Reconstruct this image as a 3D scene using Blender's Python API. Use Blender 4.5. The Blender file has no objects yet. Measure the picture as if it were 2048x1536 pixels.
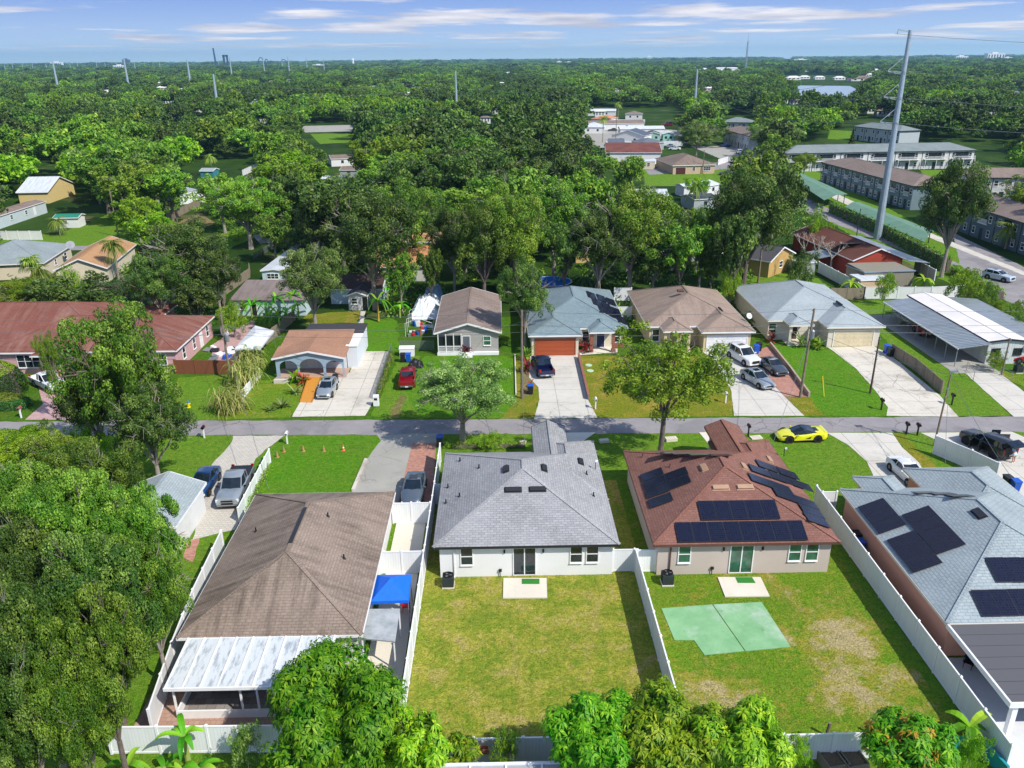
import bpy, math, random
import numpy as np
from mathutils import Vector, Matrix
R = math.radians
rng = np.random.default_rng(7)
random.seed(7)
S = bpy.context.scene
COL = S.collection

# ------------------------------------------------------------------ camera
FPX, CAMH = 1620.0, 34.0
THETA = math.atan(650 / FPX)
YAW, ROLL = R(-0.85), R(-0.5)
CM = Matrix.Rotation(YAW, 3, 'Z') @ Matrix.Rotation(math.pi / 2 - THETA, 3, 'X') @ Matrix.Rotation(ROLL, 3, 'Z')
cam_d = bpy.data.cameras.new('camera')
cam = bpy.data.objects.new('camera', cam_d)
COL.objects.link(cam)
cam.matrix_world = Matrix.Translation((0, 0, CAMH)) @ CM.to_4x4()
cam_d.sensor_width = 36
cam_d.lens = 36 * FPX / 2048
cam_d.clip_start, cam_d.clip_end = 0.5, 60000
S.camera = cam

def ray(px, py):
    return CM @ Vector(((px - 1024) / FPX, -(py - 768) / FPX, -1.0))
def P(px, py, z=0.0):
    """point of the world at height z seen at pixel px, py of the 2048 x 1536 photograph"""
    d = ray(px, py)
    t = (z - CAMH) / d.z
    return Vector((d.x * t, d.y * t, z))
def onplane(px, py, p0, n):
    d = ray(px, py)
    o = Vector((0, 0, CAMH))
    t = (Vector(p0) - o).dot(n) / d.dot(n)
    return o + d * t
CMT = CM.transposed()
def Q(x, y, z):
    c = CMT @ Vector((x, y, z - CAMH))
    return (1024 + FPX * c.x / -c.z, 768 - FPX * c.y / -c.z, -c.z)
def hgt(px, py, ty):
    p = P(px, py)
    lo, hi = 0.0, 90.0
    for _ in range(40):
        m = (lo + hi) / 2
        if Q(p.x, p.y, m)[1] > ty: lo = m
        else: hi = m
    return lo

# ------------------------------------------------------------------ light
SUN_EL, SUN_DIR = R(46), Vector((math.cos(R(-40)), math.sin(R(-40)), 0))
sv = Vector((SUN_DIR.x * math.cos(SUN_EL), SUN_DIR.y * math.cos(SUN_EL), math.sin(SUN_EL)))
sd = bpy.data.lights.new('sun', 'SUN')
sd.energy, sd.angle, sd.color = 3.4, R(0.6), (1.0, 0.94, 0.84)
so = bpy.data.objects.new('sun', sd)
COL.objects.link(so)
so.rotation_euler = sv.to_track_quat('Z', 'Y').to_euler()
so.location = (0, 0, 60)
W = bpy.data.worlds.new('World')
S.world = W
W.use_nodes = True
wt = W.node_tree
for n in list(wt.nodes): wt.nodes.remove(n)
def wn(t, **k):
    n = wt.nodes.new(t)
    for a, b in k.items(): setattr(n, a, b)
    return n
wo = wn('ShaderNodeOutputWorld'); bg = wn('ShaderNodeBackground'); bg.inputs[1].default_value = 0.15
sky = wn('ShaderNodeTexSky', sky_type='NISHITA', sun_disc=False)
sky.sun_elevation = SUN_EL
sky.sun_rotation = math.atan2(sv.x, sv.y)
sky.altitude, sky.air_density, sky.dust_density, sky.ozone_density = 0, 0.75, 0.15, 3.0
tc = wn('ShaderNodeTexCoord'); sep = wn('ShaderNodeSeparateXYZ')
wt.links.new(tc.outputs['Generated'], sep.inputs[0])
def wm(op, a, b=None, c=None, clamp=False):
    n = wn('ShaderNodeMath', operation=op, use_clamp=clamp)
    for i, v in enumerate((a, b, c)):
        if v is None: continue
        if isinstance(v, (int, float)): n.inputs[i].default_value = v
        else: wt.links.new(v, n.inputs[i])
    return n.outputs[0]
zz = wm('MAXIMUM', sep.outputs[2], 0.002)
zc = wm('ADD', zz, 0.03)
cu = wm('DIVIDE', sep.outputs[0], zc); cv = wm('DIVIDE', sep.outputs[1], zc)
comb = wn('ShaderNodeCombineXYZ')
wt.links.new(wm('MULTIPLY', cu, 0.40), comb.inputs[0]); wt.links.new(wm('MULTIPLY', cv, 0.36), comb.inputs[1])
comb.inputs[2].default_value = 3.3
n1 = wn('ShaderNodeTexNoise'); n1.inputs['Scale'].default_value = 0.95; n1.inputs['Detail'].default_value = 7; n1.inputs['Roughness'].default_value = 0.55
wt.links.new(comb.outputs[0], n1.inputs['Vector'])
n2 = wn('ShaderNodeTexNoise'); n2.inputs['Scale'].default_value = 2.2; n2.inputs['Detail'].default_value = 4
wt.links.new(comb.outputs[0], n2.inputs['Vector'])
cl = wm('MULTIPLY', wm('SUBTRACT', n1.outputs[0], 0.498), 11.0, clamp=True)
cl = wm('MULTIPLY', cl, wm('MULTIPLY', wm('SUBTRACT', zz, 0.004), 55.0, clamp=True))
ccol = wn('ShaderNodeMix', data_type='RGBA')
ccol.inputs[6].default_value = (2.4, 2.4, 2.9, 1); ccol.inputs[7].default_value = (4.4, 4.2, 4.3, 1)
wt.links.new(wm('MULTIPLY', wm('SUBTRACT', n2.outputs[0], 0.35), 3.0, clamp=True), ccol.inputs[0])
low = wn('ShaderNodeMix', data_type='RGBA'); low.inputs[6].default_value = (3.2, 3.9, 4.3, 1); low.inputs[7].default_value = (.85, 1.45, 3.4, 1)
wt.links.new(wm('POWER', wm('MULTIPLY', zz, 13.0, clamp=True), 0.65), low.inputs[0])
skymul = wn('ShaderNodeMix', data_type='RGBA')
wt.links.new(wm('MULTIPLY', wm('SUBTRACT', zz, 0.1), 4.0, clamp=True), skymul.inputs[0]); wt.links.new(low.outputs[2], skymul.inputs[6]); wt.links.new(sky.outputs[0], skymul.inputs[7])
wmix = wn('ShaderNodeMix', data_type='RGBA')
wt.links.new(cl, wmix.inputs[0]); wt.links.new(skymul.outputs[2], wmix.inputs[6]); wt.links.new(ccol.outputs[2], wmix.inputs[7])
wt.links.new(wmix.outputs[2], bg.inputs[0]); wt.links.new(bg.outputs[0], wo.inputs[0])
S.view_settings.view_transform = 'Standard'
S.view_settings.look = 'None'
S.view_settings.exposure = 0.72
S.view_settings.gamma = 1
S.cycles.max_bounces = 6
S.cycles.diffuse_bounces = 3
S.cycles.transmission_bounces = 4
S.cycles.transparent_max_bounces = 8
S.cycles.volume_bounces = 0
S.cycles.caustics_reflective = False
S.cycles.caustics_refractive = False

# ------------------------------------------------------------------ materials
def lin(h):
    if not isinstance(h, str): return tuple(h)
    h = h.lstrip('#')
    return tuple(((int(h[i:i + 2], 16) / 255) ** 2.2) for i in (0, 2, 4))
MATS = {}
class NT:
    def __init__(s, name):
        s.m = bpy.data.materials.new(name); s.m.use_nodes = True
        s.t = s.m.node_tree
        for n in list(s.t.nodes): s.t.nodes.remove(n)
        s.out = s.n('ShaderNodeOutputMaterial')
        s.b = s.n('ShaderNodeBsdfPrincipled')
        s.l(s.b.outputs[0], s.out.inputs[0])
    def n(s, t, **k):
        n = s.t.nodes.new(t)
        for a, b in k.items(): setattr(n, a, b)
        return n
    def l(s, a, b): s.t.links.new(a, b)
    def inp(s, node, i, v):
        if hasattr(v, 'links') or hasattr(v, 'is_linked'): s.l(v, node.inputs[i])
        else:
            if isinstance(v, tuple) and len(v) == 3 and node.inputs[i].type == 'RGBA': v = (*v, 1)
            node.inputs[i].default_value = v
    def math(s, op, a, b=None, clamp=False):
        n = s.n('ShaderNodeMath', operation=op, use_clamp=clamp)
        s.inp(n, 0, a)
        if b is not None: s.inp(n, 1, b)
        return n.outputs[0]
    def mix(s, f, a, b, blend='MIX'):
        n = s.n('ShaderNodeMix', data_type='RGBA', blend_type=blend)
        s.inp(n, 0, f); s.inp(n, 6, a); s.inp(n, 7, b)
        return n.outputs[2]
    def noise(s, vec, scale, detail=3, rough=0.55, out=0):
        n = s.n('ShaderNodeTexNoise')
        if vec is not None: s.l(vec, n.inputs['Vector'])
        n.inputs['Scale'].default_value = scale; n.inputs['Detail'].default_value = detail
        n.inputs['Roughness'].default_value = rough
        return n.outputs[out]
    def ramp(s, f, a, b):
        """0 below a, 1 above b"""
        n = s.n('ShaderNodeMapRange'); n.clamp = True
        s.inp(n, 0, f); n.inputs[1].default_value = a; n.inputs[2].default_value = b
        return n.outputs[0]
    def vec(s, kind='Object', scale=None):
        c = s.n('ShaderNodeTexCoord').outputs[kind]
        if scale:
            m = s.n('ShaderNodeMapping'); s.l(c, m.inputs[0]); m.inputs['Scale'].default_value = scale
            c = m.outputs[0]
        return c
    def pos(s):
        return s.n('ShaderNodeNewGeometry').outputs['Position']
    def bump(s, h, strength=0.4, dist=0.03):
        n = s.n('ShaderNodeBump'); s.inp(n, 'Height', h); n.inputs['Strength'].default_value = strength; n.inputs['Distance'].default_value = dist
        s.l(n.outputs[0], s.b.inputs['Normal'])
    def fin(s, col, rough=0.8, metal=0.0, spec=None):
        s.inp(s.b, 'Base Color', col); s.inp(s.b, 'Roughness', rough); s.inp(s.b, 'Metallic', metal)
        if spec is not None: s.b.inputs['Specular IOR Level'].default_value = spec
        return s.m

def plain(name, col, rough=0.6, metal=0.0, var=0.12, scale=1.5):
    if name in MATS: return MATS[name]
    t = NT(name); c = lin(col)
    f = t.ramp(t.noise(t.pos(), scale, 5), 0.3, 0.7)
    m = t.fin(t.mix(f, tuple(x * (1 - var) for x in c), tuple(min(1, x * (1 + var * .6)) for x in c)), rough, metal)
    MATS[name] = m
    return m
def carpaint(name, col, metal=0.3):
    if name in MATS: return MATS[name]
    t = NT(name)
    t.b.inputs['Coat Weight'].default_value = 1.0
    t.b.inputs['Coat Roughness'].default_value = 0.06
    f = t.noise(t.pos(), 0.9, 3)
    c = lin(col)
    MATS[name] = t.fin(t.mix(f, tuple(x * .92 for x in c), tuple(min(1, x * 1.06) for x in c)), 0.35, metal)
    return MATS[name]
def glassm(name, col, rough=0.05):
    if name in MATS: return MATS[name]
    t = NT(name)
    f = t.ramp(t.noise(t.pos(), 1.3, 2), 0.35, 0.65)
    c = lin(col)
    MATS[name] = t.fin(t.mix(f, tuple(x * .6 for x in c), tuple(x * 1.4 for x in c)), rough, 0.0, 0.8)
    return MATS[name]
def shingle(name, ca, cb, cc=None, streak=0.0, row=0.17, w=0.42, stain='#3a332e'):
    if name in MATS: return MATS[name]
    t = NT(name); uv = t.vec('UV')
    br = t.n('ShaderNodeTexBrick'); t.l(uv, br.inputs[0])
    br.inputs['Scale'].default_value = 1.0; br.inputs['Brick Width'].default_value = w; br.inputs['Row Height'].default_value = row
    br.inputs['Mortar Size'].default_value = 0.022; br.inputs['Mortar Smooth'].default_value = 0.2; br.inputs['Bias'].default_value = 0.0
    a, b = lin(ca), lin(cb)
    br.inputs['Color1'].default_value = (*a, 1); br.inputs['Color2'].default_value = (*b, 1)
    d = tuple(x * .5 for x in b) if cc is None else lin(cc)
    br.inputs['Mortar'].default_value = (*d, 1)
    br.offset = 0.5
    vn = t.noise(t.vec('UV', (3.2, 7, 1)), 1.0, 4, 0.7)
    col = t.mix(t.ramp(vn, 0.3, 0.7), t.mix(0.55, br.outputs[0], tuple(x * .55 for x in a)), t.mix(0.25, br.outputs[0], tuple(min(1, x * 1.5) for x in a)))
    big = t.noise(t.pos(), 0.35, 4)
    col = t.mix(t.ramp(big, 0.3, 0.75), col, t.mix(0.25, col, tuple(min(1, x * 1.6) for x in a)))
    if streak:
        st = t.noise(t.vec('UV', (1.6, 0.18, 1)), 1.0, 5, 0.65)
        st2 = t.noise(t.pos(), 0.22, 3)
        f = t.math('MULTIPLY', t.ramp(st, 0.42, 0.72), t.ramp(st2, 0.3, 0.6))
        col = t.mix(t.math('MULTIPLY', f, streak), col, lin(stain))
    t.bump(br.outputs[1], -0.5, 0.02)
    MATS[name] = t.fin(col, 0.92, 0, 0.2)
    return MATS[name]
def grass(name, g1, g2, dry=0.0, dcol='#a39a5a', tan='#b9a678', pscale=0.33, spots=()):
    if name in MATS: return MATS[name]
    t = NT(name); p = t.pos()
    fine = t.noise(p, 9, 4, 0.7); mid = t.noise(p, 1.7, 5, 0.65); big = t.noise(p, pscale, 5, 0.6)
    a, b = lin(g1), lin(g2)
    col = t.mix(t.ramp(mid, 0.35, 0.65), a, b)
    if dry > 0:
        for (sx, sy, sr_) in spots:
            vd = t.n('ShaderNodeVectorMath', operation='DISTANCE'); t.l(p, vd.inputs[0]); vd.inputs[1].default_value = (sx, sy, 0)
            big = t.math('ADD', big, t.math('MULTIPLY', t.ramp(vd.outputs['Value'], sr_, 0.0), 0.2))
        f = t.ramp(t.math('ADD', t.math('MULTIPLY', mid, 0.45), t.math('MULTIPLY', big, 0.75)), 0.74 - dry * .26, 0.86 - dry * .2)
        col = t.mix(f, col, lin(dcol))
        f2 = t.ramp(t.math('ADD', t.math('MULTIPLY', t.noise(p, 1.1, 6, 0.7), 0.5), t.math('MULTIPLY', big, 0.6)), 0.70 - dry * .14, 0.80 - dry * .12)
        col = t.mix(f2, col, lin(tan))
    col = t.mix(t.math('MULTIPLY', t.ramp(t.noise(p, 0.28, 5, 0.7), 0.42, 0.7), 0.55), col, t.mix(0.5, col, (0.24, 0.25, 0.05)))
    col = t.mix(t.math('MULTIPLY', t.ramp(t.noise(p, 0.6, 4, 0.65), 0.52, 0.75), 0.4), col, t.mix(0.5, col, (0.03, 0.07, 0.006)))
    col = t.mix(t.ramp(t.noise(p, 3.6, 4, 0.7), 0.34, 0.6), t.mix(0.38, col, (0.012, 0.03, 0.003)), col)
    col = t.mix(t.ramp(fine, 0.3, 0.62), t.mix(0.62, col, (0.008, 0.022, 0.002)), col)  # fine noise puts the micro-shadow between grass blades into the colour
    col = t.mix(t.math('MULTIPLY', t.ramp(t.noise(p, 26, 2), 0.55, 0.8), 0.4), col, t.mix(0.5, col, (0.42, 0.45, 0.12)))
    t.bump(t.math('ADD', fine, mid), 0.9, 0.12)
    MATS[name] = t.fin(col, 0.95, 0, 0.1)
    return MATS[name]
def concrete(name, c1, c2, crack=1.0, stain='#6c655b', joint=(3.0, 3.6)):
    if name in MATS: return MATS[name]
    t = NT(name); p = t.pos()
    col = t.mix(t.ramp(t.noise(p, 0.6, 6, 0.65), 0.32, 0.7), lin(c1), lin(c2))
    col = t.mix(t.math('MULTIPLY', t.ramp(t.noise(p, 0.3, 6, 0.75), 0.5, 0.74), 0.6 * crack), col, lin(stain))
    if joint:
        br = t.n('ShaderNodeTexBrick'); t.l(p, br.inputs[0]); br.offset = 0.0; br.inputs['Scale'].default_value = 1
        br.inputs['Brick Width'].default_value = joint[0]; br.inputs['Row Height'].default_value = joint[1]; br.inputs['Mortar Size'].default_value = 0.03
        col = t.mix(t.math('MULTIPLY', br.outputs[1], 0.55), col, (0.06, 0.055, 0.045))
    vo = t.n('ShaderNodeTexVoronoi', feature='DISTANCE_TO_EDGE'); vo.inputs['Scale'].default_value = 0.3
    wv = t.n('ShaderNodeVectorMath', operation='ADD'); t.l(p, wv.inputs[0]); t.l(t.noise(p, 0.8, 4, 0.6, 1), wv.inputs[1]); t.l(wv.outputs[0], vo.inputs['Vector'])
    ck = t.math('MULTIPLY', t.ramp(vo.outputs['Distance'], 0.012, 0.0), t.ramp(t.noise(p, 0.15, 2), 0.45, 0.6))
    col = t.mix(t.math('MULTIPLY', ck, 0.6 * crack), col, (0.05, 0.045, 0.04))
    t.bump(t.noise(p, 14, 4), 0.25, 0.01)
    MATS[name] = t.fin(col, 0.88)
    return MATS[name]
def bricks(name, c1, c2, mort, w=0.24, h=0.12, ms=0.012, var=0.0, rough=0.85, kind='UV'):
    if name in MATS: return MATS[name]
    t = NT(name); uv = t.vec('UV') if kind == 'UV' else t.pos()
    br = t.n('ShaderNodeTexBrick'); t.l(uv, br.inputs[0]); br.inputs['Scale'].default_value = 1
    br.inputs['Brick Width'].default_value = w; br.inputs['Row Height'].default_value = h; br.inputs['Mortar Size'].default_value = ms
    br.inputs['Color1'].default_value = (*lin(c1), 1); br.inputs['Color2'].default_value = (*lin(c2), 1); br.inputs['Mortar'].default_value = (*lin(mort), 1)
    col = t.mix(t.math('MULTIPLY', t.ramp(t.noise(t.pos(), 0.7, 5), 0.4, 0.75), 0.4), br.outputs[0], t.mix(0.5, br.outputs[0], lin(mort)))
    t.bump(br.outputs[1], -0.4, 0.01)
    MATS[name] = t.fin(col, rough)
    return MATS[name]
def ribs(name, c1, c2, period=0.3, width=0.12, axis=0, rough=0.45, metal=0.3, dirt='#6f6f6a', dirtf=0.5, depth=0.03):
    """sheet metal or boards: lines at a fixed pitch along one UV axis, real dirt by noise"""
    if name in MATS: return MATS[name]
    t = NT(name); uv = t.vec('UV'); sp = t.n('ShaderNodeSeparateXYZ'); t.l(uv, sp.inputs[0])
    m = t.math('PINGPONG', sp.outputs[axis], period / 2)
    f = t.ramp(m, 0.0, width / 2)
    col = t.mix(f, lin(c2), lin(c1))
    sc = (0.25, 1.6, 1) if axis == 1 else (1.6, 0.25, 1)
    d = t.noise(t.vec('UV', sc), 1.0, 5, 0.65)
    col = t.mix(t.math('MULTIPLY', t.ramp(d, 0.45, 0.72), dirtf), col, lin(dirt))
    t.bump(f, 0.7, depth)
    MATS[name] = t.fin(col, rough, metal)
    return MATS[name]
def stucco(name, col, rough=0.9, dirt=0.25):
    if name in MATS: return MATS[name]
    t = NT(name); c = lin(col); p = t.pos()
    f = t.ramp(t.noise(p, 0.8, 6, 0.6), 0.4, 0.8)
    k = t.mix(t.math('MULTIPLY', f, dirt), c, tuple(x * .62 for x in c))
    t.bump(t.noise(p, 22, 3), 0.3, 0.012)
    MATS[name] = t.fin(k, rough)
    return MATS[name]
def leafm(name, dark, mid, light, trans=0.2):
    if name in MATS: return MATS[name]
    t = NT(name)
    at = t.n('ShaderNodeAttribute'); at.attribute_name = 'tint'
    oi = t.n('ShaderNodeObjectInfo')
    f = at.outputs['Fac']
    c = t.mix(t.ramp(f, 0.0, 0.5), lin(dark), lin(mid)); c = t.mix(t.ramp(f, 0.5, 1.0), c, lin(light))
    hs = t.n('ShaderNodeHueSaturation')
    t.l(t.math('ADD', t.math('MULTIPLY', oi.outputs['Random'], 0.024), 0.49), hs.inputs['Hue'])
    t.l(t.math('ADD', t.math('MULTIPLY', oi.outputs['Random'], 0.75), 0.78), hs.inputs['Value'])
    t.l(c, hs.inputs['Color'])
    c = hs.outputs[0]
    t.fin(c, 0.55, 0, 0.35)
    tr = t.n('ShaderNodeBsdfTranslucent'); t.l(t.mix(1.0, c, (1.0, 1.1, 0.5), 'MULTIPLY'), tr.inputs[0])
    mx = t.n('ShaderNodeMixShader'); mx.inputs[0].default_value = trans
    t.l(t.b.outputs[0], mx.inputs[1]); t.l(tr.outputs[0], mx.inputs[2]); t.l(mx.outputs[0], t.out.inputs[0])
    MATS[name] = t.m
    return t.m

# ------------------------------------------------------------------ mesh builder
def rotz(a):
    return Matrix.Rotation(a, 3, 'Z')
class MB:
    def __init__(s): s.v = []; s.f = []; s.mi = []
    def add(s, vs, fs, mi=0):
        b = len(s.v); s.v += [tuple(p) for p in vs]
        for f in fs: s.f.append([i + b for i in f]); s.mi.append(mi)
        return s
    def box(s, x0, x1, y0, y1, z0, z1, mi=0):
        return s.add([(x0, y0, z0), (x1, y0, z0), (x1, y1, z0), (x0, y1, z0), (x0, y0, z1), (x1, y0, z1), (x1, y1, z1), (x0, y1, z1)],
                     [(0, 3, 2, 1), (4, 5, 6, 7), (0, 1, 5, 4), (1, 2, 6, 5), (2, 3, 7, 6), (3, 0, 4, 7)], mi)
    def ob(s, c, d, m=None, mi=0):
        """oriented box: centre c, full sizes d, matrix m"""
        m = m or Matrix.Identity(3); c = Vector(c); vs = []
        for z in (-.5, .5):
            for x, y in ((-.5, -.5), (.5, -.5), (.5, .5), (-.5, .5)): vs.append(c + m @ Vector((x * d[0], y * d[1], z * d[2])))
        return s.add(vs, [(0, 3, 2, 1), (4, 5, 6, 7), (0, 1, 5, 4), (1, 2, 6, 5), (2, 3, 7, 6), (3, 0, 4, 7)], mi)
    def bar(s, a, b, w, h=None, mi=0):
        a, b = Vector(a), Vector(b); d = b - a; h = h or w
        m = d.to_track_quat('X', 'Z').to_matrix()
        return s.ob((a + b) / 2, (d.length, w, h), m, mi)
    def poly(s, pts, z0, z1, mi=0):
        """vertical prism over a polygon (counter-clockwise)"""
        n = len(pts)
        a = sum(pts[i][0] * pts[(i + 1) % n][1] - pts[(i + 1) % n][0] * pts[i][1] for i in range(n))
        if a < 0: pts = pts[::-1]
        vs = [(p[0], p[1], z0) for p in pts] + [(p[0], p[1], z1) for p in pts]
        fs = [list(range(n))[::-1], list(range(n, 2 * n))] + [(i, (i + 1) % n, n + (i + 1) % n, n + i) for i in range(n)]
        return s.add(vs, fs, mi)
    def tube(s, pts, rs, n=8, mi=0, cap=True):
        pts = [Vector(p) for p in pts]
        if not isinstance(rs, (list, tuple)): rs = [rs] * len(pts)
        vs = []; q = None
        for i, p in enumerate(pts):
            d = (pts[min(i + 1, len(pts) - 1)] - pts[max(i - 1, 0)])
            if d.length < 1e-9: d = Vector((0, 0, 1))
            d.normalize()
            up = Vector((0, 1, 0)) if abs(d.y) < 0.9 else Vector((1, 0, 0))
            if q is not None: up = q
            a = d.cross(up).normalized(); b = a.cross(d).normalized(); q = b
            for k in range(n):
                t = 2 * math.pi * k / n
                vs.append(p + (a * math.cos(t) + b * math.sin(t)) * rs[i])
        fs = []
        for i in range(len(pts) - 1):
            for k in range(n):
                k2 = (k + 1) % n
                fs.append((i * n + k, i * n + k2, (i + 1) * n + k2, (i + 1) * n + k)[::-1])
        if cap:
            fs.append(list(range(n))); fs.append(list(range((len(pts) - 1) * n, len(pts) * n))[::-1])
        return s.add(vs, fs, mi)
    def lathe(s, c, prof, n=14, mi=0, m=None):
        """profile list of (radius, height) round the local z through c"""
        c = Vector(c); m = m or Matrix.Identity(3); vs = []
        for r, z in prof:
            for k in range(n):
                t = 2 * math.pi * k / n
                vs.append(c + m @ Vector((r * math.cos(t), r * math.sin(t), z)))
        fs = [(i * n + k, i * n + (k + 1) % n, (i + 1) * n + (k + 1) % n, (i + 1) * n + k) for i in range(len(prof) - 1) for k in range(n)]
        fs.append(list(range(n))[::-1]); fs.append(list(range((len(prof) - 1) * n, len(prof) * n)))
        return s.add(vs, fs, mi)
    def face(s, pts, mi=0):
        return s.add(pts, [list(range(len(pts)))], mi)
    def slab(s, pts, th, mi=0):
        """thick sheet over any planar polygon: th metres downward"""
        n = len(pts); pts = [Vector(p) for p in pts]
        nn = (pts[1] - pts[0]).cross(pts[2] - pts[1]).normalized()
        if nn.z < 0: nn = -nn; pts = pts[::-1]
        lo = [p - nn * th for p in pts]
        return s.add(pts + lo, [list(range(n)), list(range(n, 2 * n))[::-1]] + [(i, n + i, n + (i + 1) % n, (i + 1) % n) for i in range(n)], mi)
    def build(s, name, mats, parent=None, local=True, smooth=False, bevel=0, sub=0, props=None):
        me = bpy.data.meshes.new(name)
        off = Vector((0, 0, 0))
        if parent is not None and not local:
            q = parent
            while q is not None: off = off + Vector(q.location); q = q.parent
        me.from_pydata([(p[0] - off.x, p[1] - off.y, p[2] - off.z) for p in s.v], [], s.f)
        if not isinstance(mats, (list, tuple)): mats = [mats]
        for m in mats: me.materials.append(m)
        if len(mats) > 1:
            me.polygons.foreach_set('material_index', s.mi)
        uvl = me.uv_layers.new(name='UVMap')
        Z = Vector((0, 0, 1)); data = uvl.data
        for p in me.polygons:
            n = p.normal
            if abs(n.z) > 0.999: u, v = Vector((1, 0, 0)), Vector((0, 1, 0))
            else: u = Z.cross(n).normalized(); v = n.cross(u)
            for li in p.loop_indices:
                co = me.vertices[me.loops[li].vertex_index].co
                data[li].uv = (co.dot(u), co.dot(v))
        if smooth: me.polygons.foreach_set('use_smooth', [True] * len(me.polygons))
        o = bpy.data.objects.new(name, me); COL.objects.link(o)
        if parent is not None: o.parent = parent
        if bevel:
            md = o.modifiers.new('bevel', 'BEVEL'); md.width = bevel; md.segments = 2; md.limit_method = 'ANGLE'
        if sub:
            md = o.modifiers.new('sub', 'SUBSURF'); md.levels = md.render_levels = sub
        return o

def tag(o, label=None, cat=None, group=None, kind=None):
    if label: o['label'] = label
    if cat: o['category'] = cat
    if group: o['group'] = group
    if kind: o['kind'] = kind
    return o
def empty(name, loc, rz=0, label=None, cat=None, group=None):
    o = bpy.data.objects.new(name, None); COL.objects.link(o)
    o.location = loc; o.rotation_euler = (0, 0, rz); o.empty_display_size = 0.3
    return tag(o, label, cat, group)
def copy_tree(o, loc=None, rz=None, label=None, group=None, parent=None):
    c = o.copy(); COL.objects.link(c); c.parent = parent
    if loc is not None: c.location = loc
    if rz is not None: c.rotation_euler = (0, 0, rz)
    if label: c['label'] = label
    if group: c['group'] = group
    for ch in list(o.children): copy_tree(ch, parent=c)
    return c
def recolor(o, old, new):
    """give a copied thing another material in place of one it shares"""
    for ch in [o] + list(o.children_recursive):
        if ch.type == 'MESH' and any(sl.material == old for sl in ch.material_slots):
            ch.data = ch.data.copy()
            for i, m in enumerate(ch.data.materials):
                if m == old: ch.data.materials[i] = new
    return o
# ------------------------------------------------------------------ setting: ground, road, drives, lawns
def jitter(pts, amp, step=0.8):
    out = []
    n = len(pts)
    for i in range(n):
        a, b = Vector(pts[i][:2]), Vector(pts[(i + 1) % n][:2])
        k = max(1, int((b - a).length / step))
        nn = Vector((-(b - a).y, (b - a).x)).normalized() if (b - a).length > 0 else Vector((0, 0))
        for j in range(k):
            q = a + (b - a) * j / k
            if amp and j: q = q + nn * random.uniform(-amp, amp)
            out.append((q.x, q.y))
    return out
def sheet(name, pts, z, mat, amp=0.0, px=True, step=0.8, kind='structure'):
    w = [P(*p)[:2] for p in pts] if px else pts
    w = jitter(w, amp, step) if amp else w
    b = MB(); b.face([(x, y, z) for x, y in w])
    o = b.build(name, mat)
    if o.data.polygons[0].normal.z < 0: o.data.flip_normals()
    return tag(o, kind=kind)

G_dry = grass('grass_dry', '#7d9a2e', '#9aa43a', 0.88, '#b4b048', '#c4b070', 0.45)
G_mid = grass('grass_patchy', '#64951e', '#809a2c', 0.55, '#a8a040', '#c9b688', 0.3, [tuple(P(1790, 1420)[:2]) + (4.5,), tuple(P(1660, 1260)[:2]) + (3.5,), tuple(P(1440, 1370)[:2]) + (3.5,), tuple(P(1700, 1340)[:2]) + (4.5,)])
G_grn = grass('grass_green', '#5b9022', '#7c9f30', 0.06, '#8a9a2e', '#a89a58')
G_viv = grass('grass_lush', '#4d8f18', '#6c9c24', 0.02)
G_yel = grass('grass_yellow', '#8c8c28', '#788f22', 0.6, '#b09a40', '#c7a860', 0.3)
G_wild = grass('grass_wild', '#3f6f14', '#5a8420', 0.25, '#6d6a32', '#7a6a4a', 0.12)
tg = NT('far_ground'); p_ = tg.pos()
cc = tg.mix(tg.ramp(tg.noise(p_, 0.035, 5, 0.6), 0.38, 0.62), lin('#243c14'), lin('#3d581f'))
cc = tg.mix(tg.math('MULTIPLY', tg.ramp(tg.noise(p_, 0.09, 4, 0.6), 0.58, 0.7), 0.6), cc, lin('#7f7358'))
cc = tg.mix(tg.ramp(tg.noise(p_, 2.2, 4, 0.7), 0.3, 0.65), tg.mix(0.55, cc, (0.01, 0.02, 0.004)), cc)
tg.fin(cc, 0.95, 0, 0.1)
sheet('ground', [(-14000, -60), (14000, -60), (14000, 13500), (-14000, 13500)], 0.0, tg.m, px=False)

# lawns
sheet('lawn', [(-75, 20), (75, 20), (75, 74), (-75, 74.8)], 0.006, G_grn, px=False)
sheet('lawn', [(-75, 75.4), (66, 73.4), (66, 118), (50, 118), (-40, 104), (-75, 95)], 0.006, G_wild, px=False)
sheet('lawn', [(-6.1, 32.6), (9.9, 32.6), (9.9, 62), (-6.1, 62)], 0.012, G_dry, 0.0, px=False)
sheet('lawn', [(9.92, 32.6), (24.6, 32.6), (24.6, 57), (9.92, 57)], 0.012, G_mid, 0.0, px=False)
sheet('lawn', [(517, 990), (705, 985), (735, 920), (762, 882), (752, 871), (567, 876), (530, 905), (510, 935)], 0.012, G_viv, 0.1)
sheet('lawn', [(1545, 690), (1661, 700), (1711, 737), (1741, 770), (1776, 815), (1773, 832), (1640, 832), (1618, 795)], 0.014, G_viv, 0.1)
sheet('lawn', [(1568, 794), (1618, 795), (1650, 832), (1610, 832)], 0.017, G_yel, 0.15)
sheet('lawn', [(1158, 712), (1430, 712), (1463, 780), (1466, 832), (1195, 836), (1176, 803)], 0.012, G_yel, 0.12)
sheet('lawn', [(1010, 720), (1060, 715), (1078, 790), (1068, 836), (1000, 838), (1035, 790)], 0.010, G_yel, 0.2)
sheet('lawn', [(850, 712), (1028, 712), (1032, 800), (1005, 836), (840, 836), (800, 760)], 0.012, G_viv, 0.1)
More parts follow.
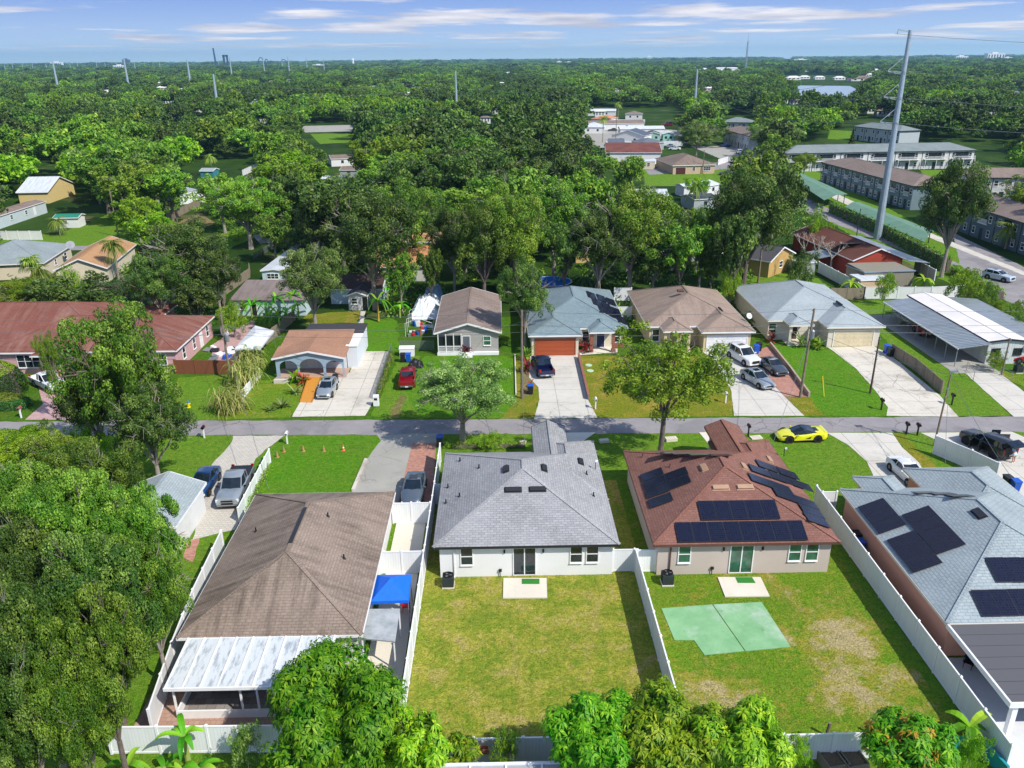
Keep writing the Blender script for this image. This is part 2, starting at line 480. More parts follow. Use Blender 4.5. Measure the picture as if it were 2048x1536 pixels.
sheet('lawn', [(742, 832), (800, 712), (840, 712), (838, 836)], 0.010, G_grn, 0.1)
sheet('lawn', [(355, 756), (470, 748), (520, 760), (610, 762), (598, 812), (580, 835), (352, 842)], 0.012, G_mid, 0.1)
sheet('lawn', [(360, 757), (452, 752), (430, 838), (356, 842)], 0.016, G_grn, 0.1)
sheet('lawn', [(1698, 598), (1790, 603), (1925, 728), (2022, 832), (1905, 833), (1860, 770), (1780, 690)], 0.012, G_grn, 0.1)
sheet('lawn', [(1985, 742), (2048, 740), (2048, 775)], 0.014, G_mid, 0.1)
sheet('lawn', [(1550, 868), (1655, 866), (1700, 890), (1735, 925), (1690, 985), (1600, 990), (1560, 900)], 0.012, G_grn, 0.1)
sheet('lawn', [(1785, 866), (1805, 866), (1890, 950), (1836, 930), (1805, 895)], 0.014, G_yel, 0.1)
sheet('lawn', [(430, 625), (520, 575), (560, 500), (600, 500), (560, 640), (480, 700)], 0.01, G_grn, 0.3)
sheet('lawn', [(610, 630), (722, 620), (722, 646), (612, 648)], 0.012, G_yel, 0.3)
sheet('lawn', [(722, 640), (790, 635), (800, 700), (722, 702)], 0.012, G_viv, 0.3)
sheet('lawn', [(1500, 500), (1640, 560), (1690, 600), (1560, 600), (1470, 570)], 0.01, G_grn, 0.3)
sheet('lawn', [(110, 470), (240, 420), (330, 440), (300, 490), (170, 500), (0, 488), (0, 462)], 0.01, G_grn, 0.3)
sheet('lawn', [(370, 500), (470, 455), (520, 470), (420, 515)], 0.01, G_grn, 0.3)
sheet('lawn', [(1285, 335), (1480, 330), (1500, 360), (1420, 372), (1290, 372)], 0.01, G_grn, 0.3)
sheet('lawn', [(1840, 340), (1915, 340), (1905, 370), (1850, 362)], 0.01, G_grn, 0.3)
sheet('lawn', [(1660, 260), (1705, 262), (1700, 280), (1655, 278)], 0.01, G_grn, 0.3)
sheet('lawn', [(1560, 330), (1640, 345), (2048, 560), (2048, 640), (1700, 470), (1560, 380)], 0.008, G_grn, 0.3)
sheet('lawn', [(1905, 560), (2048, 690), (2048, 620), (1950, 545)], 0.01, G_wild, 0.3)

# road
ta = NT('asphalt'); p_ = ta.pos()
c_ = ta.mix(ta.ramp(ta.noise(p_, 0.5, 5, 0.65), 0.35, 0.7), lin('#858184'), lin('#959192'))
c_ = ta.mix(ta.math('MULTIPLY', ta.ramp(ta.noise(ta.vec('Object', (0.06, 1.3, 1)), 1, 4), 0.45, 0.65), 0.4), c_, lin('#8b8682'))
c_ = ta.mix(ta.ramp(ta.noise(p_, 30, 3, 0.7), 0.35, 0.6), ta.mix(0.2, c_, (0.03, 0.03, 0.03)), c_)
vo = ta.n('ShaderNodeTexVoronoi', feature='DISTANCE_TO_EDGE'); vo.inputs['Scale'].default_value = 0.22; wv = ta.n('ShaderNodeVectorMath', operation='ADD'); ta.l(p_, wv.inputs[0]); ta.l(ta.noise(p_, 0.9, 4, 0.6, 1), wv.inputs[1]); ta.l(wv.outputs[0], vo.inputs['Vector'])
c_ = ta.mix(ta.math('MULTIPLY', ta.math('MULTIPLY', ta.ramp(vo.outputs['Distance'], 0.016, 0.0), ta.ramp(ta.noise(p_, 0.1, 2), 0.42, 0.55)), 0.55), c_, (0.035, 0.035, 0.035))
c_ = ta.mix(ta.math('MULTIPLY', ta.ramp(ta.noise(p_, 0.18, 3, 0.5), 0.56, 0.6), 0.3), c_, (0.10, 0.10, 0.105)); c_ = ta.mix(ta.math('MULTIPLY', ta.ramp(ta.noise(p_, 1.1, 5, 0.7), 0.6, 0.75), 0.35), c_, (0.33, 0.3, 0.25))
ta.bump(ta.noise(p_, 30, 3), 0.3, 0.01); ta.fin(c_, 0.9)
ASPH = ta.m
tl, tr_ = P(360, 842), P(2040, 833); bl, br_ = P(380, 871), P(2040, 864)
def ext(a, b, x): return a.y + (b.y - a.y) * (x - a.x) / (b.x - a.x)
nn_ = 260
top = [(x, ext(tl, tr_, x) + random.uniform(-.13, .13)) for x in np.linspace(130, -130, nn_)]
bot = [(x, ext(bl, br_, x) + random.uniform(-.13, .13)) for x in np.linspace(-130, 130, nn_)]
sheet('road', top + bot, 0.022, ASPH, px=False)
CON = concrete('concrete_light', '#b9b5ab', '#cbc7bd', 0.8)
CON2 = concrete('concrete_grey', '#8f8e88', '#a3a199', 0.8, joint=None)
CONW = concrete('concrete_cracked', '#bdb8ac', '#d0cabd', 1.3, joint=(2.6, 3.0))
CONP = concrete('concrete_plain', '#c9c2b2', '#d8d2c4', 0.4, '#9a8a70', joint=None)
PAV = bricks('brick_paving', '#a06a5c', '#b98a78', '#8a6f62', 0.28, 0.14, 0.012)
PAVW = bricks('pale_block_paving', '#b5b0a6', '#bfbab0', '#9a958a', 0.42, 0.28, 0.02)
PINK = bricks('pink_paving', '#a98583', '#b59592', '#a08583', 0.3, 0.3, 0.006)
TILE = bricks('grey_patio_tile', '#8e8a88', '#77706c', '#5d5854', 0.5, 0.5, 0.015)
MARB = concrete('pale_marbled_tile', '#c2c6c8', '#d5d8da', 0.0, '#8d9296', joint=None)
Z1 = 0.030
sheet('driveway', [(584, 834), (730, 832), (748, 800), (778, 703), (716, 703), (700, 745), (640, 762), (600, 805)], Z1, CONW, 0.04)
sheet('driveway', [(1068, 838), (1195, 836), (1176, 800), (1157, 711), (1060, 712), (1058, 755), (1077, 775), (1079, 800)], Z1, CON, 0.03)
sheet('driveway', [(1468, 832), (1609, 832), (1568, 793), (1536, 757), (1512, 703), (1404, 703), (1425, 718), (1462, 780)], Z1, CON, 0.03)
sheet('driveway', [(1513, 702), (1538, 692), (1617, 794), (1569, 794), (1537, 757)], Z1 + .006, PAV, 0.02)
sheet('driveway', [(1773, 832), (1917, 834), (1878, 790), (1780, 710), (1748, 693), (1655, 695), (1666, 702), (1711, 737), (1741, 770), (1776, 815)], Z1, CONW, 0.03)
sheet('driveway', [(1908, 727), (1985, 735), (2110, 832), (2028, 834)], Z1, CON, 0.03)
sheet('driveway', [(466, 872), (568, 872), (530, 900), (512, 917), (488, 1017), (470, 1060), (385, 1080), (424, 929), (462, 887)], Z1, PAVW, 0.09)
sheet('driveway', [(754, 870), (876, 867), (873, 886), (826, 886), (795, 1012), (700, 1012), (705, 980), (731, 922), (762, 882)], Z1, CON2, 0.05)
sheet('driveway', [(825, 886), (873, 886), (862, 1012), (794, 1012)], Z1 + .006, PAV, 0.02)
sheet('driveway', [(1120, 866), (1192, 865), (1166, 883), (1150, 930), (1105, 930), (1105, 885)], Z1, CONP, 0.02)
sheet('driveway', [(1398, 865), (1470, 864), (1480, 900), (1430, 905)], Z1, CONP, 0.02)
sheet('driveway', [(1653, 866), (1784, 866), (1804, 895), (1838, 926), (1870, 985), (1760, 985), (1734, 924), (1696, 890)], Z1, CON, 0.03)
sheet('driveway', [(1841, 866), (2024, 864), (2060, 880), (2160, 1010), (2060, 1010), (1985, 950), (1936, 915), (1876, 882)], Z1, CON, 0.03)
sheet('driveway', [(50, 840), (150, 840), (168, 790), (150, 740), (70, 740), (78, 780), (86, 808)], Z1, PINK, 0.04)
sheet('path', [(424, 690), (470, 660), (505, 640), (512, 646), (490, 675), (470, 730), (424, 745)], Z1, PINK, 0.06)
sheet('path', [(716, 648), (727, 648), (731, 622), (722, 622)], Z1, CON, 0.03)
sheet('path', [(1145, 712), (1235, 705), (1235, 697), (1140, 703)], Z1 + .008, CON, 0.0)
sheet('path', [(-8.4, 38), (-6.1, 38), (-6.1, 58), (-8.4, 58)], Z1 + .012, CONP, px=False)
sheet('patio', [(-20.5, 33.0), (-8.2, 33.0), (-8.2, 38.5), (-20.5, 39.5)], Z1, bricks('terracotta_paving', '#9a7a6c', '#a88b7c', '#7d6659', 0.3, 0.3, 0.012), px=False)
sheet('patio', [(P(1780, 1225).x + .05, 27), (45, 27), (45, 39), (P(1780, 1225).x + .05, 39)], Z1, MARB, px=False)
sheet('floor_slab', [(52.2, 86), (57.6, 86), (57.6, 109), (52.2, 109)], Z1 + .004, CON2, px=False)
def slab(name, pts, z, mat, label=None, cat=None):
    w = [P(*p)[:2] for p in pts]
    b = MB(); b.poly(w, 0.0, z); return tag(b.build(name, mat), kind='structure')
slab('patio', [(1007, 1158), (1093, 1158), (1094.5, 1197), (1006, 1197.5)], 0.09, CONP)
slab('patio', [(1435, 1156), (1521, 1156), (1539, 1194), (1450, 1195)], 0.09, CONP)
tgp = NT('green_painted_concrete'); p_ = tgp.pos()
c_ = tgp.mix(tgp.ramp(tgp.noise(p_, 0.7, 6, 0.65), 0.35, 0.7), lin('#6fa070'), lin('#85b184'))
c_ = tgp.mix(tgp.math('MULTIPLY', tgp.ramp(tgp.noise(p_, 0.33, 5, 0.7), 0.52, 0.75), 0.65), c_, lin('#b9c3ba'))
c_ = tgp.mix(tgp.math('MULTIPLY', tgp.ramp(tgp.noise(p_, 2.4, 4, 0.7), 0.6, 0.75), 0.5), c_, lin('#4c6f4a'))
tgp.fin(c_, 0.85)
slab('concrete_pad', [(1323, 1218), (1424, 1210), (1489, 1303), (1409, 1311), (1388, 1281), (1349, 1281)], 0.05, tgp.m)
slab('concrete_pad', [(1426, 1210), (1523, 1205), (1581, 1294.5), (1491, 1303)], 0.05, tgp.m)
# bare earth
DIRT = grass('bare_earth', '#8a7c5e', '#a2906c', 0.3, '#9c8a62', '#b7a27a')
sheet('bare_ground', [(775, 836), (800, 790), (812, 792), (800, 836)], 0.02, grass('worn_grass', '#7d7a45', '#8c8356', 0.5), 0.15)
sheet('bare_ground', [(1052, 720), (1064, 716), (1064, 790), (1040, 798)], 0.02, DIRT, 0.2)
sheet('bare_ground', [(345, 450), (400, 425), (430, 445), (375, 475)], 0.02, DIRT, 0.5)
sheet('bare_ground', [(370, 1085), (400, 1072), (385, 1125), (366, 1115)], 0.024, PAV, 0.1)
# side streets beyond the yards
sheet('car_park', [(1905, 465), (2060, 540), (2060, 625), (1990, 590), (1920, 530)], 0.022, ASPH, 0.1)
sheet('street', [(1290, 340), (1350, 331), (1480, 322), (1640, 410), (1925, 530), (1880, 530), (1600, 420), (1490, 335), (1300, 350)], 0.02, ASPH, 0.2)
sheet('pavement', [(1590, 348), (1640, 370), (1700, 400), (2060, 548), (2060, 556), (1690, 408), (1580, 356)], 0.026, CON, 0.1)
sheet('street', [(1380, 292), (1520, 292), (1520, 335), (1470, 330)], 0.02, CON2, 0.2)
sheet('street', [(0, 492), (190, 492), (190, 500), (0, 502)], 0.02, ASPH, 0.1)
sheet('street', [(505, 470), (560, 465), (570, 482), (520, 488)], 0.02, ASPH, 0.1)
sheet('street', [(600, 252), (700, 250), (720, 262), (610, 265)], 0.02, CON2, 0.3)
sheet('street', [(1120, 250), (1400, 262), (1400, 285), (1120, 300)], 0.018, CON2, 0.3)
sheet('field', [(620, 268), (710, 266), (700, 285), (640, 288)], 0.02, G_grn, 0.3)
# lake
twt = NT('water'); twt.bump(twt.noise(twt.pos(), 0.5, 3), 0.06, 0.1); twt.fin(lin('#93a3ae'), 0.3, 0, 0.5)
sheet('lake', [(1540, 176), (1560, 182), (1592, 196), (1640, 198), (1712, 197), (1727, 186), (1700, 172), (1600, 171), (1545, 172)], 0.03, twt.m)
sheet('lake', [(2020, 182), (2120, 178), (2120, 200), (2030, 196)], 0.03, twt.m)
# ------------------------------------------------------------------ houses
WHITE = plain('white_paint', '#e2e3e4', 0.55, 0, 0.06)
CREAM = plain('cream_trim', '#ddd6c8', 0.6, 0, 0.06)
DARK = plain('dark_trim', '#2a2b30', 0.5)
BLACK = plain('black_plastic', '#15161a', 0.5)
BRONZE = plain('bronze_trim', '#5e4138', 0.6)
GLASS = glassm('window_glass', '#2b333a')
GLASSG = glassm('green_curtained_glass', '#38604f', 0.12)
SCREEN = plain('dark_screen', '#20242c', 0.4)
GREYM = plain('grey_metal', '#8b9096', 0.4, 0.4)
PANEL = None
tp = NT('solar_cells'); uv_ = tp.vec('UV')
b_ = tp.n('ShaderNodeTexBrick'); tp.l(uv_, b_.inputs[0]); b_.offset = 0; b_.inputs['Scale'].default_value = 1
b_.inputs['Brick Width'].default_value = 0.17; b_.inputs['Row Height'].default_value = 0.17; b_.inputs['Mortar Size'].default_value = 0.006
b_.inputs['Color1'].default_value = (0.006, 0.007, 0.02, 1); b_.inputs['Color2'].default_value = (0.009, 0.011, 0.028, 1); b_.inputs['Mortar'].default_value = (0.03, 0.035, 0.06, 1)
CELLS = tp.fin(b_.outputs[0], 0.16, 0, 0.35)

def frame_at(side, plane, c, w):
    """matrix whose x runs along the wall, y points out of it, origin on the wall at c"""
    if side == 'f': return Matrix.Translation((c, plane, 0)) @ Matrix.Rotation(math.pi, 4, 'Z')
    if side == 'b': return Matrix.Translation((c, plane, 0))
    if side == 'r': return Matrix.Translation((plane, c, 0)) @ Matrix.Rotation(-math.pi / 2, 4, 'Z')
    return Matrix.Translation((plane, c, 0)) @ Matrix.Rotation(math.pi / 2, 4, 'Z')
def fbox(b, M_, x0, x1, y0, y1, z0, z1, mi=0):
    vs = [M_ @ Vector(p) for p in ((x0, y0, z0), (x1, y0, z0), (x1, y1, z0), (x0, y1, z0), (x0, y0, z1), (x1, y0, z1), (x1, y1, z1), (x0, y1, z1))]
    b.add(vs, [(0, 3, 2, 1), (4, 5, 6, 7), (0, 1, 5, 4), (1, 2, 6, 5), (2, 3, 7, 6), (3, 0, 4, 7)], mi)
def opening(root, kind, side, plane, c, w, z0, z1, trim=None, mat=None, detail=True):
    M_ = frame_at(side, plane, c, w); h = w / 2; trim = trim or WHITE
    if not detail:
        b = MB(); fbox(b, M_, -h, h, 0.0, 0.03, z0, z1)
        return b.build('window' if kind != 'door' else 'door', mat or GLASS, root)
    if kind in ('win', 'wide', 'slide', 'tall'):
        t = 0.07
        b = MB()
        fbox(b, M_, -h - t, -h, -0.02, 0.06, z0 - t, z1 + t); fbox(b, M_, h, h + t, -0.02, 0.06, z0 - t, z1 + t)
        fbox(b, M_, -h, h, -0.02, 0.06, z1, z1 + t); fbox(b, M_, -h - t, h + t, -0.02, 0.12, z0 - t - .04, z0 - t) if kind != 'slide' else None
        fbox(b, M_, -h, h, -0.02, 0.06, z0 - t, z0)
        if kind == 'win': fbox(b, M_, -h, h, -0.02, 0.055, (z0 + z1) / 2 - .03, (z0 + z1) / 2 + .03)
        if kind == 'slide': fbox(b, M_, -.04, .04, -0.02, 0.055, z0, z1)
        if kind == 'wide':
            for q in (-h / 3, h / 3): fbox(b, M_, q - .03, q + .03, -0.02, 0.055, z0, z1)
            fbox(b, M_, -h, h, -0.02, 0.053, (z0 + z1) / 2 - .02, (z0 + z1) / 2 + .02)
        fr = b.build('sliding_door' if kind == 'slide' else 'window', trim, root)
        g = MB(); fbox(g, M_, -h, h, -0.02, 0.02, z0, z1); g.build('pane', mat or GLASS, fr)
        return fr
    if kind == 'door':
        b = MB(); t = .08
        fbox(b, M_, -h - t, -h, 0, .05, z0, z1 + t); fbox(b, M_, h, h + t, 0, .05, z0, z1 + t); fbox(b, M_, -h, h, 0, .05, z1, z1 + t)
        fr = b.build('door_frame', trim, root)
        g = MB(); fbox(g, M_, -h, h, 0, 0.03, z0, z1)
        fbox(g, M_, -h + .15, h - .15, .03, .04, z0 + .2, z0 + .9); fbox(g, M_, -h + .15, h - .15, .03, .04, z0 + 1.05, z1 - .15)
        g.build('door', mat or DARK, fr)
        return fr
    if kind == 'garage':
        b = MB(); t = .12
        fbox(b, M_, -h - t, -h, 0, .06, z0, z1 + t); fbox(b, M_, h, h + t, 0, .06, z0, z1 + t); fbox(b, M_, -h, h, 0, .06, z1, z1 + t)
        fr = b.build('garage_door_frame', trim, root)
        g = MB(); n = 4; dz = (z1 - z0) / n
        for i in range(n):
            fbox(g, M_, -h, h, -0.02, 0.015, z0 + i * dz, z0 + (i + 1) * dz - .012)
            for j in range(8):
                a = -h + w * (j + .14) / 8; fbox(g, M_, a, a + w * .72 / 8, .015, .032, z0 + i * dz + .12, z0 + (i + 1) * dz - .13)
        g.build('garage_door', mat or WHITE, fr)
        return fr

def hip_solid(b, caps, x0, x1, y0, y1, z, p, kind='hip', capr=0.06):
    """roof volume from the eave rectangle; kind hip, gx (gable, ridge along x), gy (ridge along y)"""
    Wd, L = x1 - x0, y1 - y0
    if kind == 'hip':
        if Wd <= L:
            h = Wd / 2 * p; xm = (x0 + x1) / 2; r0, r1 = (xm, y0 + Wd / 2, z + h), (xm, y1 - Wd / 2, z + h)
            if (r1[1] - r0[1]) < .05: r1 = (xm, r0[1] + .05, z + h)
            c = [(x0, y0, z), (x1, y0, z), (x1, y1, z), (x0, y1, z)]
            b.add(c + [r0, r1], [(0, 1, 4), (1, 2, 5, 4), (2, 3, 5), (3, 0, 4, 5), (3, 2, 1, 0)])
            lines = [(c[0], r0), (c[1], r0), (c[2], r1), (c[3], r1), (r0, r1)]
        else:
            h = L / 2 * p; ym = (y0 + y1) / 2; r0, r1 = (x0 + L / 2, ym, z + h), (x1 - L / 2, ym, z + h)
            c = [(x0, y0, z), (x1, y0, z), (x1, y1, z), (x0, y1, z)]
            b.add(c + [r0, r1], [(0, 1, 5, 4), (1, 2, 5), (2, 3, 4, 5), (3, 0, 4), (3, 2, 1, 0)])
            lines = [(c[0], r0), (c[1], r1), (c[2], r1), (c[3], r0), (r0, r1)]
    elif kind == 'gy':
        xm = (x0 + x1) / 2; h = Wd / 2 * p
        b.slab([(x0, y0, z), (xm, y0, z + h), (xm, y1, z + h), (x0, y1, z)], .12); b.slab([(xm, y0, z + h), (x1, y0, z), (x1, y1, z), (xm, y1, z + h)], .12)
        lines = [((xm, y0, z + h), (xm, y1, z + h))]
    elif kind == 'gx':
        ym = (y0 + y1) / 2; h = L / 2 * p
        b.slab([(x0, y0, z), (x1, y0, z), (x1, ym, z + h), (x0, ym, z + h)], .12); b.slab([(x0, ym, z + h), (x1, ym, z + h), (x1, y1, z), (x0, y1, z)], .12)
        lines = [((x0, ym, z + h), (x1, ym, z + h))]
    elif kind == 'flat':
        b.box(x0, x1, y0, y1, z - .15, z + .02); lines = []
    elif kind == 'shedy':   # rises to the back by p metres
        b.slab([(x0, y0, z), (x1, y0, z), (x1, y1, z + p), (x0, y1, z + p)], .14); lines = []
    elif kind == 'shedx':
        b.slab([(x0, y0, z), (x1, y0, z + p), (x1, y1, z + p), (x0, y1, z)], .14); lines = []
    if caps is not None:
        for a, c2 in lines:
            a, c2 = Vector(a), Vector(c2)
            if (c2 - a).length < .2: continue
            caps.bar(a + Vector((0, 0, .0)), c2 + Vector((0, 0, .0)), capr * 4.2, capr)
def house(name, label, o, ang, vols, wall, roof, trim=None, opens=(), cat='house', over=0.4, world=True, group=None, capm=None, fascia=True, detail=True, wallcut=()):
    """vols: (x0,x1,y0,y1,eave,kind,pitch[,wallbase]) eave rectangles; opens: (kind, side, plane, centre, width, z0, z1[,mat[,trim]])"""
    root = empty(name, (o[0], o[1], 0), ang, label, cat, group)
    ox, oy = (o[0], o[1]) if world else (0, 0)
    wb, rb, cb, fb, gb = MB(), MB(), MB(), MB(), MB()
    for i, v in enumerate(vols):
        x0, x1, y0, y1, z, kind, p = v[:7]
        x0 -= ox; x1 -= ox; y0 -= oy; y1 -= oy
        e = i * 0.004; ov = min(over, (x1 - x0) * .2)
        flags = v[7] if len(v) > 7 else ''
        if 'n' not in flags:
            wt_ = z - .12 if kind in ('hip', 'flat') else z - .02
            wb.box(x0 + ov + e, x1 - ov - e, y0 + ov + e, y1 - ov - e, 0, wt_)
            if kind == 'gy':
                h = (x1 - x0) / 2 * p; xm = (x0 + x1) / 2; k = ov * p
                for yy, y2 in ((y0 + ov + e, y0 + ov + e + .1), (y1 - ov - e - .1, y1 - ov - e)):
                    wb.add([(x0 + ov, yy, z - .05), (x1 - ov, yy, z - .05), (xm, yy, z + h - .16), (x0 + ov, y2, z - .05), (x1 - ov, y2, z - .05), (xm, y2, z + h - .16)],
                           [(0, 1, 2), (5, 4, 3), (0, 3, 4, 1), (1, 4, 5, 2), (2, 5, 3, 0)])
            if kind == 'gx':
                h = (y1 - y0) / 2 * p; ym = (y0 + y1) / 2
                for xx, x2 in ((x0 + ov + e, x0 + ov + e + .1), (x1 - ov - e - .1, x1 - ov - e)):
                    wb.add([(xx, y0 + ov, z - .05), (xx, y1 - ov, z - .05), (xx, ym, z + h - .16), (x2, y0 + ov, z - .05), (x2, y1 - ov, z - .05), (x2, ym, z + h - .16)],
                           [(0, 2, 1), (3, 4, 5), (0, 1, 4, 3), (1, 2, 5, 4), (2, 0, 3, 5)])
            if kind == 'shedy':
                wb.add([(x0 + ov, y0 + ov, z - .1), (x1 - ov, y0 + ov, z - .1), (x1 - ov, y1 - ov, z - .1), (x0 + ov, y1 - ov, z - .1), (x1 - ov, y1 - ov, z + p - .16), (x0 + ov, y1 - ov, z + p - .16)],
                       [(0, 1, 4, 5), (1, 2, 4), (2, 3, 5, 4), (3, 0, 5)])
        hip_solid(rb, cb if (detail and kind in ('hip', 'gy', 'gx')) else None, x0 - e, x1 + e, y0 - e, y1 + e, z + e, p, kind)
        if fascia and kind in ('hip', 'flat'):
            t, d = .03 + e, .19
            zt = z + e + (.0 if kind == 'hip' else .0)
            for a in ((x0 - t, x1 + t, y0 - t, y0 + .02), (x0 - t, x1 + t, y1 - .02, y1 + t), (x0 - t, x0 + .02, y0 + .02, y1 - .02), (x1 - .02, x1 + t, y0 + .02, y1 - .02)):
                fb.box(*a, zt - d, zt - .01)
        if fascia and kind == 'gy':
            h = (x1 - x0) / 2 * p; xm = (x0 + x1) / 2
            for yy in (y0, y1):
                s_ = -1 if yy == y0 else 1
                fb.bar((x0, yy + s_ * .02, z - .08), (xm, yy + s_ * .02, z + h - .08), .05, .2); fb.bar((xm, yy + s_ * .02, z + h - .08), (x1, yy + s_ * .02, z - .08), .05, .2)
            fb.box(x0 - .05, x0 + .01, y0, y1, z - .17, z - .01); fb.box(x1 - .01, x1 + .05, y0, y1, z - .17, z - .01)
        if fascia and kind == 'gx':
            h = (y1 - y0) / 2 * p; ym = (y0 + y1) / 2
            for xx in (x0, x1):
                fb.bar((xx, y0, z - .08), (xx, ym, z + h - .08), .05, .2); fb.bar((xx, ym, z + h - .08), (xx, y1, z - .08), .05, .2)
            fb.box(x0, x1, y0 - .05, y0 + .01, z - .17, z - .01); fb.box(x0, x1, y1 - .01, y1 + .05, z - .17, z - .01)
    if wb.v: wb.build('wall', wall, root)
    rf = rb.build('roof', roof, root)
    if cb.v and detail: cb.build('ridge_cap', capm or roof, rf)
    if fb.v: fb.build('fascia', trim or WHITE, root)
    for op in opens:
        kind, side, plane, c, w, z0, z1 = op[:7]
        mat = op[7] if len(op) > 7 else None; tm = op[8] if len(op) > 8 else trim
        if world: plane, c = (plane - oy, c - ox) if side in 'fb' else (plane - ox, c - oy)
        opening(root, kind, side, plane, c, w, z0, z1, tm, mat, detail)
    return root, rf
def slope(vol, side):
    """plane of one slope of a hip volume: origin, u (along the eave), v (up the slope), normal"""
    x0, x1, y0, y1, z, kind, p = vol[:7]
    q = math.sqrt(1 + p * p)
    o_, u, v = {'f': ((x0, y0, z), (1, 0, 0), (0, 1 / q, p / q)), 'b': ((x1, y1, z), (-1, 0, 0), (0, -1 / q, p / q)),
                'l': ((x0, y1, z), (0, -1, 0), (1 / q, 0, p / q)), 'r': ((x1, y0, z), (0, 1, 0), (-1 / q, 0, p / q))}[side]
    o_, u, v = Vector(o_), Vector(u), Vector(v)
    return o_, u, v, u.cross(v)
def roof_item(root, rf, sl, px, py, w, h, build, up=0.0):
    """put a thing of w along the eave by h up the slope, centred where the photograph shows it"""
    o_, u, v, n = sl
    c = onplane(px, py, o_ + n * up, n)
    m = Matrix((u, v, n)).transposed()
    build(c - Vector(root.location), m, w, h)
def solar(root, rf, sl, cells, w=1.04, h=1.76):
    for (px, py, *sz) in cells:
        ww, hh = sz if sz else (w, h)
        def bld(c, m, a, b):
            f = MB(); f.ob(c, (a - .02, b - .02, .04), m)
            fr = f.build('solar_panel', DARK, root)
            g = MB(); g.ob(c + m @ Vector((0, 0, .022)), (a - .07, b - .07, .006), m)
            gl = g.build('cells', CELLS, fr)
        roof_item(root, rf, sl, px, py, ww, hh, bld, .12)
def solar_grid(root, rf, sl, px, py, nu, nv, w=1.04, h=1.76):
    """grid whose lower-left (u, v minimum) corner is at pixel"""
    o_, u, v, n = sl
    c0 = onplane(px, py, o_ + n * .12, n) - Vector(root.location); m = Matrix((u, v, n)).transposed()
    for i in range(nu):
        for j in range(nv):
            c = c0 + u * (i + .5) * w + v * (j + .5) * h
            f = MB(); f.ob(c, (w - .02, h - .02, .04), m); fr = f.build('solar_panel', DARK, root)
            g = MB(); g.ob(c + n * .022, (w - .07, h - .07, .006), m); g.build('cells', CELLS, fr)
def vents(root, rf, sl, items, mat):
    for (px, py, w, h) in items:
        def bld(c, m, a, b):
            f = MB(); f.ob(c + m @ Vector((0, 0, .1)), (a, b, .14), m); f.ob(c + m @ Vector((0, 0, .02)), (a + .16, b + .16, .03), m)
            f.build('roof_vent', mat, root, bevel=.02)
        roof_item(root, rf, sl, px, py, w, h, bld, 0)
def pipes(root, rf, sl, items, mat):
    for (px, py) in items:
        def bld(c, m, a, b):
            f = MB(); f.tube([c - Vector((0, 0, .1)), c + Vector((0, 0, .32))], .05, 8); f.tube([c - Vector((0, 0, .05)), c + Vector((0, 0, .1))], [.14, .06], 8)
            f.build('vent_pipe', mat, root)
        roof_item(root, rf, sl, px, py, 0, 0, bld, 0)

def ac_unit(x, y, label):
    r = empty('air_conditioner', (x, y, 0), 0, label, 'air conditioner', 'air conditioning units by the back walls')
    b = MB(); b.box(-.42, .42, -.42, .42, 0.02, .1); b.build('base', CONP, r)
    b = MB(); b.box(-.37, .37, -.37, .37, .1, .86)
    for k in range(9): b.box(-.39, .39, -.39, .39, .16 + k * .075, .185 + k * .075)
    b.build('casing', plain('ac_grey', '#3e4648', .5, .3), r)
    b = MB(); b.lathe((0, 0, .86), [(.36, 0), (.36, .07), (.33, .07), (.33, .01)], 20)
    for k in range(6): b.ob((0, 0, .925), (.66, .012, .012), rotz(k * math.pi / 6))
    b.build('fan_guard', BLACK, r)
    b = MB()
    for k in range(3): b.ob((.13 * math.cos(k * 2.1), .13 * math.sin(k * 2.1), .9), (.26, .12, .012), rotz(k * 2.1))
    b.build('fan', GREYM, r)

# roofs
R_A = shingle('grey_shingle', '#9a9b9d', '#7c7d80', '#55565a', 0.0, .2, .42)
R_Acap = shingle('grey_shingle_cap', '#a2a3a4', '#7c7d80', '#5c5d60', 0.0, 0.2, 0.2)
R_B = shingle('red_shingle', '#866258', '#6e4c44', '#4c352f', 0.15, .2, .4)
R_Bcap = shingle('red_shingle_cap', '#8f6658', '#785046', '#54372f', 0, 0.2, 0.2)
R_C = shingle('blue_grey_shingle', '#98a3a6', '#87939a', '#525d63', 0.0, 0.22, 0.44)
R_D = shingle('brown_shingle', '#8e8075', '#7c6f65', '#5d5148', 0.85, 0.2, 0.4, '#3d3631')
R_E = shingle('pale_grey_shingle', '#98a3a6', '#8a969a', '#6d787c', 0.25, 0.2, 0.45, '#6c7577')

e = 2.75
# A: white house, grey roof
a0, a1, a2 = P(866, 1093, e), P(1240, 1090, e), P(897, 906, e)
AX0, AX1, AY0 = a0.x, a1.x, (a0.y + a1.y) / 2
AY1 = a2.y
vA = [(AX0, AX1, AY0, AY1, e, 'hip', .40), (AX0 + 7.6, AX1 - .03, AY0 + 6, P(1190, 882, e).y, e + .02, 'hip', .40), (P(1063, 862, e).x, P(1129, 862, e).x, AY1 - 4.6, P(1095, 862, e).y + .2, e + .35, 'gy', .42)]
wl = AY0 + .4
def wx(px, y=None): return onplane(px, 1130, (0, (y or wl), 0), Vector((0, 1, 0))).x
AW = stucco('white_stucco', '#dfe0e2', dirt=.12)
ops = [('win', 'f', wl, wx(934), .78, 1.05, 2.35), ('slide', 'f', wl, wx(1049), 1.5, .12, 2.3), ('win', 'f', wl, wx(1152), .78, 1.1, 2.4), ('win', 'f', wl, wx(1184), .78, 1.1, 2.4)]
rA, fA = house('house', 'white rendered house with a plain grey shingle roof above the dry back lawn', (AX0, AY0), 0, vA, AW, R_A, DARK, [o_ + (None, WHITE) for o_ in ops], capm=R_Acap)
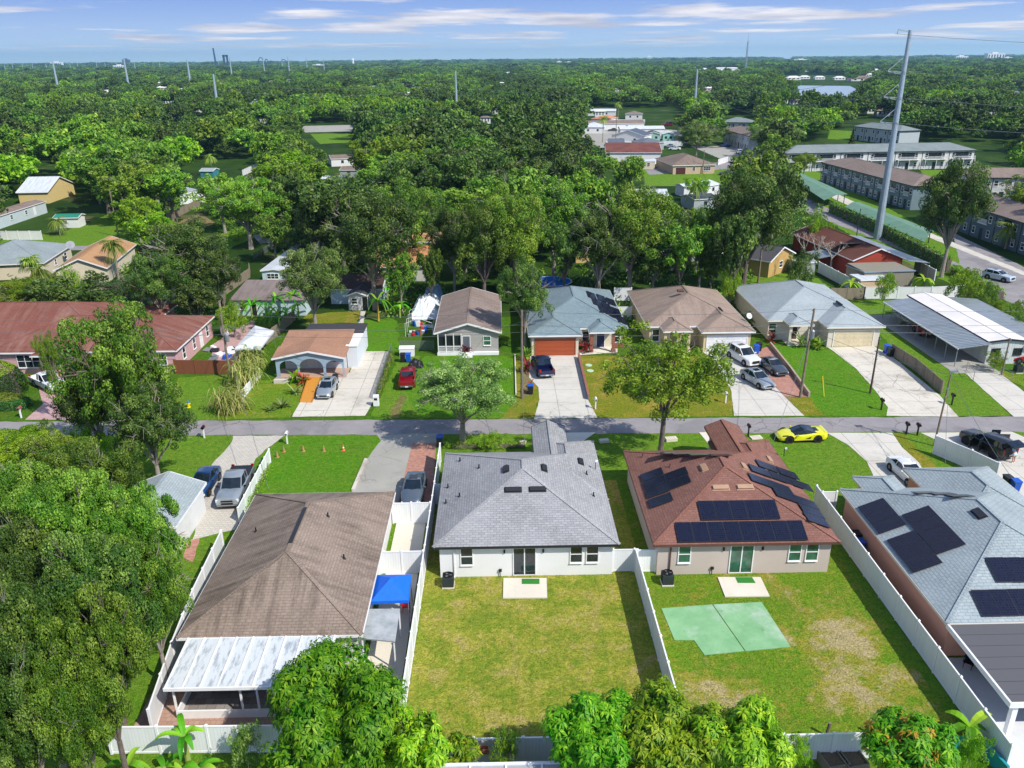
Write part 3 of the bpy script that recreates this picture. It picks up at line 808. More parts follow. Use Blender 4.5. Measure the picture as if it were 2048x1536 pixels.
sf, sl_, sr, sb_ = (slope(vA[0], k) for k in 'flrb')
vents(rA, fA, sf, [(1026, 980, 1.15, .38), (1075, 979, 1.15, .38)], DARK)
vents(rA, fA, sl_, [(1012, 939, .9, .4)], DARK); vents(rA, fA, sr, [(1088, 937, .9, .4), (1161, 924, .9, .4)], DARK)
pipes(rA, fA, sl_, [(920, 922), (958, 936), (896, 975), (919, 993), (892, 1006)], BLACK); pipes(rA, fA, sr, [(1173, 949), (1187, 992)], BLACK)
def lamps(root, pts, y):
    for px in pts:
        x = wx(px, y); b = MB(); b.box(x - .06, x + .06, y - .1, y - .002, 1.95, 2.2); b.build('wall_lamp', BLACK, root, local=False)
lamps(rA, (1009, 1086), wl)
def downpipe(root, x, y, mat):
    b = MB(); b.box(x - .04, x + .04, y - .09, y - .003, .15, 2.62); b.box(x - .04, x + .04, y - .3, y - .003, .1, .18); b.build('downpipe', mat, root, local=False)
downpipe(rA, wx(909), wl, WHITE)
ac_unit(wx(896) + .05, wl - 1.0, 'grey air conditioning unit on the lawn at the corner of the white house')
# B: beige house, red roof, panels
b0, b1, b2 = P(1305, 1090, e), P(1684, 1088, e), P(1249, 902, e)
BX0, BX1, BY0, BY1 = (b0.x + b2.x) / 2, b1.x, b0.y, b2.y
vB = [(BX0, BX1, BY0, BY1, e, 'hip', .40), (BX0 + 7.7, BX1 - .03, BY0 + 6, P(1540, 881, e).y, e + .02, 'hip', .40), (P(1410, 862, e).x, P(1478, 862, e).x, BY1 - 4.6, P(1440, 860, e).y + .1, e + .35, 'gy', .42)]
wlB = BY0 + .4
BW = stucco('beige_stucco', '#b9aca4', dirt=.15)
ops = [('win', 'f', wlB, wx(1367, wlB), .78, 1.05, 2.35, GLASSG), ('slide', 'f', wlB, wx(1481, wlB), 1.55, .12, 2.3, GLASSG), ('win', 'f', wlB, wx(1586, wlB), .78, 1.05, 2.4, GLASSG), ('win', 'f', wlB, wx(1620, wlB), .78, 1.05, 2.4, GLASSG)]
rB, fB = house('house', 'beige house with a red-brown shingle roof covered in solar panels', (BX0, BY0), 0, vB, BW, R_B, BRONZE, [o_ + (WHITE,) for o_ in ops], capm=R_Bcap)
sf, sl_, sr, sb_ = (slope(vB[0], k) for k in 'flrb')
TAN = plain('tan_vent', '#a5856c', .6)
vents(rB, fB, sf, [(1441, 976, 1.15, .38), (1490, 975, 1.15, .38)], TAN)
vents(rB, fB, sl_, [(1408, 936, .9, .4)], TAN); vents(rB, fB, sr, [(1487, 934, .9, .4), (1538, 920, .9, .4)], TAN)
solar_grid(rB, fB, sf, 1357, 1085, 8, 1, 1.13, 1.72); solar_grid(rB, fB, sf, 1403, 1040.5, 5, 1, 1.13, 1.72)
solar(rB, fB, sl_, [(1304, 949), (1309, 965), (1315, 981), (1352, 948), (1357, 964), (1321, 1000)], 1.2, 1.8)
solar(rB, fB, sr, [(1200 + (x + 102) / 4, 840 + (y + 60) / 4) for x, y in ((1235, 308), (1400, 365), (1180, 345), (1345, 402), (1510, 460), (1180, 420), (1345, 477), (1380, 540), (1545, 597), (1590, 668), (1630, 738))], 1.27, 1.8)
solar(rB, fB, sb_, [(1335, 906), (1365, 907), (1400, 909), (1440, 910)], 1.7, 1.1)
pipes(rB, fB, sl_, [(1285, 914), (1340, 934)], BRONZE)
lamps(rB, (1444, 1521), wlB); downpipe(rB, wx(1339, wlB), wlB, BRONZE)
ac_unit(wx(1327, wlB) + .1, wlB - 1.0, 'grey air conditioning unit on the lawn at the corner of the beige house')
for rt, px, y in ((rA, 1000, wl), (rB, 1424, wlB)):
    x = wx(px, y); b = MB(); b.box(x - .08, x + .12, y - .14, y - .003, .45, .62); b.tube([(x, y - .1, .05), (x, y - .1, .5)], .03, 6); b.build('garden_tap', BLACK, rt, local=False)
# C: peach house
CX0 = P(1680, 978, e).x; CX0 = (CX0 + P(1894, 1247, e).x) / 2
CY0, CY1 = P(1894, 1247, e).y, P(1680, 978, e).y
vC = [(CX0, CX0 + 13.2, CY0, CY1, e, 'hip', .42), (P(1705, 953, e).x, P(1705, 953, e).x + 3.3, CY1 - 4, P(1705, 953, e).y, e + .02, 'hip', .42), (P(1806, 937, e).x, P(1806, 937, e).x + 7, CY1 - 6, P(1806, 937, e).y, e + .03, 'hip', .42)]
CWm = stucco('peach_stucco', '#e8a888', dirt=.12)
rC, fC = house('house', 'peach rendered house with blue-grey shingle roof and dark solar panels at the right edge', (CX0, CY0), 0, vC, CWm, R_C, CREAM, [])
sf, sl_, sr, sb_ = (slope(vC[0], k) for k in 'flrb')
for a_, b_ in (((1715, 1014), (1761, 1067)), ((1803, 1030), (1875, 1108)), ((1773, 1080), (1825, 1146))):
    L_ = abs((onplane(*b_, sl_[0], sl_[3]) - onplane(*a_, sl_[0], sl_[3])).dot(sl_[1])); n_ = max(2, round(L_ / 1.15)); solar_grid(rC, fC, sl_, *a_, n_, 1, L_ / n_, 1.95)
solar(rC, fC, sf, [(2000, 1139), (2034, 1139), (2068, 1139), (1972, 1206), (2008, 1205), (2044, 1204), (2080, 1203)], 1.14, 1.8)
solar(rC, fC, sb_, [(1850, 985), (1885, 987), (1920, 991)], 1.6, 1.1)
vents(rC, fC, sl_, [(1958, 1028, 1.0, .5)], DARK)
# lanai of the peach house: dark flat roof on white columns
LY0 = P(2035, 1408, 2.6).y
b = MB(); b.box(CX0 + .1, CX0 + 13, LY0, CY0 - .03, 2.55, 2.68); b.build('lanai_roof', ribs('rolled_roofing', '#57585c', '#36373b', 0.95, 0.06, 1, .9, 0, '#57575a', .5), rC, local=False)
b = MB(); b.box(CX0 - .02, CX0 + .1, LY0 - .1, CY0 + .02, 2.42, 2.74); b.box(CX0 + .1, CX0 + 13, LY0 - .1, LY0, 2.42, 2.74); b.build('lanai_fascia', WHITE, rC, local=False)
for dx in (.5, 6.5):
    b = MB(); b.box(CX0 + dx - .14, CX0 + dx + .14, LY0 + .1, LY0 + .38, .031, 2.55); b.box(CX0 + dx - .2, CX0 + dx + .2, LY0 + .04, LY0 + .44, .031, .2); b.build('column', WHITE, rC, local=False)
# D: brown roof
d0, d1, d2 = P(353, 1276, e), P(718, 1271, e), P(795, 983, e)
DX0, DX1, DY0, DY1 = d0.x, (d1.x + d2.x) / 2, d0.y, d2.y
vD = [(DX0, DX1, DY0, DY1, e, 'hip', .42)]
DW = stucco('off_white_wall', '#cfd0cc')
rD, fD = house('house', 'low house with a big stained brown hip roof and white screened porch', (DX0, DY0), 0, vD, DW, R_D, WHITE, [('win', 'r', DX1 - .4, DY0 + 4, 1, 1, 2.1), ('win', 'r', DX1 - .4, DY0 + 11, 1, 1, 2.1)])
sf, sl_, sr, sb_ = (slope(vD[0], k) for k in 'flrb')
pipes(rD, fD, sl_, [(512, 1063)], BLACK); pipes(rD, fD, sr, [(656, 1033), (688, 1117)], BLACK)
xm_ = (DX0 + DX1) / 2; hz = e + (DX1 - DX0) / 2 * .42
b = MB(); b.bar((xm_, DY0 + 6.3, hz + .05), (xm_, DY1 - 6.2, hz + .05), .22, .08); b.build('ridge_vent', DARK, rD, local=False)
# screened porch with white insulated roof
PX0, PX1 = P(330, 1375, 2.45).x, DX0 + 9.3
PY0 = P(330, 1377, 2.45).y
tpr = NT('weathered_white_roof_panel'); u_ = tpr.vec('UV')
f_ = tpr.ramp(tpr.noise(tpr.vec('UV', (2.2, 0.6, 1)), 1.4, 6, 0.7), 0.5, 0.62)
tpr.fin(tpr.mix(tpr.math('MULTIPLY', f_, .75), lin('#c3cacf'), lin('#7f8b94')), .5)
b = MB(); b.slab([(PX0, PY0, 2.45), (PX1, PY0, 2.45), (PX1, DY0 + .1, 2.72), (PX0, DY0 + .1, 2.72)], .12)
pr = b.build('porch_roof', tpr.m, rD, local=False)
b = MB()
for k in range(10):
    x = PX0 + .02 + k * (PX1 - PX0 - .1) / 9; b.bar((x, PY0, 2.49), (x, DY0, 2.75), .09, .06)
b.box(PX0 - .06, PX1, PY0 - .08, PY0, 2.3, 2.5)
b.build('roof_seam', WHITE, pr, local=False)
b = MB(); fy = PY0 + .35; n_ = 9
for k in range(n_ + 1):
    x = PX0 + .25 + k * (PX1 - PX0 - .4) / n_
    if k in (1, 2, 3): continue
    b.box(x - .05, x + .05, fy - .05, fy + .05, .55, 2.34)
for y in np.linspace(fy, DY0 + .3, 3)[1:]: b.box(PX0 + .2, PX0 + .3, y - .05, y + .05, .55, 2.36)
b.box(PX0 + .2, PX1 - .1, fy - .06, fy + .06, 2.22, 2.34); b.box(PX0 + .2, PX1 - .1, fy - .04, fy + .04, 1.2, 1.27) if False else None
b.build('porch_frame', WHITE, rD, local=False)
b = MB(); b.box(PX0 + .2, PX1 - .1, fy - .05, fy + .05, 0, .55); b.box(PX0 + .2, PX0 + .3, fy + .05, DY0 + .3, 0, .55); b.build('kick_wall', WHITE, rD, local=False)
b = MB(); b.box(PX0 + .3, PX1 - .1, fy + .06, DY0 + .3, .04, .06); b.build('porch_floor', TILE, rD, local=False)
sofa = empty('sofa', (PX0 + 2.7, fy + 2.2, .06), 0, 'brown sofa inside the screened porch behind the brown roofed house', 'sofa')
SOF = plain('brown_fabric', '#6b5c50', .9)
b = MB(); b.box(-1.1, 1.1, -.45, .45, .1, .42); b.build('seat', SOF, sofa, bevel=.04)
b = MB(); b.box(-1.1, 1.1, .25, .48, .42, .9); b.build('backrest', SOF, sofa, bevel=.04)
for s_ in (-1, 1):
    b = MB(); b.box(s_ * 1.1 - .11, s_ * 1.1 + .11, -.45, .48, .1, .65); b.build('armrest', SOF, sofa, bevel=.04)
# side cover, right of D
c0, c1, c2, c3 = P(732, 1218, 2.3), P(800, 1217, 2.3), P(790, 1283, 2.2), P(721, 1276, 2.2)
tcv = NT('grey_patio_panel'); f_ = tcv.ramp(tcv.noise(tcv.pos(), 1.0, 6, .7), .4, .7)
tcv.fin(tcv.mix(f_, lin('#a9aeb0'), lin('#7f878a')), .6)
cov = empty('patio_cover', (c0.x, c3.y, 0), 0, 'flat grey patio cover beside the brown roof, in front of the blue canopy', 'patio cover')
b = MB(); b.slab([tuple(c3), tuple(c2), tuple(c1), tuple(c0)], .09); b.build('roof_panel', tcv.m, cov, local=False)
for q in (c1, c2, c3):
    b = MB(); b.box(q.x - .12 if q != c3 else q.x + .04, q.x - .04 if q != c3 else q.x + .12, q.y + .04, q.y + .12, .03, 2.1); b.build('post', WHITE, cov, local=False)

# E: small grey-roofed garage on the left
g0, g1 = P(413, 972, 2.5), P(382, 1035, 2.5)
EX1, EY1, EY0 = P(412, 965, 2.5).x, P(412, 965, 2.5).y, P(376, 1045, 2.5).y
vE = [(EX1 - 5.6, EX1, EY0 - .6, EY1, 2.5, 'gy', .38)]
house('garage', 'small white garage with a pale grey gable roof beside the silver pickup', (EX1 - 5.6, EY0), 0, vE, stucco('shed_white', '#d5d7d6', dirt=.4), R_E, WHITE, over=.25, cat='garage')
# north side of the road --------------------------------------------------
# G blue arched porch house
R_G = shingle('faded_brown_shingle', '#a17c66', '#93705c', '#7a5c4b', 0.35, .2, .4, '#80604f')
gx0, gx1 = P(543, 716, 2.5).x, P(687, 721, 2.5).x
gy0, gy1 = P(614, 716, 2.5).y, P(637, 660, 3.3).y
GW = stucco('pale_blue_wall', '#8fa6b8'); GW2 = stucco('white_blue_wall', '#cdd5dc')
vG = [(gx0 + .3, gx1 - .1, gy0 + 2.6, gy1, 2.75, 'shedy', .62)]
rG, fG = house('house', 'pale blue house with three front arches and a faded brown roof', (gx0, gy0), 0, vG, GW2, R_G, WHITE,
   [('door', 'f', gy0 + 3.0, (gx0 + gx1) / 2 - .3, .95, .15, 2.15, plain('white_door', '#d8dcdf')), ('wide', 'f', gy0 + 3.0, gx0 + 1.9, 1.4, .9, 2.0), ('wide', 'f', gy0 + 3.0, gx1 - 1.9, 1.4, .9, 2.0),
    ('win', 'r', gx1 - .5, gy0 + 5, .8, 1.1, 2.0), ('win', 'r', gx1 - .5, gy0 + 8, .8, 1.1, 2.0)])
b = MB(); xm_ = (gx0 + gx1) / 2
b.slab([(gx0, gy0, 2.45), (xm_, gy0, 3.3), (xm_, gy0 + 6.5, 3.33), (gx0, gy0 + 3.4, 2.75)], .1)
b.slab([(xm_, gy0, 3.3), (gx1, gy0, 2.45), (gx1, gy0 + 3.4, 2.75), (xm_, gy0 + 6.5, 3.33)], .1)
b.build('porch_roof', R_G, rG, local=False)
b = MB(); b.bar((gx0, gy0 - .03, 2.38), (xm_, gy0 - .03, 3.24), .06, .2); b.bar((xm_, gy0 - .03, 3.24), (gx1, gy0 - .03, 2.38), .06, .2); b.build('gable_trim', WHITE, rG, local=False)
def arch_wall(b, x0, x1, y, top_fn, arches, th=.25, base=0.0):
    """wall in the x-z plane with arched openings: arches = (cx, halfwidth, spring height)"""
    N = 90
    xs = sorted(set([x0 + (x1 - x0) * i / N for i in range(N + 1)] + [a[0] - a[1] for a in arches] + [a[0] + a[1] for a in arches]))
    for i in range(len(xs) - 1):
        xa, xb = xs[i], xs[i + 1]; xm = (xa + xb) / 2; lo_a = lo_b = base
        for (c, w, h) in arches:
            if abs(xm - c) < w:
                f = lambda x: h + math.sqrt(max(0, w * w - (x - c) ** 2)) * .8
                lo_a, lo_b = f(xa), f(xb)
        b.add([(xa, y, lo_a), (xb, y, lo_b), (xb, y, top_fn(xb)), (xa, y, top_fn(xa)), (xa, y + th, lo_a), (xb, y + th, lo_b), (xb, y + th, top_fn(xb)), (xa, y + th, top_fn(xa))],
              [(0, 1, 2, 3), (7, 6, 5, 4), (4, 5, 1, 0)])
b = MB(); ws = gx1 - gx0
tf = lambda x: 3.22 - abs(x - xm_) * (.85 / (ws / 2)) - .05
cs = [(gx0 + ws * .21, ws * .125, 1.25), (gx0 + ws * .52, ws * .165, 1.2), (gx0 + ws * .83, ws * .115, 1.25)]
arch_wall(b, gx0 + .35, gx1 - .3, gy0 + .25, tf, cs)
b.build('arched_wall', GW, rG, local=False)
b = MB(); b.box(gx0 + .2, gx1 - .1, gy0 + .1, gy0 + 3.0, 0, .12); b.build('porch_floor', stucco('pinkish_floor', '#b19484'), rG, local=False)
b = MB(); b.box(gx0 + 2.0, gx1 + .9, gy1 - .1, gy1 + 3.6, 2.75, 3.0); b.build('rear_roof', plain('black_felt', '#3b3a40', .9), rG, local=False)
b = MB(); b.box(gx1 - .4, gx1 + .8, gy0 + 3.2, gy1 + 3.4, 0, 2.72); b.box(gx0 + 2.4, gx1 - .45, gy1 - .3, gy1 + 3.4, 0, 2.72); b.build('side_wall', GW2, rG, local=False)
b = MB(); b.box(gx1 - .45, gx1 + .95, gy0 + 3.1, gy1 - .12, 2.72, 2.86); b.build('side_fascia', WHITE, rG, local=False)
# H grey gabled house
hx0, hx1 = P(867, 668, 2.9).x, P(1003, 664, 2.9).x; hy0, hy1 = P(935, 666, 2.9).y, P(880, 592, 2.9).y
R_H = shingle('weathered_taupe_shingle', '#8f8078', '#7d6f69', '#5a4f4b', 0.75, .2, .4, '#5d5552')
HW = ribs('grey_siding', '#a39f9c', '#7f7b79', .2, .04, 1, .8, 0, '#8a8683', .3, .01)
rH, fH = house('house', 'grey sided house with a long weathered taupe gable roof and white railed porch', (hx0, hy0), 0,
   [(hx0, hx1, hy0, hy1, 2.9, 'gy', .3)], HW, R_H, WHITE,
   [('win', 'f', hy0 + .4, P(974, 684).x + (hx1 - P(1003, 704).x) * 0 + .1, .8, 1.2, 2.3, GLASSG), ('door', 'f', hy0 + .4, hx0 + 3.95, .85, .35, 2.35, plain('grey_door', '#5d6470')), ('win', 'l', hx0 + .4, hy0 + 5, .8, 1.2, 2.2), ('win', 'l', hx0 + .4, hy0 + 11, .8, 1.2, 2.2)])
b = MB(); b.box(hx0 + .5, hx0 + 3.3, hy0 + .3, hy0 + .42, .95, 2.5); b.build('porch_screen', SCREEN, rH, local=False)
b = MB()
for k in range(4): b.box(hx0 + .45 + k * .95, hx0 + .55 + k * .95, hy0 - .0, hy0 + .12, 0, 2.75)
for z_ in (.45, 1.15): b.box(hx0 + .45, hx0 + 3.4, hy0 + .02, hy0 + .1, z_, z_ + .07)
for k in range(22): b.box(hx0 + .6 + k * .13, hx0 + .64 + k * .13, hy0 + .04, hy0 + .08, .5, 1.15)
b.build('railing', WHITE, rH, local=False)
b = MB(); b.box(hx0 + .35, hx1 - .35, hy0 - .05, hy0 + .38, 0, .38)
for k in range(3): b.box(hx0 + 3.5, hx0 + 4.7, hy0 - .35 - .3 * k, hy0 - .06 - .3 * k, 0, .3 - .1 * k)
b.build('steps', WHITE, rH, local=False)
# I, J, K: three hipped houses with garages
def garage_house(label, lc, front_main, back, gar, porch, wall, roof, trim, gmat, doormat, gtrim, cap=None, pitch=.38, brick=None, extra=()):
    """lc: (x0,x1) main; gar (x0,x1,y0); porch (x0,x1,y0)"""
    x0, x1 = lc; y0, y1 = front_main, back
    vols = [(x0, x1, y0, y1, e, 'hip', pitch), (gar[0], gar[1], gar[2], gar[2] + (gar[1] - gar[0]) + 5, e + .01, 'hip', pitch),
            (porch[0], porch[1], porch[2], porch[2] + (porch[1] - porch[0]) + 1.5, e + .03, 'hip', pitch + .05, 'n')]
    gp = gar[2] + .4; mp = y0 + .4; gc = (gar[0] + gar[1]) / 2; pc = (porch[0] + porch[1]) / 2
    gw = min(4.9, (gar[1] - gar[0]) - 1.7)
    ops_ = [('garage', 'f', gp, gc, gw, .03, 2.15, gmat, gtrim), ('door', 'f', mp, pc, .95, .1, 2.2, doormat, WHITE)] + [(k[0], 'f', mp, k[1], k[2], k[3], k[4]) for k in extra]
    r, f = house('house', label, (x0, y0), 0, vols, wall, roof, trim, ops_, capm=cap)
    for px_ in (porch[0] + .35, porch[1] - .35):
        b = MB(); b.box(px_ - .17, px_ + .17, porch[2] + .25, porch[2] + .59, .0, 2.56); b.box(px_ - .25, px_ + .25, porch[2] + .17, porch[2] + .67, 0, .45)
        b.build('column', brick or wall, r, local=False)
    b = MB(); b.box(porch[0] + .1, porch[1] - .1, porch[2] + .1, mp, 0.03, .1); b.build('porch_floor', CONP, r, local=False)
    return r, f, vols
R_I = shingle('green_grey_shingle', '#7b8c92', '#66777e', '#465258', 0.0, .2, .4)
CRM = stucco('cream_stucco', '#cfc6b2'); BRK = bricks('red_brick', '#8a4a3a', '#9a5a48', '#7c6a60')
ix0, ix1 = P(1057, 672, e).x, P(1256, 655, e).x
rI, fI, vI = garage_house('cream house with a blue-grey roof, wood-coloured garage door and navy front door', (ix0 + .1, ix1), P(1256, 655, e).y, P(1240, 580, e).y,
   (ix0, P(1165, 671, e).x, P(1110, 671, e).y), (P(1178, 664, e).x, P(1234, 664, e).x, P(1206, 665, e).y), CRM, R_I, WHITE, ribs('rust_garage_door', '#a04d2a', '#7d3c22', .5, .03, 1, .6, 0, '#70361f', .3), plain('navy_door', '#1d2b56'), BRK, brick=BRK,
   extra=[('win', P(1171, 680).x * 0 + P(1165, 671, e).x + .75, .8, .75, 2.2), ('win', ix1 - 1.4, .9, .75, 2.2)])
sr = slope(vI[0], 'r')
solar(rI, fI, sr, [(1183, 590), (1203, 596), (1222, 603), (1194, 604), (1213, 612), (1232, 622), (1207, 619), (1226, 628), (1243, 639)], 3.0, 1.25)
b = MB(); bx_ = P(1234, 665, e).x
b.box(bx_ + .1, ix1 - .38, vI[0][2] + .3, vI[0][2] + .397, .03, .7); b.box(P(1165, 671, e).x - .3, P(1178, 664, e).x + .2, vI[0][2] + .3, vI[0][2] + .397, .03, .7); b.build('brick_base', BRK, rI, local=False)
R_J = shingle('tan_taupe_shingle', '#97867a', '#8b7b70', '#6d6058', 0.7, .2, .4, '#5a504a')
jx0, jx1 = P(1295, 653, e).x - .05, P(1512, 664, e).x
rJ, fJ, vJ = garage_house('beige house with a stained tan roof behind the parked white four-wheel drive', (jx0, jx1 + .1), P(1295, 653, e).y, P(1254, 582, e).y,
   (P(1404, 665, e).x, jx1, P(1460, 664, e).y), (P(1327, 663, e).x, P(1386, 663, e).x, P(1356, 663, e).y), stucco('tan_stucco', '#c9b792'), R_J, WHITE, WHITE, plain('tan_door', '#8b7d64'), WHITE,
   extra=[('win', P(1318, 660, e).x, .8, .7, 2.2)])
vents(rJ, fJ, slope(vJ[0], 'r'), [(1440, 619, 1.4, .3)], DARK); vents(rJ, fJ, slope(vJ[0], 'f'), [(1361, 582, .8, .4)], BRONZE)
R_K = shingle('light_grey_shingle', '#9ba4a8', '#8d979c', '#6f7a80', 0.0, .2, .4)
kx0, kx1 = P(1536, 641, e).x, P(1768, 652, e).x
rK, fK, vK = garage_house('cream house with a light grey roof at the head of the wide cracked drive', (kx0, kx1), P(1540, 641, e).y, P(1472, 572, e).y,
   (P(1655, 655, e).x, kx1 + .1, P(1710, 654, e).y), (P(1578, 650, e).x, P(1628, 650, e).x, P(1603, 651, e).y), stucco('ivory_stucco', '#cdc6b8'), R_K, CREAM, plain('beige_garage', '#cbbf9f', .6), plain('dark_red_door', '#3f2328'), CREAM,
   extra=[('win', P(1558, 650, e).x, .9, .75, 2.2)])
vents(rK, fK, slope(vK[0], 'r'), [(1678, 607, 1.6, .3)], DARK)
# L mobile home with carports
lx0 = (P(1767, 601, 2.5).x + P(1917, 695, 2.5).x) / 2; ly0, ly1 = P(1917, 695, 2.5).y, P(1767, 601, 2.5).y
bx0, bx1 = P(1983, 686, 2.9).x, P(1983, 686, 2.9).x + 4.9
MW = ribs('white_metal_siding', '#ccd1d3', '#a5abae', .3, .04, 0, .6, .1, '#9aa0a2', .3)
CORR = ribs('corrugated_awning', '#b4bcc0', '#646d74', .5, .3, 0, .35, .5, '#7e858a', .75, .04)
WR = plain('white_roof_coating', '#d9d5d3', .7, 0, .1, .6)
rL, fL = house('mobile_home', 'long white mobile home with a white roof between two corrugated metal carports', (bx0, ly0 + 1), 0, [(bx0, bx1, ly0 + .8, ly1 + 1.4, 2.9, 'gy', .12)], MW, WR, DARK,
   [('wide', 'f', ly0 + 1.0, bx0 + 1.2, .9, 1.2, 1.9), ('wide', 'f', ly0 + 1.0, bx1 - 1.1, .9, 1.2, 1.9), ('win', 'l', bx0 + .2, ly0 + 5, .9, 1.1, 2), ('win', 'l', bx0 + .2, ly0 + 12, .9, 1.1, 2)], cat='mobile home', over=.2)
b = MB(); b.slab([(lx0, ly0, 2.35), (bx0 + .1, ly0 + .2, 2.8), (bx0 + .1, ly1 + .3, 2.8), (lx0, ly1, 2.35)], .06); b.build('carport_roof', CORR, rL, local=False)
b = MB(); b.slab([(bx1 - .1, ly0 + .2, 2.8), (bx1 + 4.6, ly0 + .1, 2.4), (bx1 + 4.6, ly1 + .6, 2.4), (bx1 - .1, ly1 + .6, 2.8)], .06); b.build('carport_roof', CORR, rL, local=False)
for k in range(9):
    y = ly0 + .3 + k * (ly1 - ly0 - .6) / 8; b = MB(); b.box(lx0 + .1, lx0 + .17, y, y + .07, 0, 2.33); b.build('post', GREYM, rL, local=False)
b = MB(); b.box(lx0 - .04, lx0 + .02, ly0, ly1, 2.22, 2.36); b.build('carport_gutter', WHITE, rL, local=False)
# F pink house
R_F = shingle('rusty_brown_shingle', '#7c4f45', '#6c443c', '#4c312c', 0.5, .22, .4, '#a08a7e')
fx1 = P(352, 702, e).x; fy0 = P(300, 702, e).y; fy1 = P(430, 632, e).y
PK = stucco('pink_wall', '#c49a9c')
vF = [(-78, fx1 - 7, fy0 + .05, P(94, 604, 6.4).y + 11, e, 'hip', .34), (fx1 - 22, fx1, fy0, fy1, e + .02, 'hip', .34), (P(75, 702, e).x, P(130, 702, e).x, fy0 - 1.2, fy0 + 4, e + .01, 'hip', .4, 'n')]
rF, fF = house('house', 'large pink house with a rusty brown roof partly hidden behind the tall roadside tree', (fx1 - 22, fy0), 0, vF, PK, R_F, WHITE,
   [('wide', 'f', fy0 + .4, P(63, 720, 1.5).x, 2.6, .8, 2.3), ('win', 'f', fy0 + .4, fx1 - 1.9, .8, .9, 2.2), ('win', 'r', fx1 - .4, fy0 + 3, .8, .8, 2.1), ('win', 'r', fx1 - .4, fy0 + 6.5, .8, .8, 2.1), ('door', 'r', fx1 - .4, fy0 + 9, .9, .1, 2.1, WHITE), ('win', 'r', fx1 - .4, fy0 + 11.4, .8, .8, 2.1)])
# ---- generic houses from three eave corners of the photograph
def qh(name, label, A, B, D, eave, kind, pitch, wall, roof, trim=None, opens=(), cat='house', over=.35, detail=True, capm=None, group=None, extra=()):
    """A front left, B front right, D depth in metres (or pixel of a back corner); opens in fractions of the wall: (kind, side, t, w, z0, z1[,mat])"""
    a, b = P(*A, eave), P(*B, eave)
    ang = math.atan2(b.y - a.y, b.x - a.x); w = (b - a).length
    if isinstance(D, tuple):
        c = P(*D, eave) - a; n = Vector((-math.sin(ang), math.cos(ang), 0)); D = abs(c.dot(n))
    ops_ = []
    for o_ in opens:
        k, s_, t, ww, z0, z1 = o_[:6]; m_ = o_[6] if len(o_) > 6 else None
        if s_ in 'fb': ops_.append((k, s_, over if s_ == 'f' else D - over, t * w, ww, z0, z1, m_))
        else: ops_.append((k, s_, over if s_ == 'l' else w - over, t * D, ww, z0, z1, m_))
    r, f = house(name, label, (a.x, a.y), ang, [(0, w, 0, D, eave, kind, pitch)] + list(extra), wall, roof, trim, ops_, cat, over, False, group, capm, True, detail)
    return r, f, w, D
R_O = shingle('blue_grey_worn_shingle', '#8a9598', '#7c878b', '#636d72', .5, .2, .4, '#6d6f6a')
R_P = shingle('orange_tan_shingle', '#b08a66', '#a37d5b', '#86664a', .3)
R_BR = shingle('brown_flat_shingle', '#85766c', '#786a61', '#5a4f48', .5)
R_W = ribs('white_metal_roof', '#d5dade', '#aeb6bc', .9, .06, 0, .5, .2, '#9ba3a8', .6)
R_T = ribs('rusty_mobile_roof', '#8c7a70', '#6f6058', .9, .08, 0, .7, .1, '#5f4b40', .8)
cw, gw_, ww_ = stucco('cream_wall', '#cfc4ae'), stucco('grey_wall', '#9aa3a6'), stucco('clean_white_wall', '#d6d8d8')
tw = stucco('teal_wall', '#2f7a86'); yw = stucco('yellow_wall', '#cdb77c'); bw_ = stucco('light_blue_wall', '#b5c9d2')
qh('house', 'grey hip-roofed house with a large satellite dish at the left edge', (-90, 533), (88, 525), (178, 487), e, 'hip', .38, cw, R_O, WHITE, [('win', 'r', .4, .8, 1, 2), ('win', 'r', .75, 1.2, .9, 2)])
qh('house', 'beige gable house with an orange-tan roof beside the dark oak', (105, 541), (214, 536), 19, 2.6, 'gy', .42, cw, R_P, WHITE)
qh('shed', 'small pale blue garden shed with a dark doorway behind the rusty brown roof', (288, 590), (342, 588), 3.2, 2.2, 'gy', .5, stucco('pale_shed', '#b5c4c6'), R_BR, gw_, [('door', 'f', .38, .9, .05, 1.9, plain('shed_dark', '#2c2028')), ('win', 'f', .72, .5, 1.1, 1.7)], 'shed', .25)
qh('house', 'low light blue house with a stained grey roof behind the banana plants', (458, 600), (612, 600), (470, 571), 2.4, 'shedy', .9, bw_, shingle('flat_taupe', '#867b78', '#7a706d', '#5d5552', .6), WHITE, [('win', 'f', .16, .9, 1, 1.9), ('door', 'f', .3, .8, .05, 2)], over=.3)
qh('mobile_home', 'narrow light blue mobile home with a bright white roof under a grey-green tree', (520, 541), (572, 541), 21, 2.7, 'gy', .12, bw_, R_W, WHITE, [('wide', 'f', .45, 1.8, 1.3, 2.1)], 'mobile home', .2)
qh('house', 'dark roofed blue house with blue tarpaulin along its ridge behind the small grey shed', (655, 578), (765, 578), 8, 2.4, 'gx', .35, bw_, plain('dark_brown_roof', '#43332c', .9, 0, .3), WHITE, (), 'house', .3)
qh('shed', 'small grey block shed with a dark roof beside the banana plants', (692, 591), (735, 591), 5.2, 2.3, 'gy', .35, stucco('block_grey', '#b9babd'), plain('dark_grey_roof', '#3e3d42', .9), WHITE, [('win', 'f', .35, .8, 1.0, 1.8), ('door', 'f', .84, .75, .05, 2.0, BLACK)], 'shed', .22)
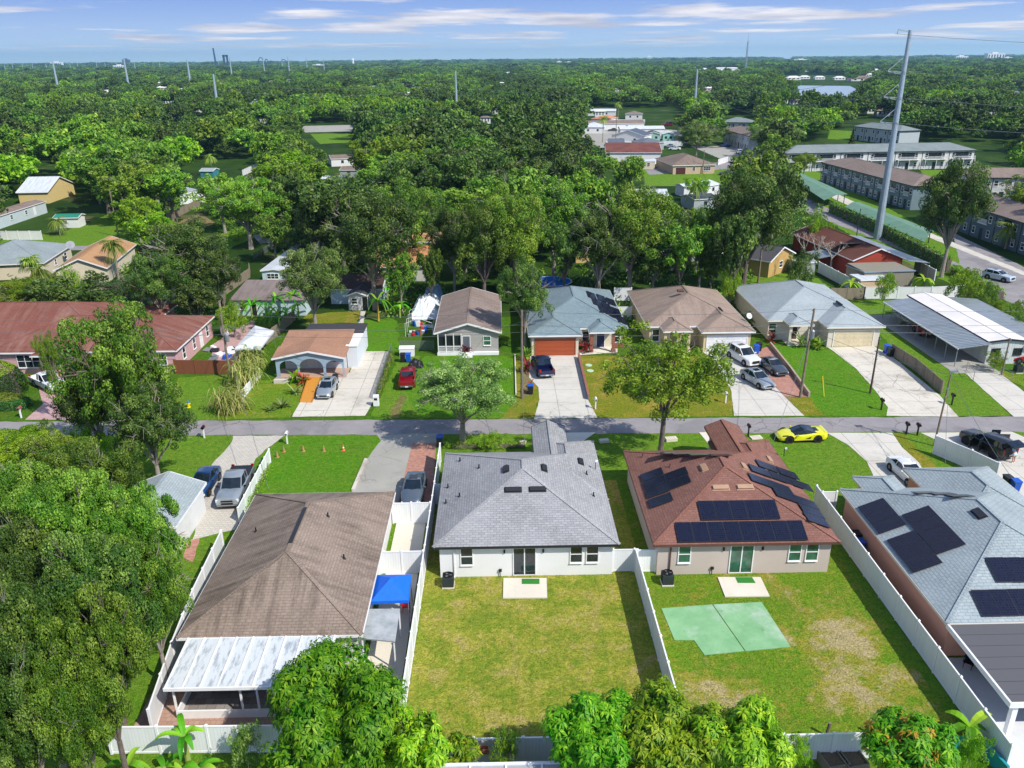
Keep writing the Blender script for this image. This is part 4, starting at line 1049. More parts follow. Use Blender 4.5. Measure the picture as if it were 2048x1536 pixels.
qh('house', 'old white house with an orange rusting roof deep in the shade of the oaks', (742, 534), (872, 532), 11, 2.6, 'gx', .4, stucco('dull_white', '#b9bab2'), plain('rust_orange_roof', '#b4825a', .9, 0, .4, .8), WHITE, [('door', 'f', .15, .9, 0, 2, BLACK), ('win', 'f', .85, .8, .9, 1.9)])  # walls in one even, slightly greyed white
qh('house', 'tan roofed house showing between the oak crowns above the orange roof', (800, 483), (885, 483), 8, 2.8, 'hip', .4, cw, R_P, WHITE)
qh('mobile_home', 'long light blue mobile home with a rusty roof at the left edge below the oaks', (-60, 450), (92, 402), 4.6, 2.8, 'gx', .15, stucco('icy_wall', '#b9c7cc'), R_T, WHITE, [('win', 'f', .5, .9, 1.2, 2.1, GLASSG), ('win', 'f', .7, .9, 1.2, 2.1, GLASSG), ('door', 'f', .82, .8, .4, 2.3, WHITE)], 'mobile home', .15)
qh('house', 'yellow walled house behind the rusty roofed mobile home', (95, 384), (150, 366), 8, 3.0, 'gy', .35, yw, R_W, WHITE, [('win', 'r', .3, .8, 1, 2)])
qh('shed', 'white shed with a green metal roof in the overgrown yard', (104, 436), (156, 435), 4.2, 2.3, 'gx', .25, ww_, ribs('green_metal_roof', '#2f8a6f', '#1f6b56', .3, .05, 0, .5, .2, '#2a7560', .3), WHITE, [('wide', 'f', .4, 1.4, 1.2, 1.7)], 'shed', .25)
qh('mobile_home', 'low mobile home with a patched silver roof in front of the teal shed', (357, 390), (412, 384), 15, 2.5, 'gy', .1, ww_, ribs('patched_silver_roof', '#b9bfc3', '#8b9297', .9, .05, 0, .5, .2, '#5d6468', .9), WHITE, (), 'mobile home', .15)
qh('shed', 'teal walled shed with a pale roof among the trees', (398, 342), (426, 342), 5, 2.7, 'gx', .25, tw, R_E, WHITE, (), 'shed', .2)
# right middle
RW = stucco('brick_red_wall', '#9c3f2e')
r0 = qh('house', 'brick red gable house with a brown roof and a tilted solar array', (1706, 521), (1812, 517), 23, 2.9, 'gy', .40, RW, shingle('chestnut_shingle', '#6f4a40', '#5e3d35', '#3e2823', .2), WHITE, [('win', 'l', .8, 1.2, 1, 2), ('win', 'l', .6, 1.2, 1, 2)])
rM, wM = r0[0], r0[2]
p_ = P(1730, 494, 4.2) ; b = MB(); mm = Matrix.Rotation(R(-12), 3, 'X'); loc_ = Vector((wM * .25, 6.5, 4.3))
for i in range(4):
    for j in range(2):
        f = MB(); f.ob(loc_ + mm @ Vector(((i - 1.5) * 1.05, (j - .5) * 1.75, 0)), (1.02, 1.7, .04), mm); f.build('solar_panel', glassm('pale_panel', '#5b6c7c', .15), rM)
b = MB(); b.slab([(wM - .1, -1, 2.75), (wM + 3.6, -1.2, 2.3), (wM + 3.6, 21, 2.3), (wM - .1, 21, 2.75)], .06); b.build('side_awning', CORR, rM)
b = MB(); b.box(wM + 3.4, wM + 3.5, -1, -.9, 0, 2.3); b.box(wM + 3.4, wM + 3.5, 8, 8.1, 0, 2.3); b.build('post', DARK, rM)
b = MB(); b.slab([(-3, 5.5, 2.1), (0.3, 5.5, 2.6), (.3, 10.5, 2.6), (-3, 10.5, 2.1)], .06); b.build('side_awning', CORR, rM)
qh('shed', 'olive grey outbuilding with a blue-grey metal roof in front of the brick red house', (1729, 544), (1832, 541), 6.2, 2.9, 'shedy', -.35, ribs('olive_panel_wall', '#847f70', '#6a6558', .4, .03, 0, .8, 0, '#6f6a5c', .3), ribs('blue_metal_roof', '#8fa3b3', '#74899a', .5, .04, 0, .4, .4, '#71808c', .5), DARK, [('win', 'f', .55, .9, 1.2, 2.0)], 'shed', .15)
qh('shed', 'small cream shed with a white roof beside the olive grey outbuilding', (1722, 560), (1782, 558), 3.6, 2.3, 'flat', 0, stucco('beige_shed', '#c2a988'), R_W, WHITE, (), 'shed', .12)
qh('house', 'small tan wooden house with a dark gable roof left of the bare white tree', (1541, 524), (1592, 506), 9, 2.8, 'gy', .4, stucco('ochre_wall', '#b4935c'), plain('charcoal_roof', '#48464a', .9), WHITE, [('win', 'f', .5, 1.0, 1.1, 2.1)])
qh('shed', 'small pale grey metal shed beside the tan wooden house', (1592, 526), (1634, 524), 3, 2.1, 'gx', .2, gw_, R_E, WHITE, (), 'shed', .12)
# tan house beyond
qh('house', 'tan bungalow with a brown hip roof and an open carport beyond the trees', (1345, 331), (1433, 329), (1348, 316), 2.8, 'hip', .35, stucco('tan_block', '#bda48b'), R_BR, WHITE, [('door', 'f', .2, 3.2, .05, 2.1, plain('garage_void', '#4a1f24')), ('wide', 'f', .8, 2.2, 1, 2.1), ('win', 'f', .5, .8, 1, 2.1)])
qh('shed', 'cream box shed with a white door on the lawn left of the tan bungalow', (1284, 322), (1311, 322), 4, 2.6, 'flat', 0, cw, R_W, WHITE, [('win', 'f', .5, .8, 1, 2)], 'shed', .1)
qh('building', 'long low building with a rusty red roof beyond the orange-leaved tree', (1211, 305), (1324, 305), (1220, 292), 3.2, 'gx', .2, ww_, plain('rusty_red_roof', '#6e4038', .9, 0, .35, .3), WHITE, (), 'building')
k_ = 0
for (a_, b2_, d_, hh, kd, wl_, rf_, lab) in [
    ((1162, 254), (1210, 254), 14, 3, 'hip', ww_, R_W, 'white bungalow with a white roof left of the trailer park pole'),
    ((1182, 237), (1218, 238), 14, 3, 'hip', ww_, plain('terracotta_roof', '#c07a58', .9), 'bungalow with an orange terracotta roof among the white roofs'),
    ((1170, 248), (1290, 246), 9, 3, 'gx', ww_, R_BR, 'long bungalow with a brown-grey roof behind the white bungalow'),
    ((1222, 270), (1290, 272), 12, 3.2, 'gy', ww_, plain('slate_blue_roof', '#4c5665', .9), 'bungalow with a large dark slate roof in the cluster of small houses'),
    ((1292, 268), (1322, 268), 10, 3, 'gy', stucco('sea_green_wall', '#8fb5a8'), plain('dark_green_roof', '#3f5a50', .9), 'sea green barn-shaped shed beside the palm'),
    ((1325, 268), (1350, 268), 10, 3, 'gy', stucco('mint_wall', '#8fc5b5'), plain('white_barn_roof', '#c5ccca', .9), 'mint green barn-shaped shed nearest the oak'),
    ((1215, 286), (1250, 286), 9, 3, 'gx', ww_, plain('slate_roof', '#59606c', .9), 'white cottage with a slate roof above the long red roof'),
    ((1285, 286), (1330, 284), 10, 3, 'hip', gw_, plain('steel_grey_roof', '#5d6672', .9), 'grey cottage with a steel grey hip roof above the long red roof'),
    ((1240, 258), (1330, 257), 7, 3, 'gx', ww_, R_W, 'long white mobile home with a white roof in the trailer park'),
    ((1230, 243), (1290, 243), 6, 3, 'gx', ww_, R_E, 'long mobile home with a light grey roof in the trailer park'),
    ((1170, 222), (1232, 222), 8, 3, 'gx', ww_, R_W, 'farthest white mobile home of the trailer park'),
    ((1250, 228), (1286, 228), 10, 3, 'hip', ww_, R_BR, 'bungalow with a mottled brown roof beside the dark oaks')]:
    qh('bungalow', lab, a_, b2_, d_, hh, kd, .3, wl_, rf_, WHITE, [('win', 'f', .3, 1, 1, 2), ('win', 'f', .7, 1, 1, 2)], 'bungalow', .3, detail=False)
# white roofs in the trees
for (a_, b2_, d_, lab, rf_) in [((1262, 392), (1338, 392), 10, 'mobile home with a patched white roof behind the bare grey branches', R_W), ((1388, 399), (1437, 396), 7, 'shed with a flat dark grey roof behind the dark oak', plain('dark_flat_roof', '#3f464c', .8)),
    ((1368, 374), (1402, 372), 5, 'white canopy roof below the tan bungalow', R_W), ((1415, 372), (1442, 368), 8, 'mobile home with a pale roof left of the dark oak', R_W),
    ((1300, 510), (1350, 512), 9, 'cottage with a mottled silver roof glimpsed through the oaks', R_W), ((1232, 372), (1262, 372), 5, 'low trailer with a white roof below the orange-leaved tree', R_W),
    ((640, 357), (690, 357), 5, 'white trailer with a fence beside the grey cottage', R_W), ((661, 318), (708, 316), 9, 'brown roofed cottage in the clearing of the wood', R_BR), ((1376, 495), (1400, 495), 8, 'sage green trailer behind the grey trees', R_E), ((678, 340), (716, 340), 7, 'small grey cottage with a white base in the clearing', R_BR),
    ((1150, 498), (1182, 498), 6, 'yellow walled pavilion with a white tent roof behind the palms', R_W)]:
    qh('cottage', lab, a_, b2_, d_, 2.6, 'gx' if 'pavilion' not in lab else 'hip', .2, yw if 'yellow' in lab else (gw_ if 'grey' in lab else ww_), rf_, WHITE, [('win', 'f', .5, .9, 1, 2)], 'cottage', .2, detail=False)
# apartments
GA = stucco('slate_green_wall', '#6d8087')
# grey block: its long face runs from near right corner back to far left; build with the short end in front
fr_l, fr_r = P(1826, 372, 5.7), P(1890, 371, 5.7); bk = P(1642, 324, 5.7)
def apart_line(label, near, far, depth, eave, wall, roof, n, balc=True, kind='hip', left=True, trim=None):
    """long face from far (left end) to near (right end), seen from its front"""
    a, b = far, near
    ang = math.atan2(b.y - a.y, b.x - a.x); w = (b - a).length
    r, f = house('apartment_building', label, (a.x, a.y), ang, [(0, w, 0, depth, eave, kind, .32)], wall, roof, trim or DARK, (), 'apartments', .5, False)
    for i in range(n):
        t = (i + .5) / n * w; s = w / n
        for z0 in (.8, eave - 2.1):
            for dx in (-s * .32, s * .3): opening(r, 'win', 'f', .5, t + dx, .9, z0, z0 + 1.25, WHITE)
        opening(r, 'door', 'f', .5, t, .9, .05, 2.1, plain('dark_door', '#2a3036'))
        if balc:
            M_ = frame_at('f', .5, t, 1); b_ = MB(); h = s * .2 if not balc == 'wide' else s * .42; o_ = .25 if balc != 'wide' else 1.4
            fbox(b_, M_, -h, h, 0, o_, eave - 2.7, eave - 2.6); fbox(b_, M_, -h, h, o_ - .06, o_, eave - 1.75, eave - 1.68)
            k = int(2 * h / .22)
            for q in range(k): fbox(b_, M_, -h + q * .22, -h + q * .22 + .07, o_ - .05, o_ - .01, eave - 2.6, eave - 1.75)
            if balc == 'wide':
                for q in (-h, 0, h - .12): fbox(b_, M_, q, q + .12, o_ - .16, o_ - .03, 0, eave - 2.7)
            b_.build('balcony', WHITE, r)
            g = MB(); fbox(g, M_, -h * .8, h * .8, 0, .03, eave - 2.55, eave - .55); g.build('balcony_door', GLASS, r)
        dp = MB(); M2 = frame_at('f', .5, t - s * .48, 1); fbox(dp, M2, -.06, .06, 0, .1, 0, eave - .1); dp.build('downpipe', DARK, r)
    return r
apart_line('slate grey two storey apartment block with a brown roof behind the green carports', fr_l, bk, 11.5, 5.7, GA, shingle('taupe_block_roof', '#887a72', '#7b6e67', '#5f544e', .3), 8)
apart_line('white two storey apartment block with a grey roof and long white balconies', P(1955, 300, 5.7), P(1572, 307, 5.7), 12, 5.7, stucco('apartment_white', '#c6c8c6'), shingle('grey_block_roof', '#7f898a', '#747e7f', '#5a6364', .2), 7, 'wide')
apart_line('white apartment block with a brown roof cut by the right edge', P(2170, 356, 5.7), P(1944, 355, 5.7), 11, 5.7, stucco('apartment_white', '#c6c8c6'), shingle('taupe_block_roof', '#887a72', '#7b6e67', '#5f544e', .3), 5, False)
apart_line('dark slate apartment block with a brown roof behind the fan palm', P(2160, 480, 5.7), P(1862, 388, 5.7), 11, 5.7, stucco('dark_slate_wall', '#55656d'), shingle('taupe_block_roof', '#887a72', '#7b6e67', '#5f544e', .3), 6)
apart_line('white townhouse row with a brown roof beside the blue parked car', P(1497, 272, 5.7), P(1446, 258, 5.7), 11, 5.7, stucco('apartment_white', '#c6c8c6'), shingle('taupe_block_roof', '#887a72', '#7b6e67', '#5f544e', .3), 4, False, 'hip')
apart_line('grey roofed apartment block half hidden behind the white townhouse row', P(1505, 245, 5.7), P(1443, 244, 5.7), 12, 5.7, stucco('apartment_white', '#c6c8c6'), shingle('grey_block_roof', '#7f898a', '#747e7f', '#5a6364', .2), 3, False)
apart_line('grey roofed apartment block under the big oaks beyond the lawn', P(1800, 262, 5.7), P(1706, 252, 5.7), 11, 5.7, stucco('apartment_blue', '#aab4b8'), shingle('grey_block_roof', '#7f898a', '#747e7f', '#5a6364', .2), 4, False)
# green carports
GR = plain('green_roof_felt', '#5d7f6c', .9, 0, .15, .5)
def carport(label, pts, z=2.5):
    w = [P(*p, z) for p in pts]
    r = empty('carport', (w[0].x, w[0].y, 0), 0, label, 'carport', 'green roofed carports')
    m0, m1 = (w[0] + w[1]) / 2 + Vector((0, 0, .55)), (w[2] + w[3]) / 2 + Vector((0, 0, .55))
    b = MB(); b.slab([w[0], m0, m1, w[3]], .1); b.slab([m0, w[1], w[2], m1], .1); b.build('roof', GR, r, local=False)
    n = 9
    for k in range(n):
        for (a, c) in ((w[0], w[3]), (w[1], w[2])):
            q = a + (c - a) * (k + .3) / n; m = q + ((w[1] + w[2]) / 2 - (w[0] + w[3]) / 2).normalized() * (.4 if a is w[0] else -.4)
            b = MB(); b.box(m.x - .07, m.x + .07, m.y - .07, m.y + .07, 0, z - .05); b.build('post', DARK, r, local=False)
    return r
carport('nearer green carport behind the vine covered fence, below the steel power pole', [(1848, 484), (1868, 462), (1718, 404), (1690, 414)])
carport('farther green carport beside the slate grey apartments', [(1648, 400), (1695, 388), (1600, 345), (1575, 352)])
# ------------------------------------------------------------------ vehicles (local frame: front towards +x)
TYRE = plain('tyre_rubber', '#17171a', .85); RIM = plain('alloy_rim', '#9a9da2', .3, .8); RIMB = plain('black_rim', '#1c1c20', .3, .6)
CGL = glassm('car_glass', '#1c252c', .04); LAMP = plain('headlamp_lens', '#cfd6dc', .15); TAIL = plain('tail_lamp_lens', '#8a1216', .2); CHROME = plain('chrome', '#a8adb2', .2, .9)
GRL = plain('black_grille', '#101114', .5); PLATE = plain('number_plate', '#c9ccd0', .5)
def loft(b, secs, mi=0, cap=True):
    """secs: list of rings (same count) of points"""
    n = len(secs[0]); vs = [p for s_ in secs for p in s_]; fs = []
    for i in range(len(secs) - 1):
        for k in range(n - 1): fs.append((i * n + k, (i + 1) * n + k, (i + 1) * n + k + 1, i * n + k + 1))
    if cap: fs.append(tuple(range(n))); fs.append(tuple(range((len(secs) - 1) * n, len(secs) * n))[::-1])
    b.add(vs, fs, mi)
def interp(tab, x):
    for (a, va), (c, vc) in zip(tab, tab[1:]):
        if x <= c: t = (x - a) / (c - a) if c > a else 0; return [p + (q - p) * t for p, q in zip(va, vc)]
    return list(tab[-1][1])
def car(label, loc, heading, paint, kind='sedan', L=4.7, Wd=1.82, Ht=1.45, rim=None, cat='car', trimc=None, group=None, name=None, cover=None, open_doors=False, hood=None):
    root = empty(name or {'pickup': 'pickup_truck', 'suv': 'suv', 'sports': 'sports_car'}.get(kind, 'car'), (loc[0], loc[1], loc[2] if len(loc) > 2 else .03), heading, label, cat, group)
    h = L / 2; w = Wd / 2; gc = {'sedan': .16, 'hatch': .16, 'suv': .24, 'pickup': .3, 'sports': .12}[kind]; wr = {'sedan': .33, 'hatch': .31, 'suv': .39, 'pickup': .4, 'sports': .35}[kind]
    # (x, (halfwidth, sill z, shoulder z, deck z))
    if kind == 'sedan': prof = [(-h, (w * .80, gc + .22, .68, .84)), (-h + .12, (w * .93, gc + .05, .76, .97)), (-h + .9, (w, gc, .86, 1.02)), (-.3, (w, gc, .88, .98)), (h * .35, (w, gc, .86, .96)), (h - 1.0, (w * .98, gc, .80, .90)), (h - .22, (w * .88, gc + .04, .64, .76)), (h, (w * .70, gc + .16, .50, .60))]
    elif kind == 'hatch': prof = [(-h, (w * .84, gc + .22, .78, .95)), (-h + .12, (w * .95, gc + .05, .88, 1.02)), (-h + .8, (w, gc, .92, 1.03)), (h * .3, (w, gc, .88, 1.0)), (h - .9, (w * .98, gc, .82, .92)), (h - .2, (w * .88, gc + .04, .64, .76)), (h, (w * .70, gc + .16, .50, .60))]
    elif kind == 'suv': prof = [(-h, (w * .90, gc + .25, .95, 1.12)), (-h + .12, (w * .97, gc + .06, 1.05, 1.18)), (-h + .9, (w, gc, 1.08, 1.18)), (h * .35, (w, gc, 1.06, 1.16)), (h - .9, (w, gc, 1.02, 1.12)), (h - .14, (w * .93, gc + .04, .90, 1.04)), (h, (w * .84, gc + .16, .68, .82))]
    elif kind == 'pickup': prof = [(-h, (w * .94, gc + .24, 1.0, 1.06)), (-h + .1, (w * .99, gc + .1, 1.02, 1.08)), (0.2, (w, gc + .05, 1.06, 1.12)), (h * .35, (w, gc, 1.06, 1.16)), (h - .9, (w, gc, 1.04, 1.15)), (h - .14, (w * .94, gc + .04, .95, 1.06)), (h, (w * .86, gc + .12, .72, .86))]
    else: prof = [(-h, (w * .84, gc + .28, .74, .86)), (-h + .15, (w * .96, gc + .1, .82, .93)), (-h + 1.0, (w, gc, .84, .96)), (-.2, (w * .96, gc, .72, .90)), (h * .35, (w * .98, gc, .66, .74)), (h - .9, (w, gc, .68, .70)), (h - .25, (w * .86, gc + .02, .48, .56)), (h, (w * .60, gc + .06, .30, .36))]
    xs = sorted(set([p[0] for p in prof] + list(np.linspace(-h + .12, h - .22, 15))))
    ax = (-h + {'pickup': 1.25, 'suv': .98, 'sports': .95}.get(kind, .95), h - {'pickup': .98, 'suv': .95, 'sports': 1.0}.get(kind, .88))
    b = MB(); secs = []
    bed = kind == 'pickup'; bedx = -h + L * .34
    for x in xs:
        hw, sz, sh, dk = interp(prof, x)
        secs.append([(x, -hw * .86, sz), (x, -hw, sz + .12), (x, -hw * 1.0, (sz + sh) / 2), (x, -hw * .985, sh), (x, -hw * .86, dk - .02), (x, -hw * .4, dk + .015), (x, hw * .4, dk + .015), (x, hw * .86, dk - .02), (x, hw * .985, sh), (x, hw, (sz + sh) / 2), (x, hw, sz + .12), (x, hw * .86, sz)])
    if bed:
        front = [s_ for s_ in secs if s_[0][0] >= bedx - .01]
        hw, sz, sh, dk = interp(prof, bedx); s0 = [(bedx, y, z) for (_, y, z) in front[0]]
        loft(b, [s0] + front)
    else: loft(b, secs)
    n_ = len(secs[0])
    for s_ in ([s0] + front if bed else secs): pass
    body = b.build('body', paint, root, smooth=True)
    md = body.modifiers.new('edge', 'EDGE_SPLIT'); md.split_angle = R(38)
    # wheel arches and wheels
    for x in ax:
        for s_ in (-1, 1):
            a = MB(); a.lathe((x, s_ * (w - .02), wr), [(wr + .075, -.05), (wr + .075, .035)], 22, m=Matrix.Rotation(math.pi / 2, 3, 'X')); a.build('wheel_arch', TYRE if kind != 'sports' else TYRE, root)
            t = MB(); t.lathe((x, s_ * (w - .09), wr), [(wr * .6, -.11), (wr * .94, -.115), (wr, -.07), (wr, .07), (wr * .94, .115), (wr * .6, .11)], 20, m=Matrix.Rotation(math.pi / 2, 3, 'X'))
            tw_ = t.build('wheel', TYRE, root)
            t = MB(); yy = s_ * (w + .025)
            t.lathe((x, yy - s_ * .02, wr), [(wr * .62, -.012), (wr * .62, .012)], 18, m=Matrix.Rotation(math.pi / 2, 3, 'X'))
            for k in range(5): t.ob((x + math.cos(k * 1.257) * wr * .3, yy, wr + math.sin(k * 1.257) * wr * .3), (wr * .6, .02, .07), Matrix.Rotation(-k * 1.257, 3, 'Y'))
            t.build('rim', rim or RIM, tw_)
    # greenhouse: (x bottom rear, x top rear, x top front, x bottom front)
    g = {'sedan': (-h + .55, -h + 1.25, h - 2.45, h - 1.45), 'hatch': (-h + .12, -h + .55, h - 2.15, h - 1.15), 'suv': (-h + .15, -h + .42, h - 2.3, h - 1.45), 'pickup': (bedx + .02, bedx + .18, h - 2.35, h - 1.6), 'sports': (-h + 1.0, -h + 1.95, h - 2.35, h - 1.45)}[kind]
    zb = lambda x: interp(prof, x)[3] - .04
    wb_, wt_ = w * .90, w * (.68 if kind not in ('suv', 'pickup') else .76)
    rz0, rz1 = Ht - .06, Ht
    b = MB()
    lo = [(g[0], -wb_ * .92, zb(g[0])), (g[3], -wb_ * .92, zb(g[3])), (g[3], wb_ * .92, zb(g[3])), (g[0], wb_ * .92, zb(g[0]))]
    mx_ = (g[1] + g[2]) / 2; lm = (g[0] + g[3]) / 2
    lo6 = [lo[0], (lm, -wb_, zb(lm)), lo[1], (g[3] + .16, 0, zb(g[3])), lo[2], (lm, wb_, zb(lm)), lo[3], (g[0] - .08, 0, zb(g[0]))]
    up6 = [(g[1], -wt_, rz0 - .03), (mx_, -wt_ * 1.03, rz0), (g[2], -wt_, rz0 - .05), (g[2] + .12, 0, rz0 - .03), (g[2], wt_, rz0 - .05), (mx_, wt_ * 1.03, rz0), (g[1], wt_, rz0 - .03), (g[1] - .05, 0, rz0 - .02)]
    b.add(lo6 + up6, [(k, (k + 1) % 8, 8 + (k + 1) % 8, 8 + k) for k in range(8)])
    gl = b.build('windows', CGL, root)
    b = MB(); c_ = [(x, y * 1.02, z) for x, y, z in up6]
    in_ = [((x - mx_) * .82 + mx_, y * .78, rz1) for x, y, z in up6]
    b.add(c_ + in_, [(k, (k + 1) % 8, 8 + (k + 1) % 8, 8 + k) for k in range(8)] + [tuple(range(8, 16))])
    for k in (0, 2, 4, 6): b.bar(Vector(lo6[k]) * 1.0, Vector(up6[k]) * 1.0, .07 if kind != 'sports' else .05)
    for x in ([mx_ - .1] if kind in ('sedan', 'pickup', 'hatch') else ([mx_ + .35, mx_ - .75] if kind == 'suv' else [])):
        for s_ in (-1, 1): b.bar((x, s_ * wb_ * 1.0, zb(x)), (x, s_ * wt_ * 1.03, rz0), .08, .05)
    rf = b.build('roof', cover or paint, root, smooth=True)
    md = rf.modifiers.new('edge', 'EDGE_SPLIT'); md.split_angle = R(35)
    if kind in ('sedan', 'hatch', 'suv') and not open_doors:
        b = MB(); b.box(mx_ - .1, mx_ + .55, -wt_ * .55, wt_ * .55, rz1 + .002, rz1 + .012); b.build('sunroof', CGL, root) if kind != 'sedan' or Ht > 1.46 else None
    # lamps, grille, bumpers, mirrors, plate
    hwf = interp(prof, h - .2)[0]; zf = interp(prof, h - .12)[2]
    for s_ in (-1, 1):
        if kind == 'sports':
            f = MB(); f.add([(h - .35, s_ * hwf * .95, .60), (h - .85, s_ * w * .93, .73), (h - .9, s_ * w * .80, .745), (h - .45, s_ * hwf * .72, .64)], [(0, 1, 2, 3)]); f.build('headlight', DARK, root)
        else:
            f = MB(); f.ob((h - .13, s_ * hwf * .80, zf - .08), (.16, hwf * .36, .17 if kind not in ('pickup', 'suv') else .24), rotz(-s_ * .35)); f.build('headlight', LAMP, root, bevel=.03)
        hwr, _, shr, dkr = interp(prof, -h + .04)
        f = MB(); f.ob((-h + .05, s_ * hwr * .86, shr - (.06 if kind not in ('suv', 'pickup') else -.02)), (.14, hwr * .26, .18 if kind not in ('suv', 'pickup') else .36), rotz(s_ * .2)); f.build('tail_light', TAIL, root, bevel=.02)
        f = MB(); mxx = g[3] - .28; f.ob((mxx, s_ * (w + .10), zb(mxx) + .08), (.12, .22, .14)); f.build('mirror', paint if kind != 'pickup' else GRL, root, bevel=.03)
    zg = (interp(prof, h)[1] + interp(prof, h)[2]) / 2
    f = MB(); f.box(h - .07, h + .02, -hwf * .5, hwf * .5, zg - .02, zf - .02 if kind in ('pickup', 'suv') else zg + .14)
    if kind in ('pickup', 'suv'): f2 = MB(); f2.box(h - .02, h + .035, -hwf * .62, hwf * .62, (zg + zf) / 2 - .04, (zg + zf) / 2 + .02); f2.build('grille_bar', CHROME, root)
    f.build('grille', GRL, root)
    for bx in ((h - .16, h + .05, -hwf * .86, hwf * .86, gc + .1, gc + .24), (-h - .05, -h + .16, -w * .82, w * .82, gc + .12, gc + .3)): f = MB(); f.box(*bx); f.build('bumper', (CHROME if kind == 'pickup' else GRL if kind == 'sports' else paint), root, bevel=.03)
    f = MB(); f.box(-h - .075, -h - .05, -.17, .17, gc + .3, gc + .44) if kind != 'pickup' else f.box(-h - .075, -h - .05, -.17, .17, gc + .13, gc + .27); f.build('number_plate', PLATE, root)
    if bed:
        hwr, _, shr, _ = interp(prof, -h + .1); T = shr + .02
        f = MB(); f.box(-h, bedx, -w * .985, -w * .985 + .09, gc + .1, T); f.box(-h, bedx, w * .985 - .09, w * .985, gc + .1, T); f.box(-h, -h + .08, -w * .985 + .09, w * .985 - .09, gc + .2, T - .02)
        f.box(-h + .08, bedx, -w * .89, w * .89, gc + .25, gc + .33)
        f.build('cargo_bed', paint, root, bevel=.02)
        if trimc: f = MB(); f.box(-h + .04, bedx + .0, -w * .94, w * .94, T + .002, T + .05); f.build('bed_cover', trimc, root, bevel=.02)
    if kind == 'sports':
        f = MB(); f.box(-h + .02, -h + .3, -w * .8, w * .8, .93, .97); f.build('spoiler', paint, root, bevel=.01)
        for s_ in (-1, 1):
            f = MB(); f.add([(-.75, s_ * (w + .005), .66), (-.35, s_ * (w * .99), .5), (-.15, s_ * w * .985, .42), (-.62, s_ * (w + .005), .42)], [(0, 1, 2, 3)]); f.build('air_intake', GRL, root)
            f = MB(); f.add([(-.15, s_ * w * .985, .28), (-1.0, s_ * (w + .004), .28), (-1.0, s_ * (w + .004), .18), (h - 1.4, s_ * (w + .004), .18), (h - 1.4, s_ * (w + .004), .24)], [(0, 1, 2, 3, 4)]); f.build('sill', GRL, root)
        f = MB(); f.box(-h + .75, -h + 1.7, -w * .42, w * .42, .95, .99); f.build('engine_cover', CGL, root)
    if hood: f = MB(); f.ob((h - 1.0, 0, interp(prof, h - .9)[3] + .03), (1.0, w * 1.0, .03), Matrix.Rotation(.06, 3, 'Y')); f.build('hood', hood, root, bevel=.02)
    if open_doors:
        for x0, a in ((h - 1.75, 1.1), (h - 2.75, 1.1)):
            for s_ in (-1, 1):
                m = rotz(s_ * (math.pi - 1.15)); c = Vector((x0, s_ * w, 0)) + m @ Vector((.5, 0, 0))
                f = MB(); f.ob((c.x, c.y, .72), (1.0, .09, .85), m); dr = f.build('door', paint, root, bevel=.03)
                f = MB(); f.ob((c.x, c.y, 1.36), (.8, .03, .42), m); f.build('pane', CGL, dr)
        f = MB(); f.ob((-h - .35, 0, Ht + .12), (1.05, w * 1.6, .07), Matrix.Rotation(-.2, 3, 'Y')); tg_ = f.build('tailgate', paint, root, bevel=.03)
        f = MB(); f.ob((-h - .3, 0, Ht + .16), (.6, w * 1.2, .03), Matrix.Rotation(-.2, 3, 'Y')); f.build('pane', CGL, tg_)
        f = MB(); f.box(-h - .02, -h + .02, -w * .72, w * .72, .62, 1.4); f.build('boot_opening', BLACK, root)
    return root
def PC(px, py): return P(px, py, 0.03)
def hd(a, b):
    """heading from the pixel of the tail to the pixel of the nose"""
    u = P(*b) - P(*a); return math.atan2(u.y, u.x)
SIL = carpaint('silver_paint', '#9fa8ad', .5)
car('yellow sports car with a dark soft top parked on the grass verge', PC(1599, 877), R(180 + 1.5), carpaint('yellow_paint', '#d9d814', .0), 'sports', 4.65, 1.95, 1.24, RIMB, 'sports car', cover=plain('dark_blue_top', '#2b3a47', .5))
car('silver pickup truck with a black covered bed on the pale block drive', PC(473, 985), hd((492, 945), (462, 1008)), SIL, 'pickup', 5.9, 2.0, 1.88, cat='pickup', trimc=plain('vinyl_cover', '#23252c', .6))
car('dark blue sedan tucked behind the small white garage', PC(410, 975), hd((436, 940), (390, 1010)), carpaint('dark_blue_paint', '#16406f', .4), 'sedan', 4.6, 1.8, 1.45)
car('grey saloon on the red brick strip facing the white gate', PC(828, 988), R(-91), carpaint('slate_paint', '#5f6c78', .5), 'sedan', 4.7, 1.84, 1.47)
car('silver hatchback beside the wooden ramp of the arched house', PC(655, 786), hd((668, 765), (646, 803)), SIL, 'hatch', 4.1, 1.72, 1.47)
car('red pickup truck parked on the lawn beside the small roadside tree', PC(816, 765), R(93), carpaint('dark_red_paint', '#8f1524', .3), 'pickup', 5.0, 1.78, 1.7, cat='pickup')
car('navy blue pickup truck in front of the wood-coloured garage door', PC(1085, 742), R(98), carpaint('navy_paint', '#141b4d', .5), 'pickup', 5.4, 1.92, 1.85, cat='pickup')
car('white four-wheel drive at the top of the drive by the white garage door', PC(1486, 722), R(-72), carpaint('white_paint_car', '#d5d8da', .0), 'suv', 5.0, 1.98, 1.88, cat='suv')
car('silver saloon parked nearest the road in front of the white four-wheel drive', PC(1514, 766), R(-73), SIL, 'sedan', 4.8, 1.8, 1.47)
car('dark grey saloon on the brick paved strip beside the low wall', PC(1546, 741), R(-80), carpaint('graphite_paint', '#4b5158', .5), 'sedan', 4.5, 1.76, 1.42)
car('white coupe partly hidden behind the peach house roof', PC(1815, 955), hd((1785, 928), (1850, 985)), carpaint('white_paint_car', '#d5d8da', .0), 'sedan', 4.7, 1.86, 1.38)
